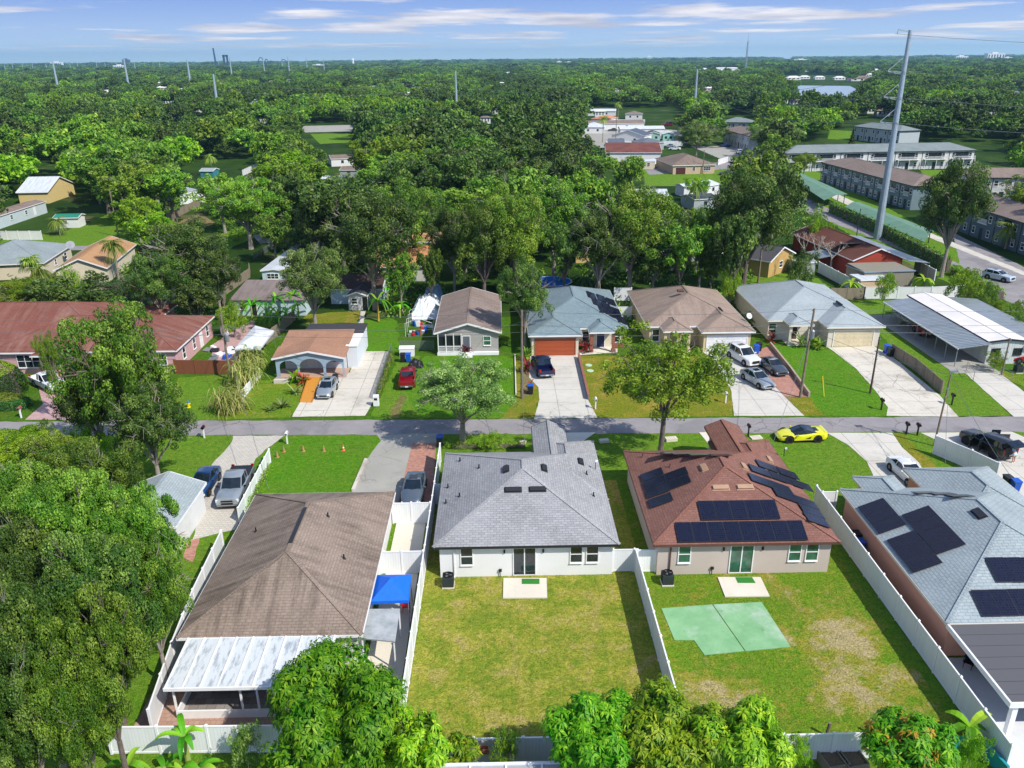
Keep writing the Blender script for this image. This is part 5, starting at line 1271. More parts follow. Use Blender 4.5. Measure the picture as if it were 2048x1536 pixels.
SUVB = car('black van with open doors and raised tailgate on the right hand drive', PC(1972, 899), hd((2012, 918), (1945, 884)), carpaint('black_paint', '#0c0d10', .4), 'suv', 4.95, 1.92, 1.72, RIMB, 'suv', open_doors=True)
car('white pickup truck on the pink drive beside the clipped hedge', PC(99, 775), hd((72, 760), (125, 785)), carpaint('white_paint_car', '#d5d8da', .0), 'pickup', 5.4, 1.95, 1.85, cat='pickup')
car('white estate car alone in the car park at the right edge', PC(1996, 560), hd((1978, 553), (2015, 561)), carpaint('pearl_paint', '#b9c6d4', .2), 'suv', 4.6, 1.85, 1.65, cat='suv')
car('small grey car on the lawn beside the tan bungalow', PC(1452, 350), R(170), carpaint('graphite_paint', '#4b5158', .5), 'sedan', 4.6, 1.8, 1.45)
car('blue saloon in front of the white townhouse row', PC(1449, 294), R(178), carpaint('mid_blue_paint', '#1f3f7a', .4), 'sedan', 4.7, 1.8, 1.5)
car('white estate car at the end of the townhouse street', PC(1480, 308), R(-88), carpaint('white_paint_car', '#d5d8da', .0), 'suv', 4.8, 1.9, 1.7, cat='suv')
car('maroon van parked behind the trailer park', PC(1334, 252), R(175), carpaint('maroon_paint', '#7a1838', .2), 'suv', 5.6, 2.0, 2.2, cat='van', name='van')
car('dark saloon beside the white cottage in the trailer park', PC(1192, 266), R(178), carpaint('dark_blue_paint', '#16406f', .4), 'sedan', 5, 1.9, 1.6)
for i_, (x_, y_, c_, nm_) in enumerate(((1338, 295, 'silver_paint', 'silver car parked by the long white wall, nearer the steel pole'), (1349, 300, 'white_paint_car', 'white car parked by the long white wall, in front of the silver one'), (1225, 262, 'graphite_paint', 'dark grey car beside the slate roofed bungalow'))):
    car(nm_, PC(x_, y_), R(170), MATS[c_], 'sedan', 4.8, 1.85, 1.5)
car('red saloon cut by the right edge beside the air conditioner', PC(2052, 722), R(180), carpaint('bright_red_paint', '#b3161c', .1), 'sedan', 4.6, 1.8, 1.4)
car('dark red tractor-like cart under the left carport', (lx0 + 2.4, ly0 + 12.5), R(88), carpaint('dark_red_paint', '#8f1524', .3), 'hatch', 3.6, 1.6, 1.4)
# boat on trailer under the carport
r = empty('boat', (lx0 + 2.2, ly0 + 17.3, 0), R(92), 'white motor boat on a trailer under the far end of the left carport', 'boat')
b = MB(); secs = []
for t, hw in ((-2.6, .95), (-1, 1.05), (.8, 1.0), (2.0, .6), (2.8, .06)): secs.append([(t, -hw, 1.15), (t, -hw * .7, .7), (t, 0, .5 + max(0, t) * .1), (t, hw * .7, .7), (t, hw, 1.15)])
loft(b, secs); b.build('hull', plain('boat_white', '#c8ccce', .3), r)
b = MB(); b.box(-1.6, .3, -.6, .6, 1.1, 1.3); b.box(-.1, 0, -.6, .6, 1.3, 1.65); b.build('cockpit', DARK, r)
b = MB(); b.bar((-2.4, -.5, .42), (3.4, 0, .42), .08); b.bar((-2.4, .5, .42), (3.4, 0, .42), .08); b.lathe((-.6, .95, .3), [(.3, -.09), (.3, .09)], 14, m=Matrix.Rotation(math.pi / 2, 3, 'X')); b.lathe((-.6, -.95, .3), [(.3, -.09), (.3, .09)], 14, m=Matrix.Rotation(math.pi / 2, 3, 'X')); b.build('trailer', GREYM, r)

# ------------------------------------------------------------------ fences
VIN = ribs('white_vinyl_boards', '#dfe2e4', '#b9bfc4', .18, .02, 0, .45, 0, '#b5b9b4', .3, .006)
VINP = plain('white_vinyl', '#e2e4e6', .45, 0, .05)
WDF = ribs('grey_weathered_boards', '#8d8270', '#4f473c', .15, .03, 0, .9, 0, '#5f574a', .7, .02)
WDB = ribs('brown_stained_boards', '#7c4a33', '#4a2a1d', .15, .03, 0, .85, 0, '#5d3a2a', .5, .02)
def fence(label, pts, h=1.83, post=2.44, mat=None, pm=None, name='fence', th=.05, px=True, ztop=None, caps=True, z0=.03):
    w = [(P(*p) if ztop is None else P(*p, h)) if px else Vector(p) for p in pts]
    w = [Vector((q[0], q[1], 0)) for q in w]
    r = empty(name, (w[0].x, w[0].y, 0), 0, label, 'fence')
    b = MB(); pp = []
    for a, c in zip(w, w[1:]):
        n = max(1, round((c - a).length / post))
        for k in range(n):
            u, v = a + (c - a) * k / n, a + (c - a) * (k + 1) / n
            b.bar(u + Vector((0, 0, (h + z0) / 2)), v + Vector((0, 0, (h + z0) / 2)), th, h - z0)
            pp.append(u)
        if c == w[-1]: pp.append(c)
    b.build('panel', mat or VIN, r, local=False)
    for z_, q1, q2 in ((h, .09, .07), (.12, .08, .12)):
        b = MB()
        for a, c in zip(w, w[1:]): b.bar(a + Vector((0, 0, z_)), c + Vector((0, 0, z_)), q1, q2)
        if caps: b.build('rail', pm or VINP, r, local=False)
    for q in pp:
        b = MB(); b.box(q.x - .065, q.x + .065, q.y - .065, q.y + .065, 0, h + .08)
        if caps: b.add([(q.x - .085, q.y - .085, h + .08), (q.x + .085, q.y - .085, h + .08), (q.x + .085, q.y + .085, h + .08), (q.x - .085, q.y + .085, h + .08), (q.x, q.y, h + .17)], [(0, 1, 4), (1, 2, 4), (2, 3, 4), (3, 0, 4), (3, 2, 1, 0)])
        b.build('post', pm or VINP, r, local=False)
    return r
fx = (P(1272, 1155).x + P(1330, 1365).x) / 2
fence('white vinyl fence dividing the two back lawns', [(fx, wl + .2), (fx, 32.4)], px=False)
fence('short white fence and gate between the white house and the dividing fence', [(AX1 - .35, wl + .3), (fx - .1, wl + .3)], px=False, post=1.5)
fence('short white fence and gate between the dividing fence and the beige house', [(fx + .1, wl + .2), (BX0 + .38, wl + .2)], px=False, post=1.5)
gx_ = (P(1690, 1100).x + P(1870, 1345).x) / 2; gx_ = P(1780, 1225).x
fence('long white vinyl fence beside the peach house', [(gx_, P(1648, 1024).y + 1.0), (gx_, 30.5)], px=False)
fence('short white fence with a gate joining the peach house', [(gx_ + .1, P(1648, 1024).y), (CX0 + .38, P(1648, 1024).y)], px=False, post=1.2)
lxf = (P(893, 900, 1.8).x + P(795, 1315, 1.8).x) / 2
fence('white vinyl fence between the brown roofed house and the white house', [(lxf, P(878, 888, 1.83).y), (lxf, 56.5), (lxf - .1, 33)], px=False)
fence('short white fence from the side fence to the white house', [(lxf + .1, 58.4), (AX0 + .38, 58.4)], px=False)
fence('white gate panels across the side yard, behind the grey saloon', [(DX1 - .3, P(800, 1047).y), (lxf - .1, P(800, 1047).y)], px=False, post=1.3)
fence('white gate panels across the side yard, behind the folding barbecue', [(DX1 - .35, P(800, 1147).y), (lxf - .1, P(800, 1147).y)], px=False, post=1.3)
dfx = DX0 - 1.0
fence('white fence on the left of the brown roof running up to the front lawn', [(P(541, 925).x, P(541, 925).y), (P(505, 995).x, P(505, 995).y), (P(480, 1045).x, P(480, 1045).y)], 1.3, px=False, post=1.6)
fence('tall white fence panels along the left side of the brown roofed house', [(442, 1062), (385, 1180), (343, 1285), (296, 1420)], ztop=1)
fence('white fence with blue shade across the bottom left behind the banana plant', [(225, 1508), (520, 1505), (640, 1505)])
fence('white rear fence seen below the dry lawn', [(850, 1530), (1340, 1520)], 1.7)
fence('white rear fence seen below the patchy lawn of the beige house', [(1560, 1520), (1760, 1516), (1830, 1514)], 1.7)
fence('white fence at the end of the right hand drive', [(1866, 908), (1936, 938), (1990, 965)])
fence('weathered grey board fence leaning along the wide cracked drive', [(1782, 711), (1830, 742), (1882, 788)], 1.5, 2.4, WDF, WDF, caps=False)
fence('brown stained board fence beside the pink house', [(352, 748), (475, 749)], 1.75, 2.2, WDB, WDB, caps=False)
fence('grey board fence between the canopy yard and the arched house', [(475, 740), (520, 700), (560, 668), (590, 640)], 1.6, 2.4, WDF, WDF, caps=False)
fence('grey board fence behind the blue banana yard', [(448, 622), (452, 590), (500, 555), (500, 545)], 1.6, 2.4, WDF, WDF, caps=False)
fence('grey board fence around the bare earth yard', [(335, 445), (374, 425), (400, 412)], 1.8, 2.4, WDF, WDF, caps=False)
fence('white fence at the left edge behind the grey hip roof', [(-30, 480), (85, 480)], 1.83)
fence('white fence beside the green clearing upper left', [(486, 352), (520, 336)], 1.83)
fence('white fence between the blue-grey and tan roofed houses, by the dark side passage', [(1233, 640), (1262, 640)], 1.9)
fence('white fence behind the blue-grey roofed house', [(1228, 602), (1262, 602)], 2.0)
fence('weathered board fence behind the light grey roof', [(1660, 598), (1727, 598)], 1.7, 2.4, WDF, WDF, caps=False)
fence('white fence behind the mobile home and the shrub', [(1727, 598), (1860, 598), (1925, 594)], 1.83)
fence('white fence beside the brick red house', [(1636, 545), (1700, 580), (1727, 598)], 1.83)
fence('cream fence right of the brick red house', [(1828, 540), (1868, 562)], 1.83, 2.4, plain('cream_fence', '#cbbfa8', .7))
fence('white fence behind the tan bungalow', [(1262, 332), (1345, 326), (1350, 322)], 1.83)
fence('white fence right of the tan bungalow', [(1436, 330), (1455, 324)], 1.83)
fence('white wall behind the long rusty red roof', [(1212, 292), (1365, 292)], 2.0)
fence('low white picket wall beside the sugar cane', [(487, 798), (520, 755)], 1.0, 1.5)
# brick retaining wall, low garden walls
def wall_line(name, label, pts, h, th, mat, cat='wall', cap=None):
    w = [P(*p) for p in pts]; r = empty(name, tuple(w[0]), 0, label, cat)
    b = MB()
    for a, c in zip(w, w[1:]): b.bar(a + Vector((0, 0, h / 2)), c + Vector((0, 0, h / 2)), th, h)
    b.build('wall_body', mat, r, local=False)
    if cap:
        b = MB()
        for a, c in zip(w, w[1:]): b.bar(a + Vector((0, 0, h + .03)), c + Vector((0, 0, h + .03)), th + .08, .06)
        b.build('coping', cap, r, local=False)
wall_line('garden_wall', 'low red brick kerb wall along the right of the navy pickup drive', [(1157, 716), (1177, 800)], .55, .18, plain('grey_block', '#77706c', .9), cap=BRK)
wall_line('garden_wall', 'low tan concrete wall between the brick strip and the bright green lawn', [(1540, 692), (1580, 742), (1618, 794)], .55, .2, stucco('tan_wall', '#a89482'))
wall_line('garden_wall', 'row of pale edging stones left of the dark concrete drive', [(732, 920), (706, 982)], .2, .25, CONW)
wall_line('garden_wall', 'thin white edging along the lawn of the grey sided house', [(1030, 712), (1032, 790)], .25, .12, CONP)
wall_line('garden_wall', 'low white block planter in front of the arches', [(549, 766), (577, 766)], .45, .5, CONW)
# vine covered fence and hedges come with the plants
# chain link
def chain(label, pts, h=1.15):
    w = [P(*p) for p in pts]; r = empty('chain_link_fence', tuple(w[0]), 0, label, 'fence')
    t = NT('chain_link') if 'chain_link' not in MATS else None
    if t:
        uvn = t.vec('UV'); sp = t.n('ShaderNodeSeparateXYZ'); t.l(uvn, sp.inputs[0])
        a_ = t.math('PINGPONG', t.math('ADD', sp.outputs[0], sp.outputs[1]), .05); c_ = t.math('PINGPONG', t.math('SUBTRACT', sp.outputs[0], sp.outputs[1]), .05)
        f_ = t.math('LESS_THAN', t.math('MINIMUM', a_, c_), .011)
        t.fin(lin('#8b9092'), .5, .5); tr = t.n('ShaderNodeBsdfTransparent'); mx = t.n('ShaderNodeMixShader')
        t.l(f_, mx.inputs[0]); t.l(tr.outputs[0], mx.inputs[1]); t.l(t.b.outputs[0], mx.inputs[2]); t.l(mx.outputs[0], t.out.inputs[0]); MATS['chain_link'] = t.m
    b = MB()
    for a, c in zip(w, w[1:]): b.bar(a + Vector((0, 0, h / 2)), c + Vector((0, 0, h / 2)), .012, h)
    b.build('mesh_panel', MATS['chain_link'], r, local=False)
    b = MB()
    for a, c in zip(w, w[1:]):
        n = max(1, int((c - a).length / 2.8))
        b.bar(a + Vector((0, 0, h)), c + Vector((0, 0, h)), .035)
        for k in range(n + 1):
            q = a + (c - a) * k / n; b.tube([q, q + Vector((0, 0, h))], .03, 6)
    b.build('frame', GREYM, r, local=False)
chain('chain link fence between the cracked drive and the red pickup', [(752, 800), (784, 704)], 1.2)
chain('chain link fence behind the bin shelter of the grey sided house', [(800, 700), (868, 700)], 1.2)
chain('chain link fence along the overgrown yard at upper centre left', [(508, 520), (562, 488)], 1.2)
chain('chain link fence along the green strip at the right edge', [(1900, 586), (2060, 662)], 1.2)

# ------------------------------------------------------------------ poles and wires
WOOD = plain('pole_wood', '#7d6f60', .9, 0, .3, 2); STEEL = plain('galvanised_steel', '#a3b2be', .45, .35)
def pole(label, px, py, top, r0=.16, lean=(0, 0), mat=None, extra=None, name='utility_pole'):
    p = P(px, py); h = hgt(px, py, top)
    r = empty(name, (p.x, p.y, 0), 0, label, 'utility pole', 'wooden utility poles')
    b = MB(); b.tube([(0, 0, 0), (lean[0], lean[1], h)], [r0, r0 * .65], 10); b.build('shaft', mat or WOOD, r)
    if extra == 'cross': b = MB(); b.box(-.9, .9, -.06, .06, h - .6, h - .48); b.build('crossarm', WOOD, r)
    if extra == 'can': b = MB(); b.lathe((.35, -.1, h - 3.2), [(.22, 0), (.24, .1), (.24, .8), (.1, .95)], 12); b.build('transformer', GREYM, r)
    b = MB()
    for z_ in (h - .15, h - 1.6, h - 2.4): b.box(-.04, .04, -.28, -.1, z_ - .05, z_ + .05)
    b.build('insulator', GREYM, r)
    return Vector((p.x + lean[0], p.y + lean[1], h))
u1 = pole('tall wooden utility pole left of the navy pickup drive', 1044, 797, 620)
u2 = pole('leaning wooden utility pole at the corner of the bright green lawn', 1600, 795, 617, lean=(.25, 0), extra='can')
u3 = pole('short dark wooden pole at the left edge of the wide cracked drive', 1740, 787, 674, .12, mat=plain('dark_pole', '#54433a', .9))
u4 = pole('thin street lamp pole by the road near the black van', 1868, 892, 743, .1, (.2, 0))
u5 = pole('wooden utility pole beside the sugar cane', 461, 760, 628, extra='can')
u6 = pole('small service pole beside the round bush of the mobile home', 2003, 750, 676, .1)
u7 = pole('wooden utility pole in the overgrown yard on the left', 237, 474, 378)
u8 = pole('wooden utility pole between palms and trailers', 1231, 291, 226)
u9 = pole('utility pole at the end of the tan bungalow lawn', 1523, 338, 302)
u10 = pole('utility pole behind the tan bungalow', 1405, 348, 300)
pole('broken bare pole beside the tan wooden house', 1516, 566, 496, .2)
pole('thin pole near the vine covered fence', 1713, 472, 417, .1)
b = MB(); b.ob((u4.x + .15, u4.y, u4.z), (.7, .25, .12)); tag(b.build('lamp_head', GREYM), None)
for o_ in list(bpy.data.objects):
    if o_.name == 'lamp_head': o_.parent = None; lh = o_
par = [o_ for o_ in bpy.data.objects if o_.get('label', '').startswith('thin street lamp pole')][0]
lh.parent = par; lh.location = -par.location
par['category'] = 'street lamp'; par.name = 'street_lamp'
def wire(label, a, b, sag=.5, r=.018, group='overhead wires', n=14):
    a, b = Vector(a), Vector(b); pts = [a + (b - a) * t + Vector((0, 0, -4 * sag * t * (1 - t))) for t in np.linspace(0, 1, n)]
    m = MB(); m.tube(pts, r, 5); o = m.build('wire', plain('wire_grey', '#6f7478', .5, .3)); return tag(o, label, 'wire', group)
gL = 'overhead wires along the road'
for dz in (-.1, -1.6, -2.4):
    wire('overhead wire strung between the roadside utility poles', u5 + Vector((0, 0, dz)), u1 + Vector((0, 0, dz)), .5, group=gL)
    wire('overhead wire strung between the roadside utility poles', u1 + Vector((0, 0, dz)), u2 + Vector((0, 0, dz)), .5, group=gL)
    wire('overhead wire strung between the roadside utility poles', u2 + Vector((0, 0, dz)), u2 + Vector((42, -.8, dz + .5)), .6, group=gL)
    wire('overhead wire strung between the roadside utility poles', u5 + Vector((0, 0, dz)), u5 + Vector((-45, 2, dz)), .6, group=gL)
wire('service wire from the tall pole across the navy pickup drive', u1 - Vector((0, 0, 2.4)), (AX0 + 6.8, AY1 + 1, 3.2), .4)
wire('service wire from the leaning pole across the wide cracked drive', u2 - Vector((0, 0, 2.4)), u4 - Vector((0, 0, .3)), .4)
wire('service wire from the lamp pole over the black van', u4 - Vector((0, 0, .3)), (38, 52, 4.5), .4)
wire('service wire from the leaning pole over the road to the red roofed house', u2 - Vector((0, 0, 2.4)), (BX0 + 12.4, BY1 - 1, 3.6), .3)
wire('service wire from the utility pole by the sugar cane over the block drive', u5 - Vector((0, 0, 2.0)), (DX0 + 1, DY1, 3.2), .4)
for l_, a_, b_ in (('cream house with the navy door', u1, (8, 96, 3.4)), ('grey sided house', u1, (-1, 95, 3.6)), ('arched house', u5, (-24, 92, 3.4)), ('pink house', u5, (-38.5, 92, 3.2)), ('tan roofed house', u2, (29, 95, 3.2)), ('light grey roofed house', u2, (40, 97, 3.2)), ('mobile home', u6, (55, 89, 3.1)), ('peach house', u4, (36, 58, 3.2))):
    wire('service wire from the nearest pole to the ' + l_, a_ - Vector((0, 0, 1.2)), b_, .35)
# steel transmission poles
def tpole(label, px, py, top, r0, arms=False, lean=0, hh=None):
    p = P(px, py); h = hgt(px, py, top) if hh is None else hh
    r = empty('transmission_pole', (p.x, p.y, 0), 0, label, 'power pole', 'steel transmission poles')
    b = MB(); b.tube([(0, 0, 0), (0, 0, h * .5), (0, 0, h)], [r0, r0 * .75, r0 * .45], 12); b.build('shaft', STEEL, r)
    if arms:
        b = MB(); b.bar((0, 0, h - .3), (-2.3, 0, h + .1), .18); b.tube([(-2.3, 0, h - .1), (-2.3, 0, h - .7)], .08, 6)
        for z_ in (h - 6, h - 10.5, h - 15): b.bar((0, 0, z_ - 1.2), (-3, 0, z_ - 1.0), .16); b.bar((0, 0, z_ + 1.8), (-3, 0, z_ - .9), .09); b.bar((0, 0, z_ - 1.6), (-3, 0, z_ - 1.05), .09)
        b.build('insulator_arm', STEEL, r)
    else:
        b = MB()
        for z_ in (h - 1, h - 4, h - 7): b.box(-.9, 0, -.08, .08, z_, z_ + .14)
        b.build('insulator_arm', STEEL, r)
    return Vector((p.x, p.y, h))
T0 = tpole('tallest steel power pole, beside the brick red house', 1754, 478, 60, .75, True)
T1 = tpole('steel power pole among the trees behind the trailer park', 1387, 245, 138, .9)
T2 = tpole('steel power pole in the middle of the distant wood', 914, 240, 142, .9)
T3 = tpole('steel power pole above the left part of the wood', 440, 250, 148, 1.05)
TP = [(118, 186, 124, 'first steel power pole from the left edge of the far wood'), (259, 184, 116, 'second steel power pole from the left over the far wood'), (383, 182, 119, 'third steel power pole from the left over the far wood'), (465, 162, 115, 'steel pole just right of the far coaster tower'), (530, 153, 114, 'thin far steel pole beside the coaster loop'), (580, 156, 113, 'thin far steel pole right of the coaster loop'), (615, 146, 115, 'thin far steel pole left of the white tower'), (649, 146, 117, 'thin far steel pole nearest the white tower'), (439, 139, 117, 'very far steel pole near the coaster tower')]
for t_ in TP: tpole(t_[3], t_[0], t_[1], t_[2], 1.7)
for k_, (x_, t_) in enumerate([(68, 125), (28, 124), (158, 124), (196, 121), (213, 123), (272, 124), (322, 124), (566, 115), (12, 124), (48, 125), (95, 127), (143, 126)]):
    p = P(x_, 146); r = tpole('thin steel power pole on the far horizon', x_, 146, t_ + 0, 1.6)
for o_ in COL.objects:
    if o_.get('label') == 'thin steel power pole on the far horizon': o_['group'] = 'thin steel power poles on the far horizon'
gT = 'high voltage cables'
for dz in (-.6, -6.9, -11.4, -15.9):
    wire('high voltage cable between the steel power poles', T0 + Vector((-2.8, 0, dz)), (T0.x + 120, T0.y - 25, T0.z + dz), 3, .035, gT)
for dz in (-7, -11.4, -15.9): wire('high voltage cable between the steel power poles', T0 + Vector((-2.8, 0, dz)), T1 + Vector((0, 0, dz * .5)), 6, .04, gT)
for dz in (-4, -8): 
    wire('high voltage cable between the steel power poles', T1 + Vector((0, 0, dz)), T2 + Vector((0, 0, dz)), 5, .06, gT)
    wire('high voltage cable between the steel power poles', T2 + Vector((0, 0, dz)), T3 + Vector((0, 0, dz)), 5, .06, gT)
# lattice mast
p = P(1490, 150); r = empty('radio_mast', (p.x, p.y, 0), 0, 'lattice radio mast with antennas above the horizon left of the tallest pole', 'radio mast')
hh_ = hgt(1490, 150, 66); b = MB(); W0 = hh_ * .022
for k in range(26):
    za, zb_ = hh_ * .8 * k / 26, hh_ * .8 * (k + 1) / 26; wa, wb2 = W0 * (1 - .6 * k / 26), W0 * (1 - .6 * (k + 1) / 26)
    cA = [(wa, wa), (-wa, wa), (-wa, -wa), (wa, -wa)]; cB = [(wb2, wb2), (-wb2, wb2), (-wb2, -wb2), (wb2, -wb2)]
    for i in range(4): b.bar((*cA[i], za), (*cB[i], zb_), .5); b.bar((*cA[i], za), (*cB[(i + 1) % 4], zb_), .35)
b.tube([(0, 0, hh_ * .8), (0, 0, hh_)], [.5, .25], 6); b.build('lattice', STEEL, r)
b = MB()
for z_ in (.62, .74): b.lathe((0, 0, hh_ * z_), [(W0 * .9, 0), (W0 * .9, 1.2)], 10)
b.build('antenna_ring', STEEL, r)
# ------------------------------------------------------------------ small things
BLU = plain('bin_blue', '#1a55b8', .5, 0, .08); CANV = plain('canopy_blue', '#1266d8', .6, 0, .1, 3); RED = plain('red_plastic', '#c0162a', .5); ORG = plain('cone_orange', '#d8743c', .6); TARPW = plain('white_tarp', '#cfd4d8', .6, 0, .15)
def obj1(b, name, mat, label, cat, group=None, bevel=0): return tag(b.build(name, mat, bevel=bevel), label, cat, group)
def canopy(label, corners, z, peak, mat, legs=True, name='canopy_tent'):
    w = [P(*c, z) for c in corners]; m = sum(w, Vector()) / 4 + Vector((0, 0, peak)); r = empty(name, (w[0].x, w[0].y, 0), 0, label, 'canopy tent')
    b = MB()
    for i in range(4): b.slab([w[i], w[(i + 1) % 4], m], .02); q, s_ = w[i], w[(i + 1) % 4]; b.slab([q, s_, s_ - Vector((0, 0, .22)), q - Vector((0, 0, .22))], .015)
    b.build('cover', mat, r, local=False)
    for q in w:
        t = q.lerp(m, .03); b = MB(); b.tube([(t.x, t.y, 0.03), (t.x, t.y, z)], .03, 6); b.build('leg', GREYM, r, local=False)
canopy('bright blue canopy tent between the brown roof and the side fence', [(741, 1203), (817, 1200), (822, 1149), (751, 1150)], 2.2, .75, CANV)
canopy('white canopy tent beside the brown stained fence', [(469, 697), (520, 697), (548, 661), (510, 651)], 2.4, .6, TARPW)
def bin_(px, py, body, lid, label, rz=0):
    p = P(px, py); r = empty('wheeled_bin', (p.x, p.y, .03), rz, label, 'wheeled bin', 'household wheeled bins')
    b = MB(); b.add([(-.24, -.28, .05), (.24, -.28, .05), (.24, .25, .05), (-.24, .25, .05), (-.3, -.36, 1.0), (.3, -.36, 1.0), (.3, .34, 1.0), (-.3, .34, 1.0)], [(0, 3, 2, 1), (4, 5, 6, 7), (0, 1, 5, 4), (1, 2, 6, 5), (2, 3, 7, 6), (3, 0, 4, 7)]); b.build('body', body, r, bevel=.02)
    b = MB(); b.box(-.33, .33, -.4, .4, 1.0, 1.08); b.build('lid', lid, r, bevel=.03)
    for s_ in (-1, 1): b = MB(); b.lathe((s_ * .27, .28, .12), [(.12, -.03), (.12, .03)], 10, m=Matrix.Rotation(math.pi / 2, 3, 'Y')); b.build('wheel', TYRE, r)
    b = MB(); b.box(-.25, .25, .36, .42, .9, .95); b.build('handle', BLACK, r)
BLK = plain('bin_black', '#23262b', .5)
for a_ in ((880, 893, BLK, BLU, 'black wheeled bin with a blue lid at the foot of the grey-green roadside tree'), (1061, 788, BLK, BLU, 'black wheeled bin with a blue lid behind the tall utility pole'), (806, 724, BLK, BLK, 'black wheeled bin beside the blue one at the white locker'), (817, 724, BLU, BLU, 'blue wheeled bin at the white locker'),
           (707, 731, BLU, BLU, 'blue wheeled bin against the white side wall of the arched house'), (672, 768, BLK, BLK, 'black wheeled bin behind the silver hatchback'), (1512, 707, BLU, BLU, 'blue wheeled bin right of the white garage door'), (1517, 702, BLK, BLK, 'black wheeled bin behind the blue one by the white garage'),
           (1773, 707, BLU, BLU, 'blue wheeled bin at the head of the weathered board fence'), (1780, 713, BLK, BLK, 'dark wheeled bin in front of the blue one by the board fence'), (1708, 1090, BLK, BLK, 'black wheeled bin between the long fence and the peach wall'), (1716, 1106, BLU, BLU, 'blue wheeled bin between the long fence and the peach wall'),
           (2012, 975, BLK, BLK, 'black wheeled bin behind the peach house garage'), (2028, 983, BLU, BLU, 'blue wheeled bin behind the peach house garage')): bin_(*a_)
def mailbox(px, py, pm, bm, label, rz=0):
    p = P(px, py); r = empty('mailbox', (p.x, p.y, 0), rz, label, 'mailbox', 'mailboxes along the road')
    b = MB(); b.box(-.06, .06, -.06, .06, 0, 1.05); b.bar((0, 0, .75), (0, .35, 1.02), .07); b.build('post', pm, r)
    b = MB(); b.tube([(0, -.25, 1.16), (0, .3, 1.16)], .13, 10); b.box(-.13, .13, -.25, .3, 1.03, 1.16); b.build('box', bm, r)
    b = MB(); b.box(.14, .16, 0, .05, 1.1, 1.35); b.build('flag', RED, r)
for a_ in ((409, 876, WHITE, BLACK, 'mailbox with a black box on a white post left of the block drive'), (575, 888, WHITE, WHITE, 'all white mailbox at the corner of the traffic cone lawn'), (1191, 818, WHITE, WHITE, 'white mailbox on the yellow lawn beside the navy pickup drive'), (1451, 806, WHITE, WHITE, 'white mailbox under the right side of the bright roadside tree'),
           (1496, 873, BLACK, BLACK, 'black mailbox between the red roof and the sports car'), (1812, 869, BLACK, BLACK, 'black mailbox, left of the pair across the wide drive'), (1834, 871, BLACK, BLACK, 'black mailbox, right of the pair across the wide drive'), (1762, 820, BLACK, BLACK, 'black mailbox at the tip of the bright green lawn'),
           (1903, 810, BLACK, BLACK, 'black mailbox below the end of the weathered board fence'), (43, 836, WHITE, BRK, 'brick coloured mailbox on a white post by the pink drive')): mailbox(*a_)
for x, y, m_, l_ in ((555, 915, 'cone_dull', 'dull traffic cone nearest the white fence'), (568, 904, 'cone_dull', 'dull traffic cone second from the left on the lawn'), (607, 903, 'cone_dull', 'dull traffic cone in the middle of the row'), (648, 903, 'cone_dull', 'dull traffic cone second from the right'), (687, 901, 'x', 'brightest orange traffic cone at the right end of the row')):
    p = P(x, y); r = empty('traffic_cone', (p.x, p.y, .01), 0, l_, 'traffic cone', 'traffic cones on the front lawn'); mm_ = ORG if m_ == 'x' else plain('cone_dull', '#a8804e', .8)
    b = MB(); b.lathe((0, 0, .03), [(.15, 0), (.03, .78)], 12); b.build('body', mm_, r); b = MB(); b.lathe((0, 0, .03), [(.115, .3), (.085, .46)], 12); b.build('collar', WHITE if m_ == 'x' else TAN, r); r.scale = (.8, .8, .8); b = MB(); b.box(-.2, .2, -.2, .2, 0, .04); b.build('base', mm_, r)
# ramp of the arched house
w = [P(600, 805), P(624, 806), P(643, 762, .0), P(618, 761, .0)]; r = empty('wooden_ramp', tuple(w[0]), 0, 'bright varnished wooden ramp up to the arches beside the silver hatchback', 'ramp')
b = MB(); b.slab([w[0] + Vector((0, 0, .08)), w[1] + Vector((0, 0, .08)), w[2] + Vector((0, 0, .5)), w[3] + Vector((0, 0, .5))], .06); b.build('deck', ribs('varnished_boards', '#c98a34', '#9a6420', .14, .02, 1, .5, 0, '#a8722a', .3), r, local=False)
for i, j in ((0, 3), (1, 2)): b = MB(); b.bar(w[i] + Vector((0, 0, .12)), w[j] + Vector((0, 0, .55)), .08, .1); b.build('kerb_rail', plain('ramp_rail', '#a8702a', .6), r, local=False)
p = P(378, 815); r = empty('fire_hydrant', tuple(p), 0, 'yellow fire hydrant with a blue cap on the left lawn', 'fire hydrant'); YEL = plain('hydrant_yellow', '#e0c818', .5)
b = MB(); b.lathe((0, 0, 0), [(.2, 0), (.2, .06), (.13, .08), (.13, .58)], 12); b.tube([(-.24, 0, .42), (.24, 0, .42)], .07, 8); b.build('barrel', YEL, r); b = MB(); b.lathe((0, 0, .58), [(.16, 0), (.14, .1), (.04, .2)], 12); b.build('cap', plain('hydrant_blue', '#1a6fb0', .5), r)
for x, y, l_ in ((1177, 731, 'round pale green utility cover on the yellow lawn, farther one'), (1180, 742, 'round pale green utility cover on the yellow lawn, nearer one')):
    p = P(x, y); b = MB(); b.lathe((p.x, p.y, .01), [(.42, 0), (.42, .06), (.38, .08)], 20); obj1(b, 'utility_cover', plain('pale_green_cover', '#a9c4a8', .7), l_, 'utility cover')
p = P(1648, 793); b = MB(); b.tube([tuple(p), (p.x - .3, p.y + .4, 2.2)], .05, 6); obj1(b, 'cable_marker', YEL, 'leaning yellow cable guard on the bright green lawn', 'cable guard')
p = P(753, 812); r = empty('utility_cabinet', tuple(p), 0, 'white utility cabinet at the end of the chain link fence by the road', 'utility cabinet')
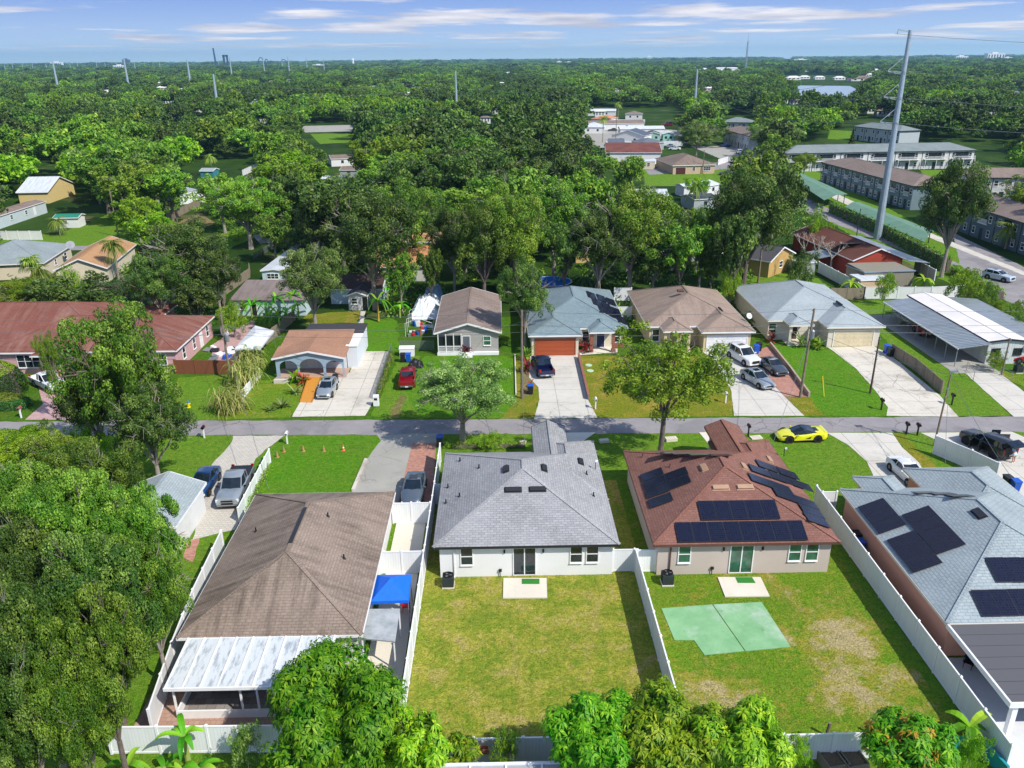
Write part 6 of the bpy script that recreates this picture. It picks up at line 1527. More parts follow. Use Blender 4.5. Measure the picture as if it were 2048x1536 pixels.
b = MB(); b.box(-.3, .3, -.25, .25, .04, 1.25); b.build('casing', WHITE, r, bevel=.04); b = MB(); b.box(-.18, .16, -.262, -.252, .75, 1.0); b.build('sticker', BLACK, r)
# white locker, black tarpaulin, collapsed canopy with junk
p = P(813, 716); r = empty('storage_locker', tuple(p), 0, 'white storage locker behind the two bins of the grey sided house', 'locker'); b = MB(); b.box(-.9, .9, .5, 1.3, 0, 1.0); b.build('body', WHITE, r); b = MB(); b.slab([(-.95, .45, 1.0), (.95, .45, 1.0), (.95, 1.4, 1.15), (-.95, 1.4, 1.15)], .05); b.build('lid', WHITE, r)
def lump(px, py, rx, ry, h, name, mat, label, cat, seed=0, n=10, z=0):
    r = random.Random(seed); p = P(px, py); b = MB(); vs = []; fs = []
    for i in range(n + 1):
        for j in range(n + 1):
            u, v = i / n * 2 - 1, j / n * 2 - 1; d = max(abs(u), abs(v)); vs.append((p.x + u * rx * (1 + r.uniform(-.05, .05)), p.y + v * ry, z + max(.02, h * (1 - d ** 2.2) * r.uniform(.72, 1.1)) * (1 if d < 1 else 0)))
    for i in range(n):
        for j in range(n): a = i * (n + 1) + j; fs.append((a, a + n + 1, a + n + 2, a + 1))
    b.add(vs, fs); return tag(b.build(name, mat, smooth=False), label, cat)
lump(832, 733, .9, .7, 1.0, 'tarpaulin', plain('black_tarp', '#17181c', .5), 'black tarpaulin heap above the red pickup', 'tarpaulin', 1)
lump(856, 622, 2.3, 4.2, 2.4, 'tarpaulin', TARPW, 'torn white and blue tarpaulin over a collapsed canopy beside the taupe gable roof', 'tarpaulin', 2, 14)
lump(868, 600, 1.6, 2.2, 2.8, 'tarpaulin', plain('faded_blue_tarp', '#7e97ab', .6), 'faded blue tarpaulin on the far end of the collapsed canopy', 'tarpaulin', 3, 10)
p = P(840, 668); r = empty('gazebo', tuple(p), 0, 'bare white frame of the collapsed canopy over the junk heap', 'gazebo frame')
for k in range(4): b = MB(); y = k * 2.0 - 1; b.tube([(-1.8, y, 0), (-1.8, y, 1.8), (0, y, 2.5), (1.8, y, 1.8), (1.8, y, 0)], .03, 5); b.build('hoop', WHITE, r)
rr2 = random.Random(4)
for k in range(16):
    x, y = p.x + rr2.uniform(-1.5, 1.4), p.y + rr2.uniform(-1.2, 4); b = MB(); d = [rr2.uniform(.25, .8) for _ in range(3)]; b.ob((x, y, d[2] / 2), d, rotz(rr2.uniform(0, 3)) @ Matrix.Rotation(rr2.uniform(-.3, .3), 3, 'X'))
    obj1(b, 'junk_box', [RED, TARPW, BLU, GREYM, BRK, WHITE][k % 6], 'piece of household junk heaped under the bare canopy frame', 'junk', 'junk heaped under the canopy frame')
for k in range(14):
    x, y = P(440, 715).x + rr2.uniform(-2.6, 1.4), P(440, 715).y + rr2.uniform(-1, 2.6); b = MB(); d = [rr2.uniform(.3, 1.1) for _ in range(3)]; d[2] *= .6; b.ob((x, y, d[2] / 2 + .05), d, rotz(rr2.uniform(0, 3)) @ Matrix.Rotation(rr2.uniform(-.3, .3), 3, 'X'))
    obj1(b, 'junk_box', [WHITE, GREYM, BLACK, BLU, WHITE, DARK][k % 6], 'piece of household junk behind the brown stained fence', 'junk', 'junk behind the brown stained fence')
# pool, propane tank, planters, mats, furniture
p = P(1104, 578); r = empty('swimming_pool', tuple(p), 0, 'round above-ground pool with a bright blue wall behind the blue-grey roof', 'pool'); b = MB(); b.lathe((0, 0, 0), [(3.1, 0), (3.1, 1.25)], 28); b.build('wall', BLU, r); b = MB(); b.lathe((0, 0, 1.25), [(3.2, 0), (3.2, .06), (2.95, .06)], 28); b.build('rim', WHITE, r); b = MB(); b.lathe((0, 0, 1.1), [(3.0, .2), (3.0, .22)], 28); b.build('water', plain('pool_blue', '#1f78d8', .15), r)
p = P(452, 674); b = MB(); b.lathe((p.x, p.y, .2), [(.2, 0), (.55, .2), (.6, .8), (.55, 1.4), (.2, 1.7)], 14); obj1(b, 'water_tank', WHITE, 'round white tank beside the bush and the utility pole', 'tank')
GMAT = plain('green_turf', '#2f7a2c', .95, 0, .25, 20)
for pts_, l_ in (([(1044, 1158), (1079, 1158), (1079, 1168), (1044, 1168)], 'green turf mat at the sliding door of the white house'), ([(1471, 1155), (1504, 1155), (1511, 1166), (1476, 1166)], 'green turf mat at the sliding door of the beige house')):
    w = [P(*q, .09)[:2] for q in pts_]; b = MB(); b.poly(w, .092, .12); obj1(b, 'doormat', GMAT, l_, 'mat', 'turf mats at the back doors')
def chair(x, y, rz, label, mat=BLACK, z=.03):
    r = empty('garden_chair', (x, y, z), rz, label, 'chair')
    b = MB(); b.box(-.25, .25, -.25, .25, .4, .45); b.build('seat', mat, r); b = MB(); b.ob((0, .26, .72), (.5, .05, .6), Matrix.Rotation(-.15, 3, 'X')); b.build('backrest', mat, r, bevel=.02)
    for i in (-1, 1):
        for j in (-1, 1): b = MB(); b.tube([(i * .22, j * .22, 0), (i * .22, j * .22, .42)], .02, 5); b.build('leg', mat, r)
        b = MB(); b.tube([(i * .27, -.22, .4), (i * .27, -.22, .64), (i * .27, .24, .66)], .022, 5); b.build('armrest', mat, r)
q = P(1935, 1335); chair(q.x, q.y, R(-40), 'black wicker garden chair in front of the peach corner')
q = P(1965, 1340); chair(q.x + .3, q.y, R(-90), 'second black garden chair half under the dark flat roof')
q = P(813, 1222); chair(q.x, q.y, R(90), 'red folding chair between the side fence and the grey patio cover', RED)
q = P(748, 1200); chair(q.x + .4, q.y + .3, R(10), 'dark chair under the blue canopy, left of the wheel'); q = P(798, 1190); chair(q.x, q.y, R(-60), 'dark chair under the right side of the blue canopy', DARK)
q = P(772, 1142); r = empty('barbecue', (q.x, q.y, .03), 0, 'folding red barbecue between the gate panels and the blue canopy', 'barbecue')
b = MB(); b.tube([(-.4, 0, .85), (.4, 0, .85)], .2, 12); b.build('lid', plain('faded_red', '#a8686a', .6), r)
for s_ in (-1, 1): b = MB(); b.bar((-.35, s_ * .15, 0), (.35, s_ * .15, .75), .03); b.bar((.35, s_ * .15, 0), (-.35, s_ * .15, .75), .03); b.build('cross_leg', BLACK, r)
# satellite dishes
def dish(px, py, z, label, sc=.4):
    p = P(px, py, z); r = empty('satellite_dish', tuple(p), R(200), label, 'satellite dish', 'satellite dishes on the roofs'); b = MB(); b.lathe((0, .1, .55), [(sc, .1), (sc * .6, .03), (.04, 0)], 16, m=Matrix.Rotation(-1.0, 3, 'X')); b.build('reflector', GREYM, r); b = MB(); b.tube([(0, 0, -.2), (0, 0, .5)], .03, 6); b.tube([(0, .1, .5), (0, .55, .75)], .02, 5); b.build('mount', DARK, r)
dish(1496, 640, 3.0, 'satellite dish on the right eave of the tan roof'); dish(142, 496, 3.4, 'large satellite dish on the grey hip roof at the left', .75); dish(1191, 934, 3.2, 'small dish antenna on the right slope of the grey roof', .12); dish(1568, 908, 2.95, 'small dish at the right eave of the red roof', .12)
# storm grate and pale pieces on the verge
for x, y, l_, d in ((1512, 876, 'pale slatted drain cover on the grass left of the sports car', (1.1, .7, .12)), (1208, 884, 'pale concrete culvert end on the verge, left one', (.9, .5, .25)), (1342, 881, 'pale concrete culvert end on the verge behind the tree trunk', (1.1, .6, .3)), (1046, 886, 'pale culvert end on the verge beside the grey front gable', (.5, .4, .2))):
    p = P(x, y); b = MB(); b.ob((p.x, p.y, d[2] / 2), d, rotz(.15)); 
    for k in range(4): b.ob((p.x - .3 + k * .2, p.y, d[2]), (.05, d[1] * .9, .05), rotz(.15))
    obj1(b, 'drain_cover', CONP, l_, 'drain cover')
# bottom edge: roofs and planters of the next gardens
w = [P(868, 1532, 2.6), P(1228, 1531, 2.6)]; r = empty('patio_enclosure', (w[0].x, w[0].y, 0), 0, 'white framed patio enclosure roof cut by the bottom edge below the dry lawn', 'patio enclosure')
b = MB(); b.box(w[0].x, w[1].x, w[0].y - 5, w[0].y, 2.45, 2.55); b.build('roof', plain('grey_screen_roof', '#9aa2a6', .6), r, local=False); b = MB(); b.box(w[0].x - .05, w[1].x + .05, w[0].y, w[0].y + .12, 2.4, 2.64)
for k in range(6): x = w[0].x + (w[1].x - w[0].x) * k / 5; b.box(x - .05, x + .05, w[0].y - 5, w[0].y, 2.552, 2.62)
b.build('frame', WHITE, r, local=False)
b = MB(); b.box(w[0].x + .1, w[1].x - .1, w[0].y - 4.8, w[0].y - .2, 0, 2.44); b.build('wall', WHITE, r, local=False)
a_, c_ = P(1310, 1534, 2.5), P(1560, 1534, 2.5); r = empty('shed', (a_.x, a_.y - 4, 0), 0, 'white ribbed shed roof cut by the bottom edge below the yellow-green mango trees', 'shed')
b = MB(); hip_solid(b, None, a_.x, c_.x, a_.y - 8, P(1430, 1519, 3.1).y, 2.5, .18, 'gy'); b.build('roof', ribs('white_ribbed_roof', '#cfd6da', '#8f999f', .35, .04, 0, .4, .2, '#9aa4a8', .4), r, local=False); b = MB(); b.box(a_.x + .2, c_.x - .2, a_.y - 7.8, P(1430, 1519, 3.1).y - .3, 0, 2.5); b.build('wall', WHITE, r, local=False)
p = P(215, 1532, 2.4); r = empty('shed', (p.x, p.y, 0), 0, 'small dull red shed roof at the bottom edge left of the banana plants', 'shed'); b = MB(); hip_solid(b, None, p.x - 1.5, p.x + 1.5, p.y - 3, p.y, 2.0, .45, 'hip'); b.build('roof', plain('dull_red_roof', '#8a5a52', .9), r, local=False); b = MB(); b.box(p.x - 1.2, p.x + 1.2, p.y - 2.7, p.y - .3, 0, 2.0); b.build('wall', WHITE, r, local=False)
p = P(958, 1494, 1.5); b = MB(); b.box(p.x - .5, p.x + .5, p.y - .3, p.y, 1.3, 1.34)
for a in ((-.5, .5, -.3, -.26), (-.5, .5, -.04, 0), (-.5, -.46, -.26, -.04), (.46, .5, -.26, -.04)): b.box(p.x + a[0], p.x + a[1], p.y + a[2], p.y + a[3], 1.34, 1.6)
obj1(b, 'planter', plain('terracotta', '#a86a4e', .8), 'terracotta trough hung on the white rear fence below the dry lawn', 'planter')
for x, l_ in ((1662, 'wooden raised bed with soil at the bottom edge, left one'), (1700, 'wooden raised bed with soil at the bottom edge, right one')):
    p = P(x, 1528); r = empty('raised_bed', (p.x, p.y, 0), .2, l_, 'raised bed'); b = MB()
    for a in ((-.6, .6, -.7, -.64), (-.6, .6, .64, .7), (-.6, -.54, -.64, .64), (.54, .6, -.64, .64)): b.box(*a, 0, .6)
    b.build('boards', WDF, r); b = MB(); b.box(-.54, .54, -.64, .64, .02, .5); b.build('soil', plain('soil', '#6b5a46', .95, 0, .4, 8), r)
for x, l_ in ((1652, 'broken grey post on the rear lot line, left one'), (1748, 'broken grey post on the rear lot line, right one')):
    p = P(x, 1472); b = MB(); b.tube([(p.x, p.y, 0), (p.x + .1, p.y, .9)], .09, 7); obj1(b, 'broken_post', WOOD, l_, 'post')
wall_line('garden_wall', 'turquoise wall cut by the bottom right corner', [(1905, 1500), (1952, 1496), (2010, 1560)], .9, .15, plain('turquoise_paint', '#1f8f96', .6))
# air conditioner of the mobile home and wall unit
p = P(2035, 745); ac_unit(p.x, p.y, 'dark air conditioning unit beside the round bush of the mobile home')
# two swing gates of the mobile home drive
for x0_, y0_, x1_, y1_, l_ in ((1932, 742, 1946, 762, 'open tubular gate leaf left of the mobile home drive'), (1999, 752, 2022, 764, 'open tubular gate leaf right of the mobile home drive')):
    a, c = P(x0_, y0_), P(x1_, y1_); b = MB(); b.tube([a, a + Vector((0, 0, 1.1)), c + Vector((0, 0, 1.1)), c], .03, 6); b.tube([a + Vector((0, 0, .2)), c + Vector((0, 0, .2))], .02, 5); obj1(b, 'gate', GREYM, l_, 'gate')
# person leaning into the black van
def person(x, y, rz, label):
    r = empty('person', (x, y, .03), rz, label, 'person')
    SKIN = plain('skin', '#b98a72', .6); SH = plain('blue_shirt', '#8fb4dc', .9); DN = plain('denim', '#b7cbe4', .9); HR = plain('hair', '#3a241a', .9)
    def skin(name, verts, edges, rad, mat, root=0):
        me = bpy.data.meshes.new(name); me.from_pydata(verts, edges, []); o = bpy.data.objects.new(name, me); COL.objects.link(o); o.parent = r
        o.modifiers.new('skin', 'SKIN'); sk = me.skin_vertices[0] if me.skin_vertices else None
        if sk is None:
            bpy.context.view_layer.objects.active = o; bpy.ops.mesh.customdata_skin_add(); sk = me.skin_vertices[0]
        for i, q_ in enumerate(rad): sk.data[i].radius = q_ if isinstance(q_, tuple) else (q_, q_); sk.data[i].use_root = i == root
        s_ = o.modifiers.new('sub', 'SUBSURF'); s_.levels = s_.render_levels = 2; me.materials.append(mat)
        for p__ in me.polygons: p__.use_smooth = True
        return o
    # x forward (towards the boot); bent at the hip
    V = [(0, 0, .92), (.12, 0, 1.08), (.34, 0, 1.26), (.46, 0, 1.34), (.54, 0, 1.40), (.64, 0, 1.48), (.68, 0, 1.56),
         (0, .10, .86), (.02, .11, .48), (-.02, .11, .09), (.10, .12, .03), (0, -.10, .86), (.06, -.11, .48), (.02, -.12, .09), (.14, -.13, .03),
         (.40, .19, 1.28), (.62, .24, 1.08), (.86, .16, 1.02), (.94, .14, 1.01), (.40, -.19, 1.28), (.60, -.25, 1.06), (.84, -.17, 1.0), (.92, -.15, .99)]
    Ed = [(0, 1), (1, 2), (2, 3), (3, 4), (4, 5), (5, 6), (0, 7), (7, 8), (8, 9), (9, 10), (0, 11), (11, 12), (12, 13), (13, 14), (3, 15), (15, 16), (16, 17), (17, 18), (3, 19), (19, 20), (20, 21), (21, 22)]
    Rd = [.14, .13, .15, .12, .055, .09, .08, .10, .062, .042, .035, .10, .062, .042, .035, .055, .042, .03, .035, .055, .042, .03, .035]
    skin('body', V, Ed, Rd, SKIN)
    skin('shirt', [(.06, 0, 1.03), (.2, 0, 1.16), (.36, 0, 1.27), (.46, 0, 1.335), (.40, .19, 1.285), (.52, .225, 1.18), (.40, -.19, 1.285), (.51, -.225, 1.18)], [(0, 1), (1, 2), (2, 3), (3, 4), (4, 5), (3, 6), (6, 7)], [.15, .15, .17, .13, .075, .06, .075, .06], SH)
    skin('shorts', [(.0, 0, .93), (.08, 0, 1.04), (0, .105, .82), (.01, .11, .66), (0, -.105, .82), (.035, -.11, .66)], [(0, 1), (0, 2), (2, 3), (0, 4), (4, 5)], [.165, .145, .12, .095, .12, .095], DN)
    skin('hair', [(.60, 0, 1.53), (.64, 0, 1.60), (.56, 0, 1.44)], [(0, 1), (0, 2)], [.10, .085, .06], HR)
    for s_ in (-1, 1):
        for k in range(5):
            b = MB(); bx = Vector((.95, s_ * .145, 1.0)); a = (k - 2) * .022 if k < 4 else -.05 * s_
            b.tube([bx + Vector((-.01, a, 0)), bx + Vector((.04 if k < 4 else .02, a * 1.2, .0)), bx + Vector((.07 - abs(k - 1.5) * .008 if k < 4 else .035, a * 1.3, -.03))], [.010, .009, .006], 6); b.build('finger', SKIN, r)
        b = MB(); y_ = s_ * .12; b.ob((.08 + (.04 if s_ < 0 else 0), y_, .03), (.26, .1, .07)); b.build('shoe', WHITE, r, bevel=.02)
        b = MB(); b.lathe((.715, s_ * .035, 1.53), [(.006, -.012), (.012, 0), (.006, .012)], 6); b.build('eye', BLACK, r)
        b = MB(); b.lathe((.65, s_ * .088, 1.515), [(.012, -.02), (.02, 0), (.012, .02)], 6); b.build('ear', SKIN, r)
    b = MB(); b.lathe((.745, 0, 1.505), [(.012, -.015), (.004, .025)], 6); b.build('nose', SKIN, r); b = MB(); b.box(.725, .735, -.025, .025, 1.468, 1.476); b.build('mouth', plain('lips', '#8a4a44', .6), r)
q = P(2026, 926); person(q.x, q.y, hd((2030, 930), (2005, 915)), 'person in a light blue top and denim shorts leaning into the open van boot')
# ------------------------------------------------------------------ plants
L_DARK = leafm('leaf_dark_oak', '#263c17', '#415c20', '#74883c')
L_MID = leafm('leaf_mid_green', '#2f5013', '#4f721e', '#86a03c')
L_OLV = leafm('leaf_olive', '#40681a', '#648824', '#92a63a')
L_BRT = leafm('leaf_bright', '#40680f', '#6f941a', '#a6bb38', .38)
L_GRY = leafm('leaf_grey_green', '#3a5522', '#5d7a34', '#92a35a')
L_MNG = leafm('leaf_mango', '#2f6a0c', '#5a9a14', '#9cc62e', .35)
L_MNG2 = leafm('leaf_mango_olive', '#43720f', '#759a1a', '#b2c030', .32)
L_HDG = leafm('leaf_hedge', '#1c3410', '#2a4c16', '#3f6522', .2)
L_HDT = leafm('leaf_hedge_top', '#44600f', '#67801a', '#8a962a', .25)
L_CANE = leafm('leaf_cane', '#6a8030', '#8f9c4a', '#b8b070', .3)
L_BAN = leafm('leaf_banana', '#2f7a10', '#5aa51c', '#98cc3c', .4)
L_PALM = leafm('leaf_palm', '#44661c', '#6f8a30', '#a3a850', .3)
L_RED = leafm('leaf_red', '#5a1a18', '#8a2f28', '#b85a48', .3)
L_ORG = leafm('leaf_orange', '#7f7a18', '#a88a22', '#c8a040', .3)
BARK = plain('bark', '#6a6058', .95, 0, .35, 3); BARKL = plain('pale_bark', '#8f877c', .95, 0, .3, 3)
LEAFM = {'street': leafm('leaf_street_oak', '#4c7a16', '#78a024', '#acc648', .3), 'verge': leafm('leaf_verge_oak', '#465f2a', '#6c8a42', '#9fb46c', .25), 'dark': L_DARK, 'mid': L_MID, 'olive': L_OLV, 'bright': L_BRT, 'grey': L_GRY, 'mango': L_MNG, 'mango2': L_MNG2}

def quads_mesh(name, V, tint, mat, nv=4):
    """V: (n, nv, 3) array of leaf faces"""
    n = len(V); me = bpy.data.meshes.new(name)
    me.vertices.add(n * nv); me.vertices.foreach_set('co', V.astype(np.float32).ravel())
    me.loops.add(n * nv); me.loops.foreach_set('vertex_index', np.arange(n * nv, dtype=np.int32))
    me.polygons.add(n); me.polygons.foreach_set('loop_start', np.arange(0, n * nv, nv, dtype=np.int32)); me.polygons.foreach_set('loop_total', np.full(n, nv, dtype=np.int32))
    at = me.attributes.new('tint', 'FLOAT', 'POINT'); at.data.foreach_set('value', np.repeat(tint, nv).astype(np.float32))
    me.materials.append(mat); me.update(calc_edges=True); me.validate()
    return me
def unit(a): return a / np.maximum(np.linalg.norm(a, axis=-1, keepdims=True), 1e-9)
def leaf_quads(pts, nrm, size, r, aspect=.55, spread=.8, droop=0.0):
    n = len(pts)
    nn = unit(nrm + r.normal(0, spread, (n, 3)))
    t = unit(np.cross(nn, unit(r.normal(0, 1, (n, 3)))))
    if droop: t = unit(t + np.array([0, 0, -droop])); 
    b = unit(np.cross(nn, t))
    s = size * r.uniform(.65, 1.35, (n, 1))
    a, c = t * s * .5, b * s * .5 * aspect
    return np.stack([pts - a, pts - c + a * .1, pts + a, pts + c + a * .1], 1)
def lobes_of(r, R_, zr, k, core=.55):
    c = []
    for i in range(k):
        th = 2 * math.pi * (i * .618 + r.uniform(-.08, .08)); u = math.sqrt((i + .5) / k)
        z = r.uniform(-.62, .75) * (1 - u * .5)
        c.append((math.cos(th) * u * R_ * .74, math.sin(th) * u * R_ * .74, z * zr, R_ * r.uniform(.24, .40)))
    return np.array(c)
def crown(name, mat, seed, R_=5.0, zr=4.6, zc=7.0, k=20, n=9000, leaf=.34, style='leaf', spread=.5, hollow=.22):
    r = np.random.default_rng(seed); lb = lobes_of(r, R_, zr, k)
    # every lobe carries sub-clumps, so the outline and the shading break up
    sub = []
    for (x, y, z, q) in lb:
        m = 9
        d = unit(r.normal(0, 1, (m, 3)) + np.array([0, 0, .25]))
        for v in d: o_ = r.uniform(.5, 1.15); sub.append((x + v[0] * q * o_, y + v[1] * q * o_, z + v[2] * q * o_ * .85, q * r.uniform(.26, .46), r.uniform(0, 1)))
    sub = np.array(sub)
    w = sub[:, 3] ** 2; idx = r.choice(len(sub), n, p=w / w.sum())
    d = unit(r.normal(0, 1, (n, 3)) + np.array([0, 0, .2]))
    rad = sub[idx, 3:4] * r.uniform(1 - hollow, 1.12, (n, 1))
    pts = sub[idx, :3] + d * rad * np.array([1, 1, .8]) + np.array([0, 0, zc])
    nrm = d + np.array([0, 0, .25])
    tint = np.clip(sub[idx, 4] * .6 + r.uniform(0, .45, n), 0, 1)
    V = leaf_quads(pts, nrm, leaf, r, .6, spread)
    return quads_mesh(name, V, tint, mat), lb
def trunk_mesh(name, lb, zc, r0, seed, mat=None, twigs=0, R_=5.0, zr=3.6, fork=.38):
    r = np.random.default_rng(seed + 99); b = MB(); f = zc * fork
    b.tube([(0, 0, -.1), (.05, 0, f * .4), (.12, .05, f)], [r0 * 1.25, r0 * .95, r0 * .8], 9)
    for i, (x, y, z, q) in enumerate(lb[::2]):
        p0 = Vector((.12, .05, f)); p3 = Vector((x, y, z + zc)); mid = p0.lerp(p3, .5) + Vector((r.uniform(-.4, .4), r.uniform(-.4, .4), r.uniform(-.2, .9)))
        b.tube([p0, p0.lerp(mid, .5) + Vector((0, 0, .2)), mid, p3], [r0 * .5, r0 * .36, r0 * .24, .05], 6)
        for j in range(3):
            e_ = p3 + Vector(tuple(r.normal(0, 1, 3))).normalized() * q
            b.tube([mid.lerp(p3, .6), e_], [r0 * .12, .025], 4)
    for i in range(twigs):
        d = Vector(tuple(r.normal(0, 1, 3))); d.z = abs(d.z) * .8; d.normalize()
        p0 = Vector((d.x * R_ * .6, d.y * R_ * .6, zc + d.z * zr * .6)); p1 = Vector((d.x * R_ * .95, d.y * R_ * .95, zc + d.z * zr * .98 + r.uniform(-.1, .4)))
        b.tube([p0, p0.lerp(p1, .6) + Vector(tuple(r.normal(0, .15, 3))), p1], [.05, .035, .012], 4)
        for _ in range(3): b.tube([p0.lerp(p1, .6), p1 + Vector(tuple(r.normal(0, .45, 3)))], [.025, .01], 3)
    o = b.build(name, mat or BARK); me = o.data; bpy.data.objects.remove(o)
    return me
TREES = {}
def variant(kind, style, v):
    key = (kind, style, v)
    if key in TREES: return TREES[key]
    base = (style, v)
    if base not in TREES:
        prm = {'oak': dict(k=20, n=9500, leaf=.40), 'big': dict(k=30, n=78000, leaf=.17, spread=.62), 'airy': dict(k=18, n=24000, leaf=.19, hollow=.5), 'bush': dict(k=12, n=6500, leaf=.26, zr=3.6, zc=3.2),
               'near': dict(k=25, n=38000, leaf=.19, spread=.45), 'wisp': dict(k=15, n=5200, leaf=.36, hollow=.6)}[style]
        prm = dict(prm); zc = prm.get('zc', 7.0)
        me, lb = crown('crown_' + style, L_MID, 100 + v * 7 + len(style) * 31, **prm)
        tw = {'big': 22, 'near': 14, 'airy': 14, 'wisp': 30, 'oak': 6}.get(style, 0)
        tm = trunk_mesh('trunk_' + style, lb, zc, {'bush': .14, 'airy': .22}.get(style, .3), v, BARK if v % 2 else BARKL, tw, fork={'bush': .25, 'airy': .52}.get(style, .38))
        TREES[base] = (me, tm, zc)
    me, tm, zc = TREES[base]
    me2 = me.copy(); me2.materials[0] = LEAFM[kind]
    TREES[key] = (me2, tm, zc)
    return TREES[key]
ALLT = []
def tree_at(x, y, zc, r, kind, style, label, name='tree', cat='tree', group=None, sq=None, v=None, single=False):
    v = random.randrange(3) if v is None else v
    me, tm, z0 = variant(kind, style, v)
    s = r / 5.0; sz = zc / z0 if sq is None else sq
    rt = empty(name, (x, y, 0), random.uniform(0, 6.28), label, cat, group)
    c = bpy.data.objects.new('crown', me); COL.objects.link(c); c.parent = rt
    t = bpy.data.objects.new('trunk', tm); COL.objects.link(t); t.parent = rt
    rt.scale = (s, s, sz)
    ALLT.append((x, y, r))
    return rt
def T(px, py, zc, rpx, kind, label, style='oak', sq=None, **k):
    p = P(px, py, zc); d = Q(p.x, p.y, zc)[2]
    return tree_at(p.x, p.y, zc, rpx * d / FPX, kind, style, label, sq=sq, **k)

# street trees and trees of the yards, each with its own label
T(922, 790, 5.0, 106, 'verge', 'small grey-green roadside tree arching over the road beside the blue-lidded bin', 'near', .78, v=0)
T(1330, 757, 8.2, 136, 'street', 'bright green roadside tree with an open crown in front of the tan roof', 'airy', 1.18, v=1)
T(228, 740, 10.0, 112, 'mid', 'tall leafy tree hiding the middle of the pink house', 'near', 1.45, v=1)
T(185, 812, 6.0, 72, 'dark', 'dark lower tree between the white pickup and the tall leafy tree', 'near', .9, v=2)
T(300, 865, 5.5, 84, 'dark', 'dark green tree at the kerb right of the tall leafy tree', 'near', .9, v=0)
T(92, 685, 8.6, 26, 'olive', 'thin olive branch-like tree in front of the rusty brown roof', 'airy', .9, v=0)
T(180, 885, 2.8, 55, 'bright', 'bright green bush at the foot of the tall leafy tree', 'bush', name='bush', cat='bush')
T(250, 925, 2.2, 42, 'mid', 'mid green bush at the lower foot of the tall leafy tree', 'bush', name='bush', cat='bush')
for i, (x, y, z, r, kd, sqv) in enumerate([(30, 905, 4, 75, 'bright', None), (120, 940, 5.5, 82, 'olive', None), (190, 985, 6.5, 84, 'mid', None), (60, 1030, 7, 95, 'mid', None), (175, 1085, 8, 100, 'mid', None), (285, 1100, 7, 82, 'mid', None), (60, 1170, 7.5, 100, 'dark', None), (190, 1210, 8, 110, 'dark', None), (300, 1190, 6.5, 76, 'mid', None),
                                  (60, 1300, 8, 105, 'dark', None), (200, 1330, 7.5, 96, 'mid', None), (40, 1430, 7, 95, 'dark', None), (150, 1430, 6.5, 82, 'mid', None)]):
    nm = ['bright green crown at the left edge just below the road', 'olive crown with pale twigs below the left end of the road', 'mid green crown left of the small grey garage roof', 'mid green crown at the left edge, second from the road', 'mid green crown with bare twigs in the middle of the left wood', 'mid green crown overlapping the small grey garage roof',
          'dark green crown at the left edge level with the brown roof', 'broad mid green crown level with the brown roof', 'mid green crown touching the white fence of the brown roofed house', 'dark green crown at the left edge, second from the bottom', 'mid green crown above the bottom left white fence', 'dark green crown in the bottom left corner', 'mid green crown just above the left end of the bottom white fence'][i]
    T(x, y, z, r * 1.08, kd, nm, 'big', None, v=i % 3, group='trees of the wood at the lower left')
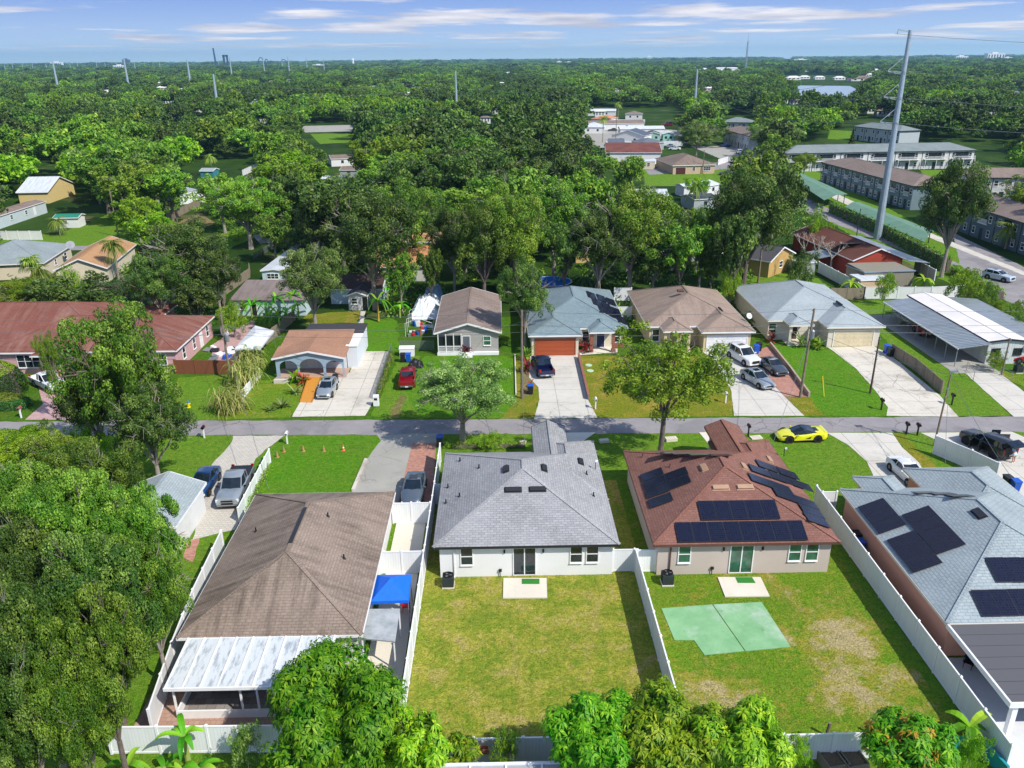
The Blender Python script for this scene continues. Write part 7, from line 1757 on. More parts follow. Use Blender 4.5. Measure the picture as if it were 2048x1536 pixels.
# back yards north of the road
H_ = [
 (310, 560, 7, 62, 'dark', 'near', 'dark green oak crown behind the small pale blue shed'), (370, 510, 9, 78, 'dark', 'near', 'broad dark oak left of the light blue mobile home, highest crown of its clump'), (430, 545, 7, 45, 'dark', 'near', 'dark oak crown beside the grey board fence'), (395, 600, 4.5, 42, 'dark', 'oak', 'low dark tree between the pale shed and the banana yard'),
 (620, 555, 8, 62, 'grey', 'near', 'grey-green tree with pale bare twigs over the light blue mobile home'), (490, 405, 9, 72, 'olive', 'near', 'large yellow-olive tree by the bare earth yard'), (440, 390, 8, 45, 'olive', 'oak', 'yellow-olive tree left of the large yellow-olive tree'),
 (270, 425, 6, 40, 'bright', 'oak', 'bright yellow-green tree beside the leaning wooden pole'), (255, 368, 9, 60, 'olive', 'oak', 'olive tree with pale branches behind the bright yellow-green tree'), (335, 375, 8, 50, 'olive', 'oak', 'olive tree left of the patched silver roof'), (300, 455, 5, 45, 'bright', 'oak', 'bright green tree behind the broad dark oak'),
 (40, 595, 4.5, 62, 'bright', 'near', 'bright green leafy tree at the left edge above the rusty brown roof'), (130, 580, 3.5, 32, 'bright', 'bush', 'bright green shrub between hedge and palms'),
 (740, 470, 11, 82, 'dark', 'near', 'very dark tall oak above the dark roofed blue house'), (680, 430, 10, 68, 'dark', 'oak', 'dark oak left of the very dark tall oak'), (820, 430, 10, 72, 'mid', 'near', 'mid green oak above the orange rusting roof'), (800, 545, 6, 34, 'mid', 'oak', 'slim mid green tree in front of the orange rusting roof'),
 (860, 540, 6, 24, 'mid', 'oak', 'small tree in front of the shaded white house'), (905, 478, 9, 50, 'dark', 'near', 'dark slim oak behind the taupe gable roof, left one'), (965, 482, 10, 66, 'mid', 'near', 'mid green oak behind the taupe gable roof, middle one'), (1028, 462, 11, 66, 'olive', 'near', 'tall olive-topped oak behind the taupe gable roof'),
 (1050, 585, 7.5, 46, 'dark', 'near', 'dense dark tree squeezed between the taupe and blue-grey roofs'), (1045, 400, 10, 58, 'mid', 'oak', 'mid green oak in the centre of the wood above the olive-topped oak'), (1110, 430, 11, 66, 'mid', 'near', 'broad mid green oak above the blue pool'), (1175, 400, 10, 62, 'olive', 'oak', 'olive-green oak below the orange-leaved tree'), (1130, 500, 8, 40, 'dark', 'oak', 'dark tree over the yellow pavilion'),
 (1200, 488, 9, 64, 'dark', 'near', 'dark oak behind the gap between blue-grey and tan roofs'), (1265, 452, 11, 82, 'olive', 'near', 'widest olive-green oak of the centre, behind the tan roof'), (1310, 518, 6, 46, 'dark', 'oak', 'low dark tree directly behind the tan roof'), (1365, 498, 8, 52, 'mid', 'oak', 'mid green tree left of the dark clump, behind the tan roof'), (1405, 475, 8, 40, 'olive', 'oak', 'yellowish tree left of the largest dark oak'), (1425, 536, 4.5, 28, 'mid', 'oak', 'small tree behind the right end of the tan roof'),
 (1500, 430, 12, 82, 'dark', 'near', 'largest dark oak left of the brick red house'), (1550, 400, 10, 52, 'dark', 'oak', 'dark oak crown right behind the largest dark oak'), (1470, 490, 9, 46, 'dark', 'oak', 'dark oak crown low in front of the largest dark oak'), (1250, 345, 8, 38, 'olive', 'oak', 'orange-tinged tree left of the cream box shed'),
 (1600, 545, 3.5, 34, 'dark', 'bush', 'round dark shrub left of the brick red house fence'), (1462, 572, 3, 24, 'bright', 'bush', 'bright green shrub between the tan and light grey roofs'), (1772, 577, 2.5, 22, 'bright', 'bush', 'round bright shrub in front of the white fence of the mobile home'), (1930, 575, 3, 34, 'bright', 'bush', 'leafy bush at the end of the white fence, beside the car park'),
 (465, 640, 2.5, 33, 'bright', 'bush', 'round bright green bush right of the pink house'), (1992, 722, 1.2, 22, 'bright', 'bush', 'clipped round bush under the windows of the mobile home'), (1395, 372, 4, 25, 'bright', 'oak', 'bright green tree beside the white canopy roof'), (1610, 325, 5, 30, 'bright', 'airy', 'yellow-green tree in front of the farthest apartment block'),
 (1555, 270, 8, 50, 'grey', 'near', 'grey-green spreading oak before the farthest apartment block'), (1395, 270, 9, 40, 'grey', 'airy', 'thin grey-green tree in front of the steel power pole'), (1640, 460, 4, 22, 'bright', 'bush', 'bright bush below the nearer green carport'),
 (565, 398, 9, 55, 'dark', 'oak', 'dark oak right of the large yellow-olive tree'), (600, 360, 9, 48, 'olive', 'oak', 'olive tree below the grey cottage clearing'), (640, 450, 8, 50, 'dark', 'oak', 'dark tree over the grey-green twiggy tree'), (545, 460, 6, 36, 'mid', 'oak', 'mid green tree right of the dark side street')]
for (x, y, z, r, kd, st, lb_) in H_:
    T(x, y, z, r * 1.14, kd, lb_, st, None, **({'name': 'shrub', 'cat': 'shrub'} if st == 'bush' else {}))
t_ = T(1902, 450, 8.6, 68, 'dark', 'tall isolated dark tree with a pale trunk in front of the slate apartments', 'near', 1.75, v=2)
for i, (x, y, r) in enumerate(((1965, 600, 22), (1990, 618, 22), (2015, 635, 22), (2040, 655, 24), (1945, 590, 20), (2035, 622, 20), (1980, 585, 18))):
    T(x, y, 1.6, r, ['mid', 'bright', 'olive'][i % 3], 'bush of the overgrown strip between the mobile home and the car park', 'bush', name='shrub', cat='shrub', group='bushes along the green strip at the right edge')
T(984, 882, .9, 34, 'bright', 'yellow-green bush on the verge behind the white house', 'bush', name='shrub', cat='shrub')
# foreground mango trees: whorls of long drooping leaves
def mango(px, py, zc, rpx, kind, label, n_w=900, seed=1, sq=.95, orange=0.0):
    r = np.random.default_rng(seed); p = P(px, py, zc); d = Q(p.x, p.y, zc)[2]; R_ = rpx * d / FPX
    lb = lobes_of(r, R_, R_ * sq, 26)
    ix = r.integers(0, len(lb), n_w); dr = unit(r.normal(0, 1, (n_w, 3)) + np.array([0, 0, .45]))
    cen = lb[ix, :3] + dr * lb[ix, 3:4] * r.uniform(.78, 1.1, (n_w, 1)); wt_ = r.uniform(0, 1, n_w)
    k = 13; c = np.repeat(cen, k, 0); ax = np.repeat(unit(dr + np.array([0, 0, .6])), k, 0); tt = np.repeat(wt_, k)
    n = len(c); rnd = unit(r.normal(0, 1, (n, 3))); t = unit(np.cross(ax, rnd)); t = unit(t + ax * r.uniform(-.35, .45, (n, 1)))
    L_ = r.uniform(.24, .40, (n, 1)); s = unit(np.cross(t, ax)) * L_ * .13
    a0_ = c + t * .03; a1_ = c + t * L_ * .5 + ax * L_ * .05; a2_ = c + t * L_ - np.array([0, 0, 1]) * L_ * .35
    V = np.stack([a0_, a1_ - s, a2_, a1_ + s], 1); tint = np.clip(tt * .5 + r.uniform(0, .5, n), 0, 1)
    rt = empty('mango_tree', (p.x, p.y, 0), 0, label, 'tree')
    V[:, :, 2] += zc
    if orange:
        msk = np.repeat((wt_ > 1 - orange), k)
        o = bpy.data.objects.new('new_leaves', quads_mesh('new_leaves', V[msk], tint[msk], L_ORG)); COL.objects.link(o); o.parent = rt; V, tint = V[~msk], tint[~msk]
    o = bpy.data.objects.new('crown', quads_mesh('crown', V, tint, LEAFM[kind])); COL.objects.link(o); o.parent = rt
    # inner foliage so the crown is not hollow
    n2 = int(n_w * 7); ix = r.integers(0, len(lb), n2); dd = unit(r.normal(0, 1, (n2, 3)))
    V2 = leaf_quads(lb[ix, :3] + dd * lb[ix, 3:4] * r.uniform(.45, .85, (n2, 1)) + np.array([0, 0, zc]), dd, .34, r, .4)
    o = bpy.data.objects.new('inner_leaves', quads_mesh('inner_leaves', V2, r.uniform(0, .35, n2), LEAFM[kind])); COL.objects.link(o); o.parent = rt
    tm = trunk_mesh('trunk', lb, zc, .2, seed, BARK); o = bpy.data.objects.new('trunk', tm); COL.objects.link(o); o.parent = rt
    return rt
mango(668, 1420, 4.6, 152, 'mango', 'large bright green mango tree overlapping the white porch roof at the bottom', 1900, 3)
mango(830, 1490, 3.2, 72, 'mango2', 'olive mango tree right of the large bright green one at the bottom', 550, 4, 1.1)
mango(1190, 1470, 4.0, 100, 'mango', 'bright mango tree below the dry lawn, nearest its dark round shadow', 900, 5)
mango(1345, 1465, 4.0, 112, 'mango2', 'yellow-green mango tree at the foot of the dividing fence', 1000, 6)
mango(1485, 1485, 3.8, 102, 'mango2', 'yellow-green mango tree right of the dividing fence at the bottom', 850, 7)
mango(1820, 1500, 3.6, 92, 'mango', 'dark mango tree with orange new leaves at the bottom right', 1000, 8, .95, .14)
mango(925, 1500, 2.2, 34, 'mango2', 'small olive tree right of the olive mango tree at the bottom', 160, 9, 1.1)
T(1010, 1505, 1.8, 34, 'olive', 'small shrubby tree before the white rear fence below the dry lawn', 'bush', name='shrub', cat='shrub')
T(490, 1500, 1.7, 42, 'grey', 'small grey-green shrub at the right end of the bottom white fence', 'bush', name='shrub', cat='shrub')
T(1595, 1512, 1.3, 34, 'bright', 'bright shrub left of the wooden planter at the bottom', 'bush', name='shrub', cat='shrub')
T(1945, 1515, 1.5, 40, 'mango', 'green shrub behind the turquoise wall at the bottom right', 'bush', name='shrub', cat='shrub')

def strap_leaf(b, base, d, L, w, droop, n=6, up=1.0):
    """one long arching blade as a strip"""
    d = Vector(d); s = Vector((-d.y, d.x, 0)).normalized(); pts = []
    for i in range(n + 1):
        t = i / n; q = Vector(base) + Vector((d.x, d.y, 0)) * L * t + Vector((0, 0, up * L * t - droop * L * t * t))
        ww = w * math.sin(math.pi * min(.97, t * .9 + .08)) ** .6 * .5
        pts.append((q - s * ww + Vector((0, 0, ww * .25)), q, q + s * ww + Vector((0, 0, ww * .25))))
    for i in range(n):
        a, c = pts[i], pts[i + 1]
        b.append([a[0], a[1], c[1], c[0]]); b.append([a[1], a[2], c[2], c[1]])
def strips_obj(name, quads, mat, parent, per, seed=0):
    V = np.array([[tuple(v) for v in q] for q in quads]); r = np.random.default_rng(seed); n = len(V)
    t = np.repeat(r.uniform(0, 1, n // per + 1), per)[:n]
    o = bpy.data.objects.new(name, quads_mesh(name, V, t, mat)); COL.objects.link(o); o.parent = parent; return o
def banana(px, py, h, label, nl=9, L=2.4, seed=0, group=None, stem='#8a9a4a', z=0):
    r = random.Random(seed); p = P(px, py); rt = empty('banana_plant', (p.x, p.y, 0), 0, label, 'banana plant', group)
    b = MB(); b.tube([(0, 0, 0), (.05, 0, h)], [.16, .09], 8); b.build('stem', plain('banana_stem_' + stem[1:], stem, .8), rt)
    q = []
    for i in range(nl):
        a = i * 2.4 + r.uniform(-.3, .3); dr = r.uniform(.9, 1.6)
        strap_leaf(q, (.05, 0, h - .1), (math.cos(a), math.sin(a), 0), L * r.uniform(.7, 1.05), .34, dr, 7, r.uniform(.7, 1.5))
    strips_obj('leaves', q, L_BAN, rt, 14, seed); return rt
banana(757, 642, 2.9, 'tall banana plant with arching leaves beside the small grey block shed', 11, 2.7, 1, stem='#c09a3a')
for i, (x, y) in enumerate(((515, 628), (535, 640), (555, 630), (575, 645), (598, 640), (560, 665), (540, 655), (505, 640), (590, 625))):
    banana(x, y, 1.6 + (i % 3) * .5, 'banana plant in the clump behind the arched house', 8, 2.1, 10 + i, 'banana plants behind the arched house')
for i, (x, y) in enumerate(((790, 610), (810, 600), (775, 600), (800, 635))): banana(x, y, 1.6, 'shaded banana plant right of the tall one', 7, 1.9, 30 + i, 'shaded banana plants by the collapsed canopy')
banana(378, 1530, 2.0, 'banana plant with two upright leaves over the bottom white fence', 7, 1.5, 41)
for i, (x, y, l_) in enumerate(((255, 1545, 'short banana shoot left of the upright banana plant'), (330, 1550, 'short banana shoot next to the upright banana plant'), (398, 1552, 'short banana shoot right of the upright banana plant'))): banana(x, y, .5, l_, 6, 1.3, 50 + i)
def palm(px, py, h, label, L=1.9, nf=22, seed=0, fan=True, mat=None):
    r = random.Random(seed); p = P(px, py); rt = empty('palm_tree', (p.x, p.y, 0), 0, label, 'palm tree')
    b = MB(); b.tube([(0, 0, 0), (.1, 0, h * .5), (0, .05, h)], [.2, .15, .17], 8); b.build('trunk', BARKL, rt)
    q = []
    for i in range(nf):
        a = i * 2.4; el = r.uniform(-.4, 1.2)
        for j in range(7 if fan else 1):
            aa = a + (j - 3) * .16 if fan else a
            strap_leaf(q, (0, .05, h), (math.cos(aa), math.sin(aa), 0), L * r.uniform(.85, 1.1), .16 if fan else .5, .9, 5, el)
    strips_obj('fronds', q, mat or L_PALM, rt, 10, seed); return rt
palm(88, 590, 4.0, 'fan palm with yellowing fronds above the rusty brown roof', 2.2, 24, 1); palm(70, 575, 4.6, 'fan palm behind the yellowing fan palm', 2.0, 22, 2); palm(238, 560, 6.2, 'fan palm in front of the orange-tan gable roof', 2.2, 24, 3)
palm(2010, 498, 4.2, 'fan palm in front of the dark slate apartments at the right edge', 2.6, 24, 4); palm(165, 600, 2.6, 'feathery palm in front of the awning of the orange-tan gable house', 2, 12, 5, False)
palm(1190, 575, 2.6, 'dark feathery palm behind the blue-grey roof', 2.8, 16, 6, False, L_DARK); palm(1125, 580, 3.4, 'young slim palm beside the blue pool', 1.6, 10, 7, False, L_BRT); palm(1170, 585, 2.4, 'second dark feathery palm behind the blue-grey roof', 2.5, 14, 8, False, L_DARK)
palm(1700, 592, 2.0, 'small palm in front of the olive grey outbuilding', 2.0, 12, 9, False, L_BRT); palm(1845, 582, 1.8, 'low palm right of the round bright shrub', 1.8, 12, 10, False, L_BRT); palm(1932, 1490, 1.2, 'small palm on the inner side of the long white fence near the bottom', 1.3, 9, 11, False, L_BRT)
palm(1390, 420, 6, 'feathery palm in front of the flat dark grey roof', 3, 16, 12, False); palm(1245, 400, 5.5, 'bluish feathery palm left of the patched white roof', 3, 16, 13, False, L_GRY); palm(1235, 250, 11, 'tall palm rising from the trailer park', 2.6, 18, 14); palm(1205, 285, 10, 'tall palm left of the trailer park pole', 2.4, 18, 15)
palm(425, 352, 6, 'palm beside the teal walled shed', 2.3, 18, 16); palm(120, 470, 3, 'palm with dead fronds beside the green roofed shed', 2.2, 16, 17)
# sugar cane, agaves, red plants
def cane(px, py, r_, h, label, n=110, seed=0):
    r = random.Random(seed); p = P(px, py); rt = empty('sugar_cane', (p.x, p.y, 0), 0, label, 'sugar cane'); q = []; b = MB()
    for i in range(n):
        a = r.uniform(0, 6.28); d = r_ * math.sqrt(r.random()); x, y = math.cos(a) * d, math.sin(a) * d; hh = h * r.uniform(.55, 1)
        if i % 3 == 0: b.tube([(x, y, 0), (x * 1.2, y * 1.2, hh)], [.03, .02], 4)
        for z_ in (hh * .4, hh * .7, hh): a2 = r.uniform(0, 6.28); strap_leaf(q, (x * 1.15, y * 1.15, z_), (math.cos(a2), math.sin(a2), 0), r.uniform(.9, 1.5), .09, 1.6, 5, 1.0)
    b.build('stalks', plain('cane_stalk', '#a89a62', .8), rt); strips_obj('leaves', q, L_CANE, rt, 10, seed)
cane(462, 822, 1.4, 2.6, 'clump of sugar cane nearest the road'); cane(492, 768, 1.5, 2.8, 'taller clump of sugar cane behind the nearest one', 120, 1); cane(505, 735, 1.2, 2.6, 'clump of sugar cane by the white canopy', 90, 2)
def spiky(px, py, L, n, mat, label, cat='plant', name='agave', seed=0, group=None, h=.1):
    r = random.Random(seed); p = P(px, py); rt = empty(name, (p.x, p.y, 0), 0, label, cat, group); q = []
    for i in range(n): a = i * 2.4; strap_leaf(q, (0, 0, h * r.random()), (math.cos(a), math.sin(a), 0), L * r.uniform(.7, 1.1), .16, .5, 4, r.uniform(.3, 1.6))
    strips_obj('leaves', q, mat, rt, 8, seed)
spiky(590, 787, .95, 26, L_GRY, 'blue-green agave by the ramp, beside the black pot'); spiky(565, 815, 1.0, 26, L_GRY, 'blue-green agave nearest the road', seed=2); spiky(541, 822, .7, 18, L_GRY, 'small agave left of the nearest one', seed=3)
for (x, y, L, m, l_) in ((592, 765, 1.2, L_BRT, 'yellow-green croton by the arches'), (607, 768, 1.0, L_RED, 'red leaved plant by the wooden ramp'), (933, 709, 1.0, L_RED, 'dark red cordyline by the white railed porch'), (1172, 705, 1.2, L_RED, 'dark red shrub beside the navy front door'), (1053, 720, 1.2, L_OLV, 'mixed shrub in the bed left of the navy pickup'),
                         (1052, 745, 1.1, L_RED, 'dark croton in the bed left of the navy pickup'), (1060, 786, .6, L_RED, 'red flowering plant at the foot of the black and blue bin'), (1543, 685, .8, L_RED, 'red shrub by the window of the light grey roofed house'), (1600, 694, 1.1, L_OLV, 'yellow shrub beside the arched porch of the light grey roofed house'), (1625, 694, 1.0, L_BRT, 'green shrub under the garage wall of the light grey roofed house'), (1638, 700, .8, L_OLV, 'variegated shrub at the corner of the beige garage')):
    spiky(x, y, L, 34, m, l_, 'plant', 'garden_plant', int(x), h=1.0)
# hedges
def hedge(label, pts, h, w, mat, seed=0, leaf=.2, dens=70, topmat=None, name='hedge'):
    r = np.random.default_rng(seed); q = [P(*p) for p in pts]; rt = empty(name, tuple(q[0]), 0, label, 'hedge'); b = MB(); allp = []; alln = []
    for a, c in zip(q, q[1:]):
        b.bar(a + Vector((0, 0, h / 2 - .1)), c + Vector((0, 0, h / 2 - .1)), w * .7, h - .3)
        L = (c - a).length; n = int(dens * L * (2 * h + w)); t = r.uniform(0, 1, n); side = r.uniform(0, 2 * h + w, n)
        d = np.array((c - a).normalized()); s = np.array([-d[1], d[0], 0])
        base = np.array(a)[None] + d[None] * (t * L)[:, None]; off = np.where(side < h, -w / 2, np.where(side < h + w, side - h - w / 2, w / 2)); z = np.where(side < h, side, np.where(side < h + w, h, side - h - w))
        bump = r.normal(0, .12, n) + .16 * np.sin(t * L * 2.1 + seed) 
        pt = base + s[None] * (off + np.sign(off) * bump * .6)[:, None]; pt[:, 2] = z + np.where((side >= h) & (side < h + w), bump, 0)
        nr = s[None] * np.sign(off)[:, None] * .8 + np.array([0, 0, .6]); allp.append(pt); alln.append(nr)
    b.build('twigs', BARK, rt, local=False)
    pt = np.concatenate(allp) - np.array([q[0].x, q[0].y, 0]); V = leaf_quads(pt, np.concatenate(alln), leaf, r)
    o = bpy.data.objects.new('leaves', quads_mesh('leaves', V, r.uniform(0, 1, len(V)), mat)); COL.objects.link(o); o.parent = rt
hedge('tall dark hedge behind the rusty brown roof of the pink house', [(118, 610), (285, 606)], 3.4, 1.6, L_HDG, 1)
hedge('vine covered fence along the nearer green carport', [(1660, 425), (1760, 470), (1895, 545)], 2.4, .9, L_MID, 2, .3, 26)
hedge('low vine strip beside the white fence and the silver pickup', [(536, 935), (508, 985), (480, 1030)], .5, .6, L_BRT, 3, .14, 120)
hedge('climbing plants on the chain link fence of the cracked drive', [(756, 796), (784, 712)], .7, .4, L_BRT, 4, .14, 120)
hedge('clipped green strip on the verge behind the white house', [(905, 896), (1050, 894)], .45, .8, L_BRT, 5, .13, 120)
hedge('low planting along the grey board fence and silver trees', [(1905, 548), (2000, 600)], 1.5, 1.2, L_BRT, 6, .3, 30)
# the big clipped mound hedge
def mound(label, px, py, rx, ry, rz, mat, top, seed=0, n=9000):
    r = np.random.default_rng(seed); p = P(px, py); rt = empty('hedge', (p.x, p.y, 0), 0, label, 'hedge')
    d = unit(r.normal(0, 1, (n, 3))); d[:, 2] = np.abs(d[:, 2]); e_ = np.sign(d) * np.abs(d) ** .7
    pt = e_ * np.array([rx, ry, rz]) * (1 + r.normal(0, .02, (n, 1)))
    V = leaf_quads(pt, d, .16, r, .6, .5); t = r.uniform(0, 1, n); m = (d[:, 2] > .62)
    for nm, mk, mt in (('clipped_top', m, top), ('leaves', ~m, mat)):
        o = bpy.data.objects.new(nm, quads_mesh(nm, V[mk], t[mk], mt)); COL.objects.link(o); o.parent = rt
    b = MB(); b.lathe((0, 0, 0), [(1, 0), (.95, .5), (.6, .8), (.1, .9)], 16); o = b.build('twigs', BARK, rt); o.scale = (rx * .92, ry * .92, rz * .92)
mound('huge clipped mound hedge with a yellow-green top at the left edge', -38, 792, 4.6, 3.0, 3.9, L_HDG, L_HDT, 1, 16000)
mound('lower clipped hedge in front of the huge mound hedge', -20, 815, 4.3, 1.3, 1.5, L_HDG, L_HDT, 2, 8000)
# bare pale trees
def bare(px, py, h, label, seed=0, name='bare_tree'):
    r = random.Random(seed); p = P(px, py); rt = empty(name, (p.x, p.y, 0), 0, label, 'tree'); b = MB()
    def br(a, d, L, rad, k):
        e_ = a + d * L; b.tube([a, a.lerp(e_, .5) + Vector((r.uniform(-.1, .1), r.uniform(-.1, .1), 0)) * L * .4, e_], [rad, rad * .8, rad * .55], 5)
        if k == 0: return
        for _ in range(3):
            nd = (d + Vector((r.uniform(-.8, .8), r.uniform(-.8, .8), r.uniform(-.1, .5)))).normalized(); br(e_, nd, L * .68, rad * .55, k - 1)
    br(Vector((0, 0, 0)), Vector((0, 0, 1)), h * .34, .2, 4); b.build('branches', plain('dead_wood', '#b0a79c', .9), rt)
bare(1612, 560, 9, 'bare dead white tree left of the brick red house', 1); bare(1660, 540, 6, 'second bare tree close to the wall of the brick red house', 2); bare(1290, 430, 8, 'bare grey tree in front of the patched white roof', 3)
# norfolk pine
p = P(1697, 330); rt = empty('pine_tree', (p.x, p.y, 0), 0, 'dark conical pine in front of the farthest apartment block', 'tree')
r_ = np.random.default_rng(5); n = 3500; z = r_.uniform(0, 1, n); a = r_.uniform(0, 6.28, n); rr = (1 - z) * 2.6 * (.6 + .4 * (np.sin(z * 60) > 0)) * np.sqrt(r_.uniform(.2, 1, n)); pt = np.stack([np.cos(a) * rr, np.sin(a) * rr, 2 + z * 9.5], 1)
o = bpy.data.objects.new('crown', quads_mesh('crown', leaf_quads(pt, np.stack([np.cos(a), np.sin(a), np.full(n, .5)], 1), .5, r_), r_.uniform(0, .6, n), L_DARK)); COL.objects.link(o); o.parent = rt
b = MB(); b.tube([(0, 0, 0), (0, 0, 11)], [.25, .05], 7); b.build('trunk', BARK, rt)

# ---- the wood: trees one can tell apart, then the far forest as one mass
CLEAR = [(0, 400, 95, 474), (95, 364, 150, 408), (100, 422, 178, 452), (140, 440, 245, 482), (0, 480, 240, 545), (340, 432, 432, 472), (380, 460, 462, 512), (355, 362, 414, 398), (395, 328, 430, 357), (455, 334, 522, 352),
         (520, 492, 580, 575), (455, 575, 612, 625), (655, 560, 770, 625), (600, 625, 722, 650), (742, 525, 800, 560), (838, 505, 890, 560), (800, 470, 885, 500), (605, 248, 712, 290), (640, 290, 718, 352),
         (1165, 215, 1375, 305), (1205, 300, 1490, 368), (1262, 372, 1345, 396), (1362, 366, 1442, 405), (1440, 232, 1522, 335), (1570, 285, 2048, 348), (1640, 300, 2048, 500), (1560, 340, 1760, 412), (1600, 452, 1870, 600),
         (1540, 492, 1640, 562), (1880, 470, 2048, 600), (1080, 556, 1130, 578), (1150, 482, 1186, 520), (1300, 500, 1345, 525), (1500, 520, 1640, 600), (1592, 172, 1725, 180), (1592, 180, 1725, 188), (1592, 188, 1725, 197), (1560, 150, 1700, 166), (2015, 176, 2048, 202), (1655, 258, 1712, 285), (1700, 240, 1800, 280), (1840, 335, 1920, 375),
         (500, 466, 575, 490), (450, 500, 520, 600), (0, 560, 60, 640), (1670, 560, 1900, 610), (380, 322, 500, 350), (60, 330, 120, 345)]
FARH = [(208, 190, 34, 'w'), (325, 180, 26, 'w'), (366, 184, 24, 'w'), (120, 189, 16, 'b'), (215, 186, 14, 'b'), (397, 224, 18, 'w'), (121, 229, 14, 'w'), (511, 207, 34, 'w'), (497, 209, 14, 'b'), (575, 178, 30, 'b'), (613, 180, 16, 'w'), (523, 172, 10, 'w'), (780, 185, 12, 'b'), (1012, 198, 26, 'w'), (590, 214, 12, 'b'), (330, 184, 12, 'b'),
        (1315, 188, 34, 'w'), (1418, 182, 24, 'w'), (1415, 192, 30, 'b'), (1590, 209, 22, 'b'), (1572, 206, 22, 'b'), (1455, 142, 70, 'w'), (1407, 141, 26, 'w'), (1588, 159, 28, 'w'), (1640, 158, 20, 'w'), (1610, 157, 20, 'w'), (1680, 159, 22, 'w'), (1724, 161, 44, 'b'), (1752, 143, 26, 'w'), (1740, 152, 18, 'w'), (1330, 162, 14, 'w'), (1200, 233, 20, 'w'), (1768, 232, 30, 'b'), (1850, 212, 16, 'w'), (1985, 232, 30, 'b'), (1745, 226, 22, 'b'), (1575, 120, 30, 'w')]
r9 = random.Random(21)
for k in range(58):
    x, y = r9.uniform(5, 2040), 142 + 110 * r9.random() ** 1.4
    if all(abs(x - a[0]) > 26 or abs(y - a[1]) > 6 for a in FARH) and not (1130 < x < 1400 and y > 205) and not (x > 1400 and y > 158): FARH.append((x, y, 5200 / (P(x, y).y ** .75) * r9.uniform(.7, 1.3) * .5, r9.choice('wwb')))
CL = []
for c_ in CLEAR: CL.append((*c_, P((c_[0] + c_[2]) / 2, c_[3]).y))
for (x, y, w, k) in FARH: CL.append((x - w * .42, y - 3, x + w * .42, y, P(x, y + 1).y)); CL.append((x - w * .3, y - 6, x + w * .3, y - 3, P(x, y + 1).y))
def blocked(x, y, zc, r, sq=.6):
    cx, cy, dd = Q(x, y, zc); rp = r * FPX / dd; ry = rp * sq; bx, by, _ = Q(x, y, 0)
    for (x0, y0, x1, y1, yd) in CL:
        if x0 - rp * .1 < bx < x1 + rp * .1 and y0 < by < y1 + 2: return True
        if y > yd + 10: continue
        ox = min(cx + rp * .85, x1) - max(cx - rp * .85, x0); oy = min(cy + ry, y1) - max(cy - ry, y0)
        if ox > 0 and oy > 0 and ox > .22 * min(x1 - x0, 2 * rp) and oy > .25 * (y1 - y0): return True
    return False
def nearhand(x, y, r):
    for (a, c, q) in ALLT:
        if abs(a - x) < 12 and abs(c - y) < 12 and math.hypot(a - x, c - y) < (r + q) * .42: return True
    return False
auto = []
yy = 108.0
rr_ = random.Random(11)
hv = lambda x, y: math.sin(x * .031 + 1.3) + math.sin(y * .023 + x * .011) + math.sin(x * .07 - y * .05) * .6
while yy < 470:
    half = .70 * yy + 14; xx = -half
    while xx < half:
        x, y = xx + rr_.uniform(-2.4, 2.4), yy + rr_.uniform(-2.4, 2.4); r = rr_.uniform(5.2, 8.2) if rr_.random() < .6 else rr_.uniform(3.2, 5); zc = r * rr_.uniform(.85, 1.45)
        if not (x > 50 and y < 135) and not blocked(x, y, zc, r) and not nearhand(x, y, r): auto.append((x, y, zc, r))
        xx += 8.4
    yy += 7.4
auto.sort(key=lambda a: math.hypot(a[0], a[1]))
N_IND = 200
KL = {'dark': ('dark green oak in the wooded neighbourhood beyond the houses', 'dark oaks of the wood'), 'mid': ('mid green broadleaf tree in the wooded neighbourhood beyond the houses', 'mid green trees of the wood'),
      'olive': ('olive-yellow tree in the wooded neighbourhood beyond the houses', 'olive trees of the wood'), 'bright': ('bright green tree in the wooded neighbourhood beyond the houses', 'bright trees of the wood'), 'grey': ('grey-green tree in the wooded neighbourhood beyond the houses', 'grey-green trees of the wood')}
def pick(x, y):
    v = hv(x, y) + rr_.uniform(-1.2, 1.2)
    return 'dark' if v > .05 else 'mid' if v > -.95 else 'olive' if v > -1.5 else ('grey' if v > -2.0 else 'bright')
for (x, y, zc, r) in auto[:N_IND]:
    k = pick(x, y); tree_at(x, y, zc, r, k, 'oak' if k != 'grey' else 'wisp', KL[k][0], group=KL[k][1])
ug = []
while len(ug) < 620:
    x, y = rr_.uniform(-95, 95), rr_.uniform(104, 215)
    if abs(x) < .66 * y + 5 and not (x > 46 and y < 150) and not blocked(x, y, .8, 1.8, .5): ug.append((x, y, rr_.uniform(1.0, 2.4), rr_.uniform(.8, 2.2)))
ug = np.array(ug); r_ = np.random.default_rng(3); n = 60000; ix = r_.integers(0, len(ug), n); d = unit(r_.normal(0, 1, (n, 3))); d[:, 2] = np.abs(d[:, 2])
pt = np.stack([ug[ix, 0], ug[ix, 1], np.zeros(n)], 1) + d * np.stack([ug[ix, 2], ug[ix, 2], ug[ix, 3]], 1) * r_.uniform(.6, 1.1, (n, 1))
o = bpy.data.objects.new('undergrowth', quads_mesh('undergrowth', leaf_quads(pt, d, .42, r_), np.clip((ix % 7) / 9 + r_.uniform(0, .35, n), 0, 1), L_MID)); COL.objects.link(o); tag(o, 'low green undergrowth between the trees behind the houses', 'undergrowth', kind='stuff')
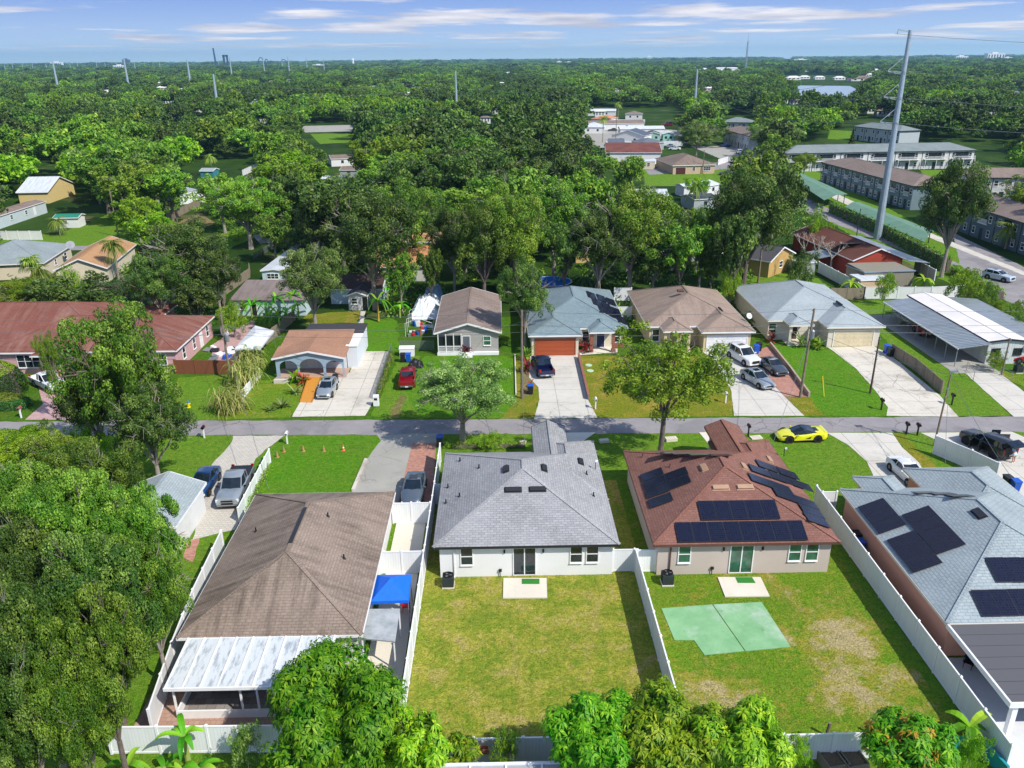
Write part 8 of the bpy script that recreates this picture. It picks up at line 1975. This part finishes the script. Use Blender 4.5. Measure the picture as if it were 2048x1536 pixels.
# far trees: a few plain individuals whose meshes the forest repeats
srcs = []
def far_mesh(kind, seed):
    me, lb = crown('tree', LEAFM[kind], seed, 5.0, 3.2, 6.2, 15, 2300, .72, hollow=.3)
    return me
SRC = [('dark', 1), ('dark', 2), ('mid', 3), ('mid', 4), ('olive', 5), ('bright', 6), ('grey', 7), ('dark', 8)]
rest = auto[N_IND:]
used = []
for i, (k, sd_) in enumerate(SRC):
    x, y, zc, r = rest[i * 9]; used.append(i * 9)
    o = bpy.data.objects.new('tree', far_mesh(k, 900 + sd_)); COL.objects.link(o); o.location = (x, y, 0); o.scale = (r / 5, r / 5, zc / 6.2)
    tag(o, KL[k][0], 'tree', KL[k][1]); srcs.append(o)
pts, scl, idx, rot = [], [], [], []
KI = {'dark': (0, 1, 7), 'mid': (2, 3), 'olive': (4,), 'bright': (5,), 'grey': (6,)}
def addp(x, y, r, sz):
    pts.append((x, y, 0)); scl.append((r / 5, r / 5, sz)); idx.append(rr_.choice(KI[pick(x, y)])); rot.append((0, 0, rr_.uniform(0, 6.28)))
for i, (x, y, zc, r) in enumerate(rest):
    if i not in used: addp(x, y, r, zc / 6.2)
def band(y0, y1, sp, r0, r1, hs, dy=1.0, clear=True):
    y = y0
    while y < y1:
        half = .72 * y + 20; x = -half
        while x < half:
            a, c = x + rr_.uniform(-.35, .35) * sp, y + rr_.uniform(-.35, .35) * sp * dy; r = rr_.uniform(r0, r1); zc = hs * rr_.uniform(.75, 1.3)
            if math.sin(a * .013 + c * .004) + math.sin(c * .009 - a * .006 + 2) < -1.7 and c > 900 and rr_.random() < .4: x += sp; continue
            if not (clear and blocked(a, c, zc * 6.2, r, .35)): addp(a, c, r * (1 if rr_.random() < .8 else 1.35), zc * (1 if rr_.random() < .85 else 1.3))
            x += sp
        y += sp * dy
band(470, 950, 9.0, 3.6, 8.4, 1.05); band(950, 2200, 14, 5.5, 13, 1.15); band(2200, 5000, 30, 13, 22, 1.5); band(5000, 13000, 70, 34, 52, 2.4, 1.6)
me = bpy.data.meshes.new('forest'); me.from_pydata(pts, [], [])
for nm, ty, key, val in (('scl', 'FLOAT_VECTOR', 'vector', scl), ('rot', 'FLOAT_VECTOR', 'vector', rot), ('idx', 'INT', 'value', idx)):
    at = me.attributes.new(nm, ty, 'POINT'); at.data.foreach_set(key, np.array(val, dtype=np.int32 if ty == 'INT' else np.float32).ravel())
fo = bpy.data.objects.new('forest', me); COL.objects.link(fo); tag(fo, 'unbroken wood of green trees stretching from the neighbourhood to the horizon', 'forest', kind='stuff')
ng = bpy.data.node_groups.new('forest', 'GeometryNodeTree'); ng.interface.new_socket('Geometry', in_out='INPUT', socket_type='NodeSocketGeometry'); ng.interface.new_socket('Geometry', in_out='OUTPUT', socket_type='NodeSocketGeometry')
gi, go_ = ng.nodes.new('NodeGroupInput'), ng.nodes.new('NodeGroupOutput'); iop = ng.nodes.new('GeometryNodeInstanceOnPoints'); jn = ng.nodes.new('GeometryNodeJoinGeometry')
for s_ in reversed(srcs):
    oi = ng.nodes.new('GeometryNodeObjectInfo'); oi.inputs['Object'].default_value = s_; oi.inputs['As Instance'].default_value = True; ng.links.new(oi.outputs['Geometry'], jn.inputs[0])
def na(nm, ty):
    n = ng.nodes.new('GeometryNodeInputNamedAttribute'); n.data_type = ty; n.inputs[0].default_value = nm; return n.outputs[0]
m2p = ng.nodes.new('GeometryNodeMeshToPoints'); ng.links.new(gi.outputs[0], m2p.inputs[0])
ng.links.new(m2p.outputs[0], iop.inputs['Points']); ng.links.new(jn.outputs[0], iop.inputs['Instance']); iop.inputs['Pick Instance'].default_value = True
ng.links.new(na('idx', 'INT'), iop.inputs['Instance Index']); ng.links.new(na('rot', 'FLOAT_VECTOR'), iop.inputs['Rotation']); ng.links.new(na('scl', 'FLOAT_VECTOR'), iop.inputs['Scale'])
ng.links.new(iop.outputs[0], go_.inputs[0]); md = fo.modifiers.new('forest', 'NODES'); md.node_group = ng
print('TREES', len(ALLT), 'auto', len(auto), 'forest', len(pts))
# distant houses among the trees
for i, (x, y, w, k) in enumerate(FARH):
    p = P(x, y + 1); s = w / FPX * Q(p.x, p.y, 0)[2]; hgt_ = 3.3 if s < 40 else 7
    b = MB(); b.box(-s / 2, s / 2, 0, s * .5, 0, hgt_); hip_solid(b, None, -s / 2 - .5, s / 2 + .5, -.5, s * .5 + .5, hgt_, .45 if s < 40 else .12)
    for f_i in range(6, len(b.mi)): b.mi[f_i] = 1
    for q in range(3): b.box(-s * .36 + q * s * .3, -s * .26 + q * s * .3, -.06, 0, 1.2, 3.0, 2)
    o = b.build('house', [ww_, WR if k == 'w' else R_BR, GLASS]); o.location = (p.x, p.y, 0)
    tag(o, ('distant pale house with a white roof glimpsed among the trees' if k == 'w' else 'distant pale house with a brown roof glimpsed among the trees'), 'house', 'distant white roofed houses' if k == 'w' else 'distant brown roofed houses')
# horizon buildings
def block(label, px, py, wpx, top, mat, d=6000, parts=(), name='building'):
    p = P(px, 150); dr = Vector((p.x, p.y, 0)).normalized(); q = dr * d; dep = Q(q.x, q.y, 0)[2]; s = wpx / FPX * dep
    lo, hi = 0, 900
    for _ in range(40):
        m = (lo + hi) / 2
        if Q(q.x, q.y, m)[1] > top: lo = m
        else: hi = m
    r = empty(name, (q.x, q.y, 0), 0, label, name.replace('_', ' ')); b = MB()
    if name == 'tower': b.lathe((0, 0, 0), [(s / 2, 0), (s / 2.3, lo * .8), (s / 2, lo * .82), (s * .1, lo)], 8)
    else:
        b.box(-s / 2, s / 2, 0, s * .4, 0, lo)
        b.box(-s * .2, s * .15, s * .1, s * .3, lo, lo * 1.12)
    b.build('wall', mat, r)
    g = MB()
    for k in range(6): g.box(-s / 2 + s * (k + .3) / 6, -s / 2 + s * (k + .7) / 6, -.4, 0, lo * .45, lo * .85)
    if name != 'tower': g.build('window', GLASS, r)
DB = stucco('dark_tower_wall', '#4b5a6c'); WB = stucco('far_white_wall', '#dfe3e6')
block('dark blue tower block on the left horizon', 256, 125, 14, 119, DB); block('white domed hall on the far left horizon', 116, 128, 22, 124.5, WB); block('low white building left of the dark blue tower block', 240, 131, 22, 130.5, WB, 3500)
block('white slender tower on the horizon left of centre', 708, 125, 4.5, 116, WB, 4200, name='tower'); block('long white building at the foot of the slender tower', 718, 131, 18, 129, WB, 4100); block('low white building left of the slender tower', 638, 131, 22, 129, WB, 3600)
block('white church-like building on the horizon right of centre', 1118, 126, 10, 123, WB, 4200); block('pair of small white buildings near the horizon, right of centre', 1140, 125, 28, 124, WB, 4400); block('pale block on the horizon above the steel power pole', 1297, 117, 12, 113, WB, 7000)
block('long white shed on the horizon left of the tallest pole', 1600, 120, 30, 118.5, WB, 4600); block('white hospital-like block on the right horizon', 1985, 112, 34, 106.5, WB, 5200); block('smaller white block on the right horizon', 1918, 115, 24, 112, WB, 5000); block('pale block at the far right of the horizon', 2010, 117, 16, 114.5, WB, 4800)
block('long white warehouse beyond the lake', 1455, 142, 66, 139.5, WB, 2100)
# roller coaster on the horizon
q = P(525, 150); dr = Vector((q.x, q.y, 0)).normalized() * 3600; rc = empty('roller_coaster', (dr.x, dr.y, 0), 0, 'roller coaster loops and dark drop tower on the left horizon', 'roller coaster')
b = MB(); CB = plain('coaster_blue', '#2d4660', .6)
def arc(x0, w, h): b.tube([(x0 + w * math.cos(a), 0, h * math.sin(a)) for a in np.linspace(0, math.pi, 14)], 1.6, 5)
arc(0, 14, 48); arc(22, 10, 42); arc(90, 16, 40); b.build('track', CB, rc)
b = MB(); b.box(-150, -143, 0, 7, 0, 58); b.box(-136, -130, 0, 7, 0, 58); b.box(-150, -130, 0, 7, 52, 58); b.build('drop_tower', CB, rc)
b = MB(); b.tube([(-178, 0, 0), (-182, 0, 84)], [4, 3], 6); b.build('mast', CB, rc)

# ------------------------------------------------------------------ haze of the far distance
b = MB(); b.box(-15000, 15000, -61, 14000, -1.0, 175.0); hz_ = b.build('haze', None)
hz_.data.materials.clear(); hm = bpy.data.materials.new('haze'); hm.use_nodes = True; ht = hm.node_tree
for n in list(ht.nodes): ht.nodes.remove(n)
ho = ht.nodes.new('ShaderNodeOutputMaterial'); hv_ = ht.nodes.new('ShaderNodeVolumePrincipled'); hv_.inputs['Color'].default_value = (.38, .74, 1, 1); hv_.inputs['Density'].default_value = 0.00008; hv_.inputs['Anisotropy'].default_value = 0.2
ht.links.new(hv_.outputs[0], ho.inputs['Volume']); hz_.data.materials.append(hm); tag(hz_, 'thin blue haze over the far wood', 'haze', kind='stuff')
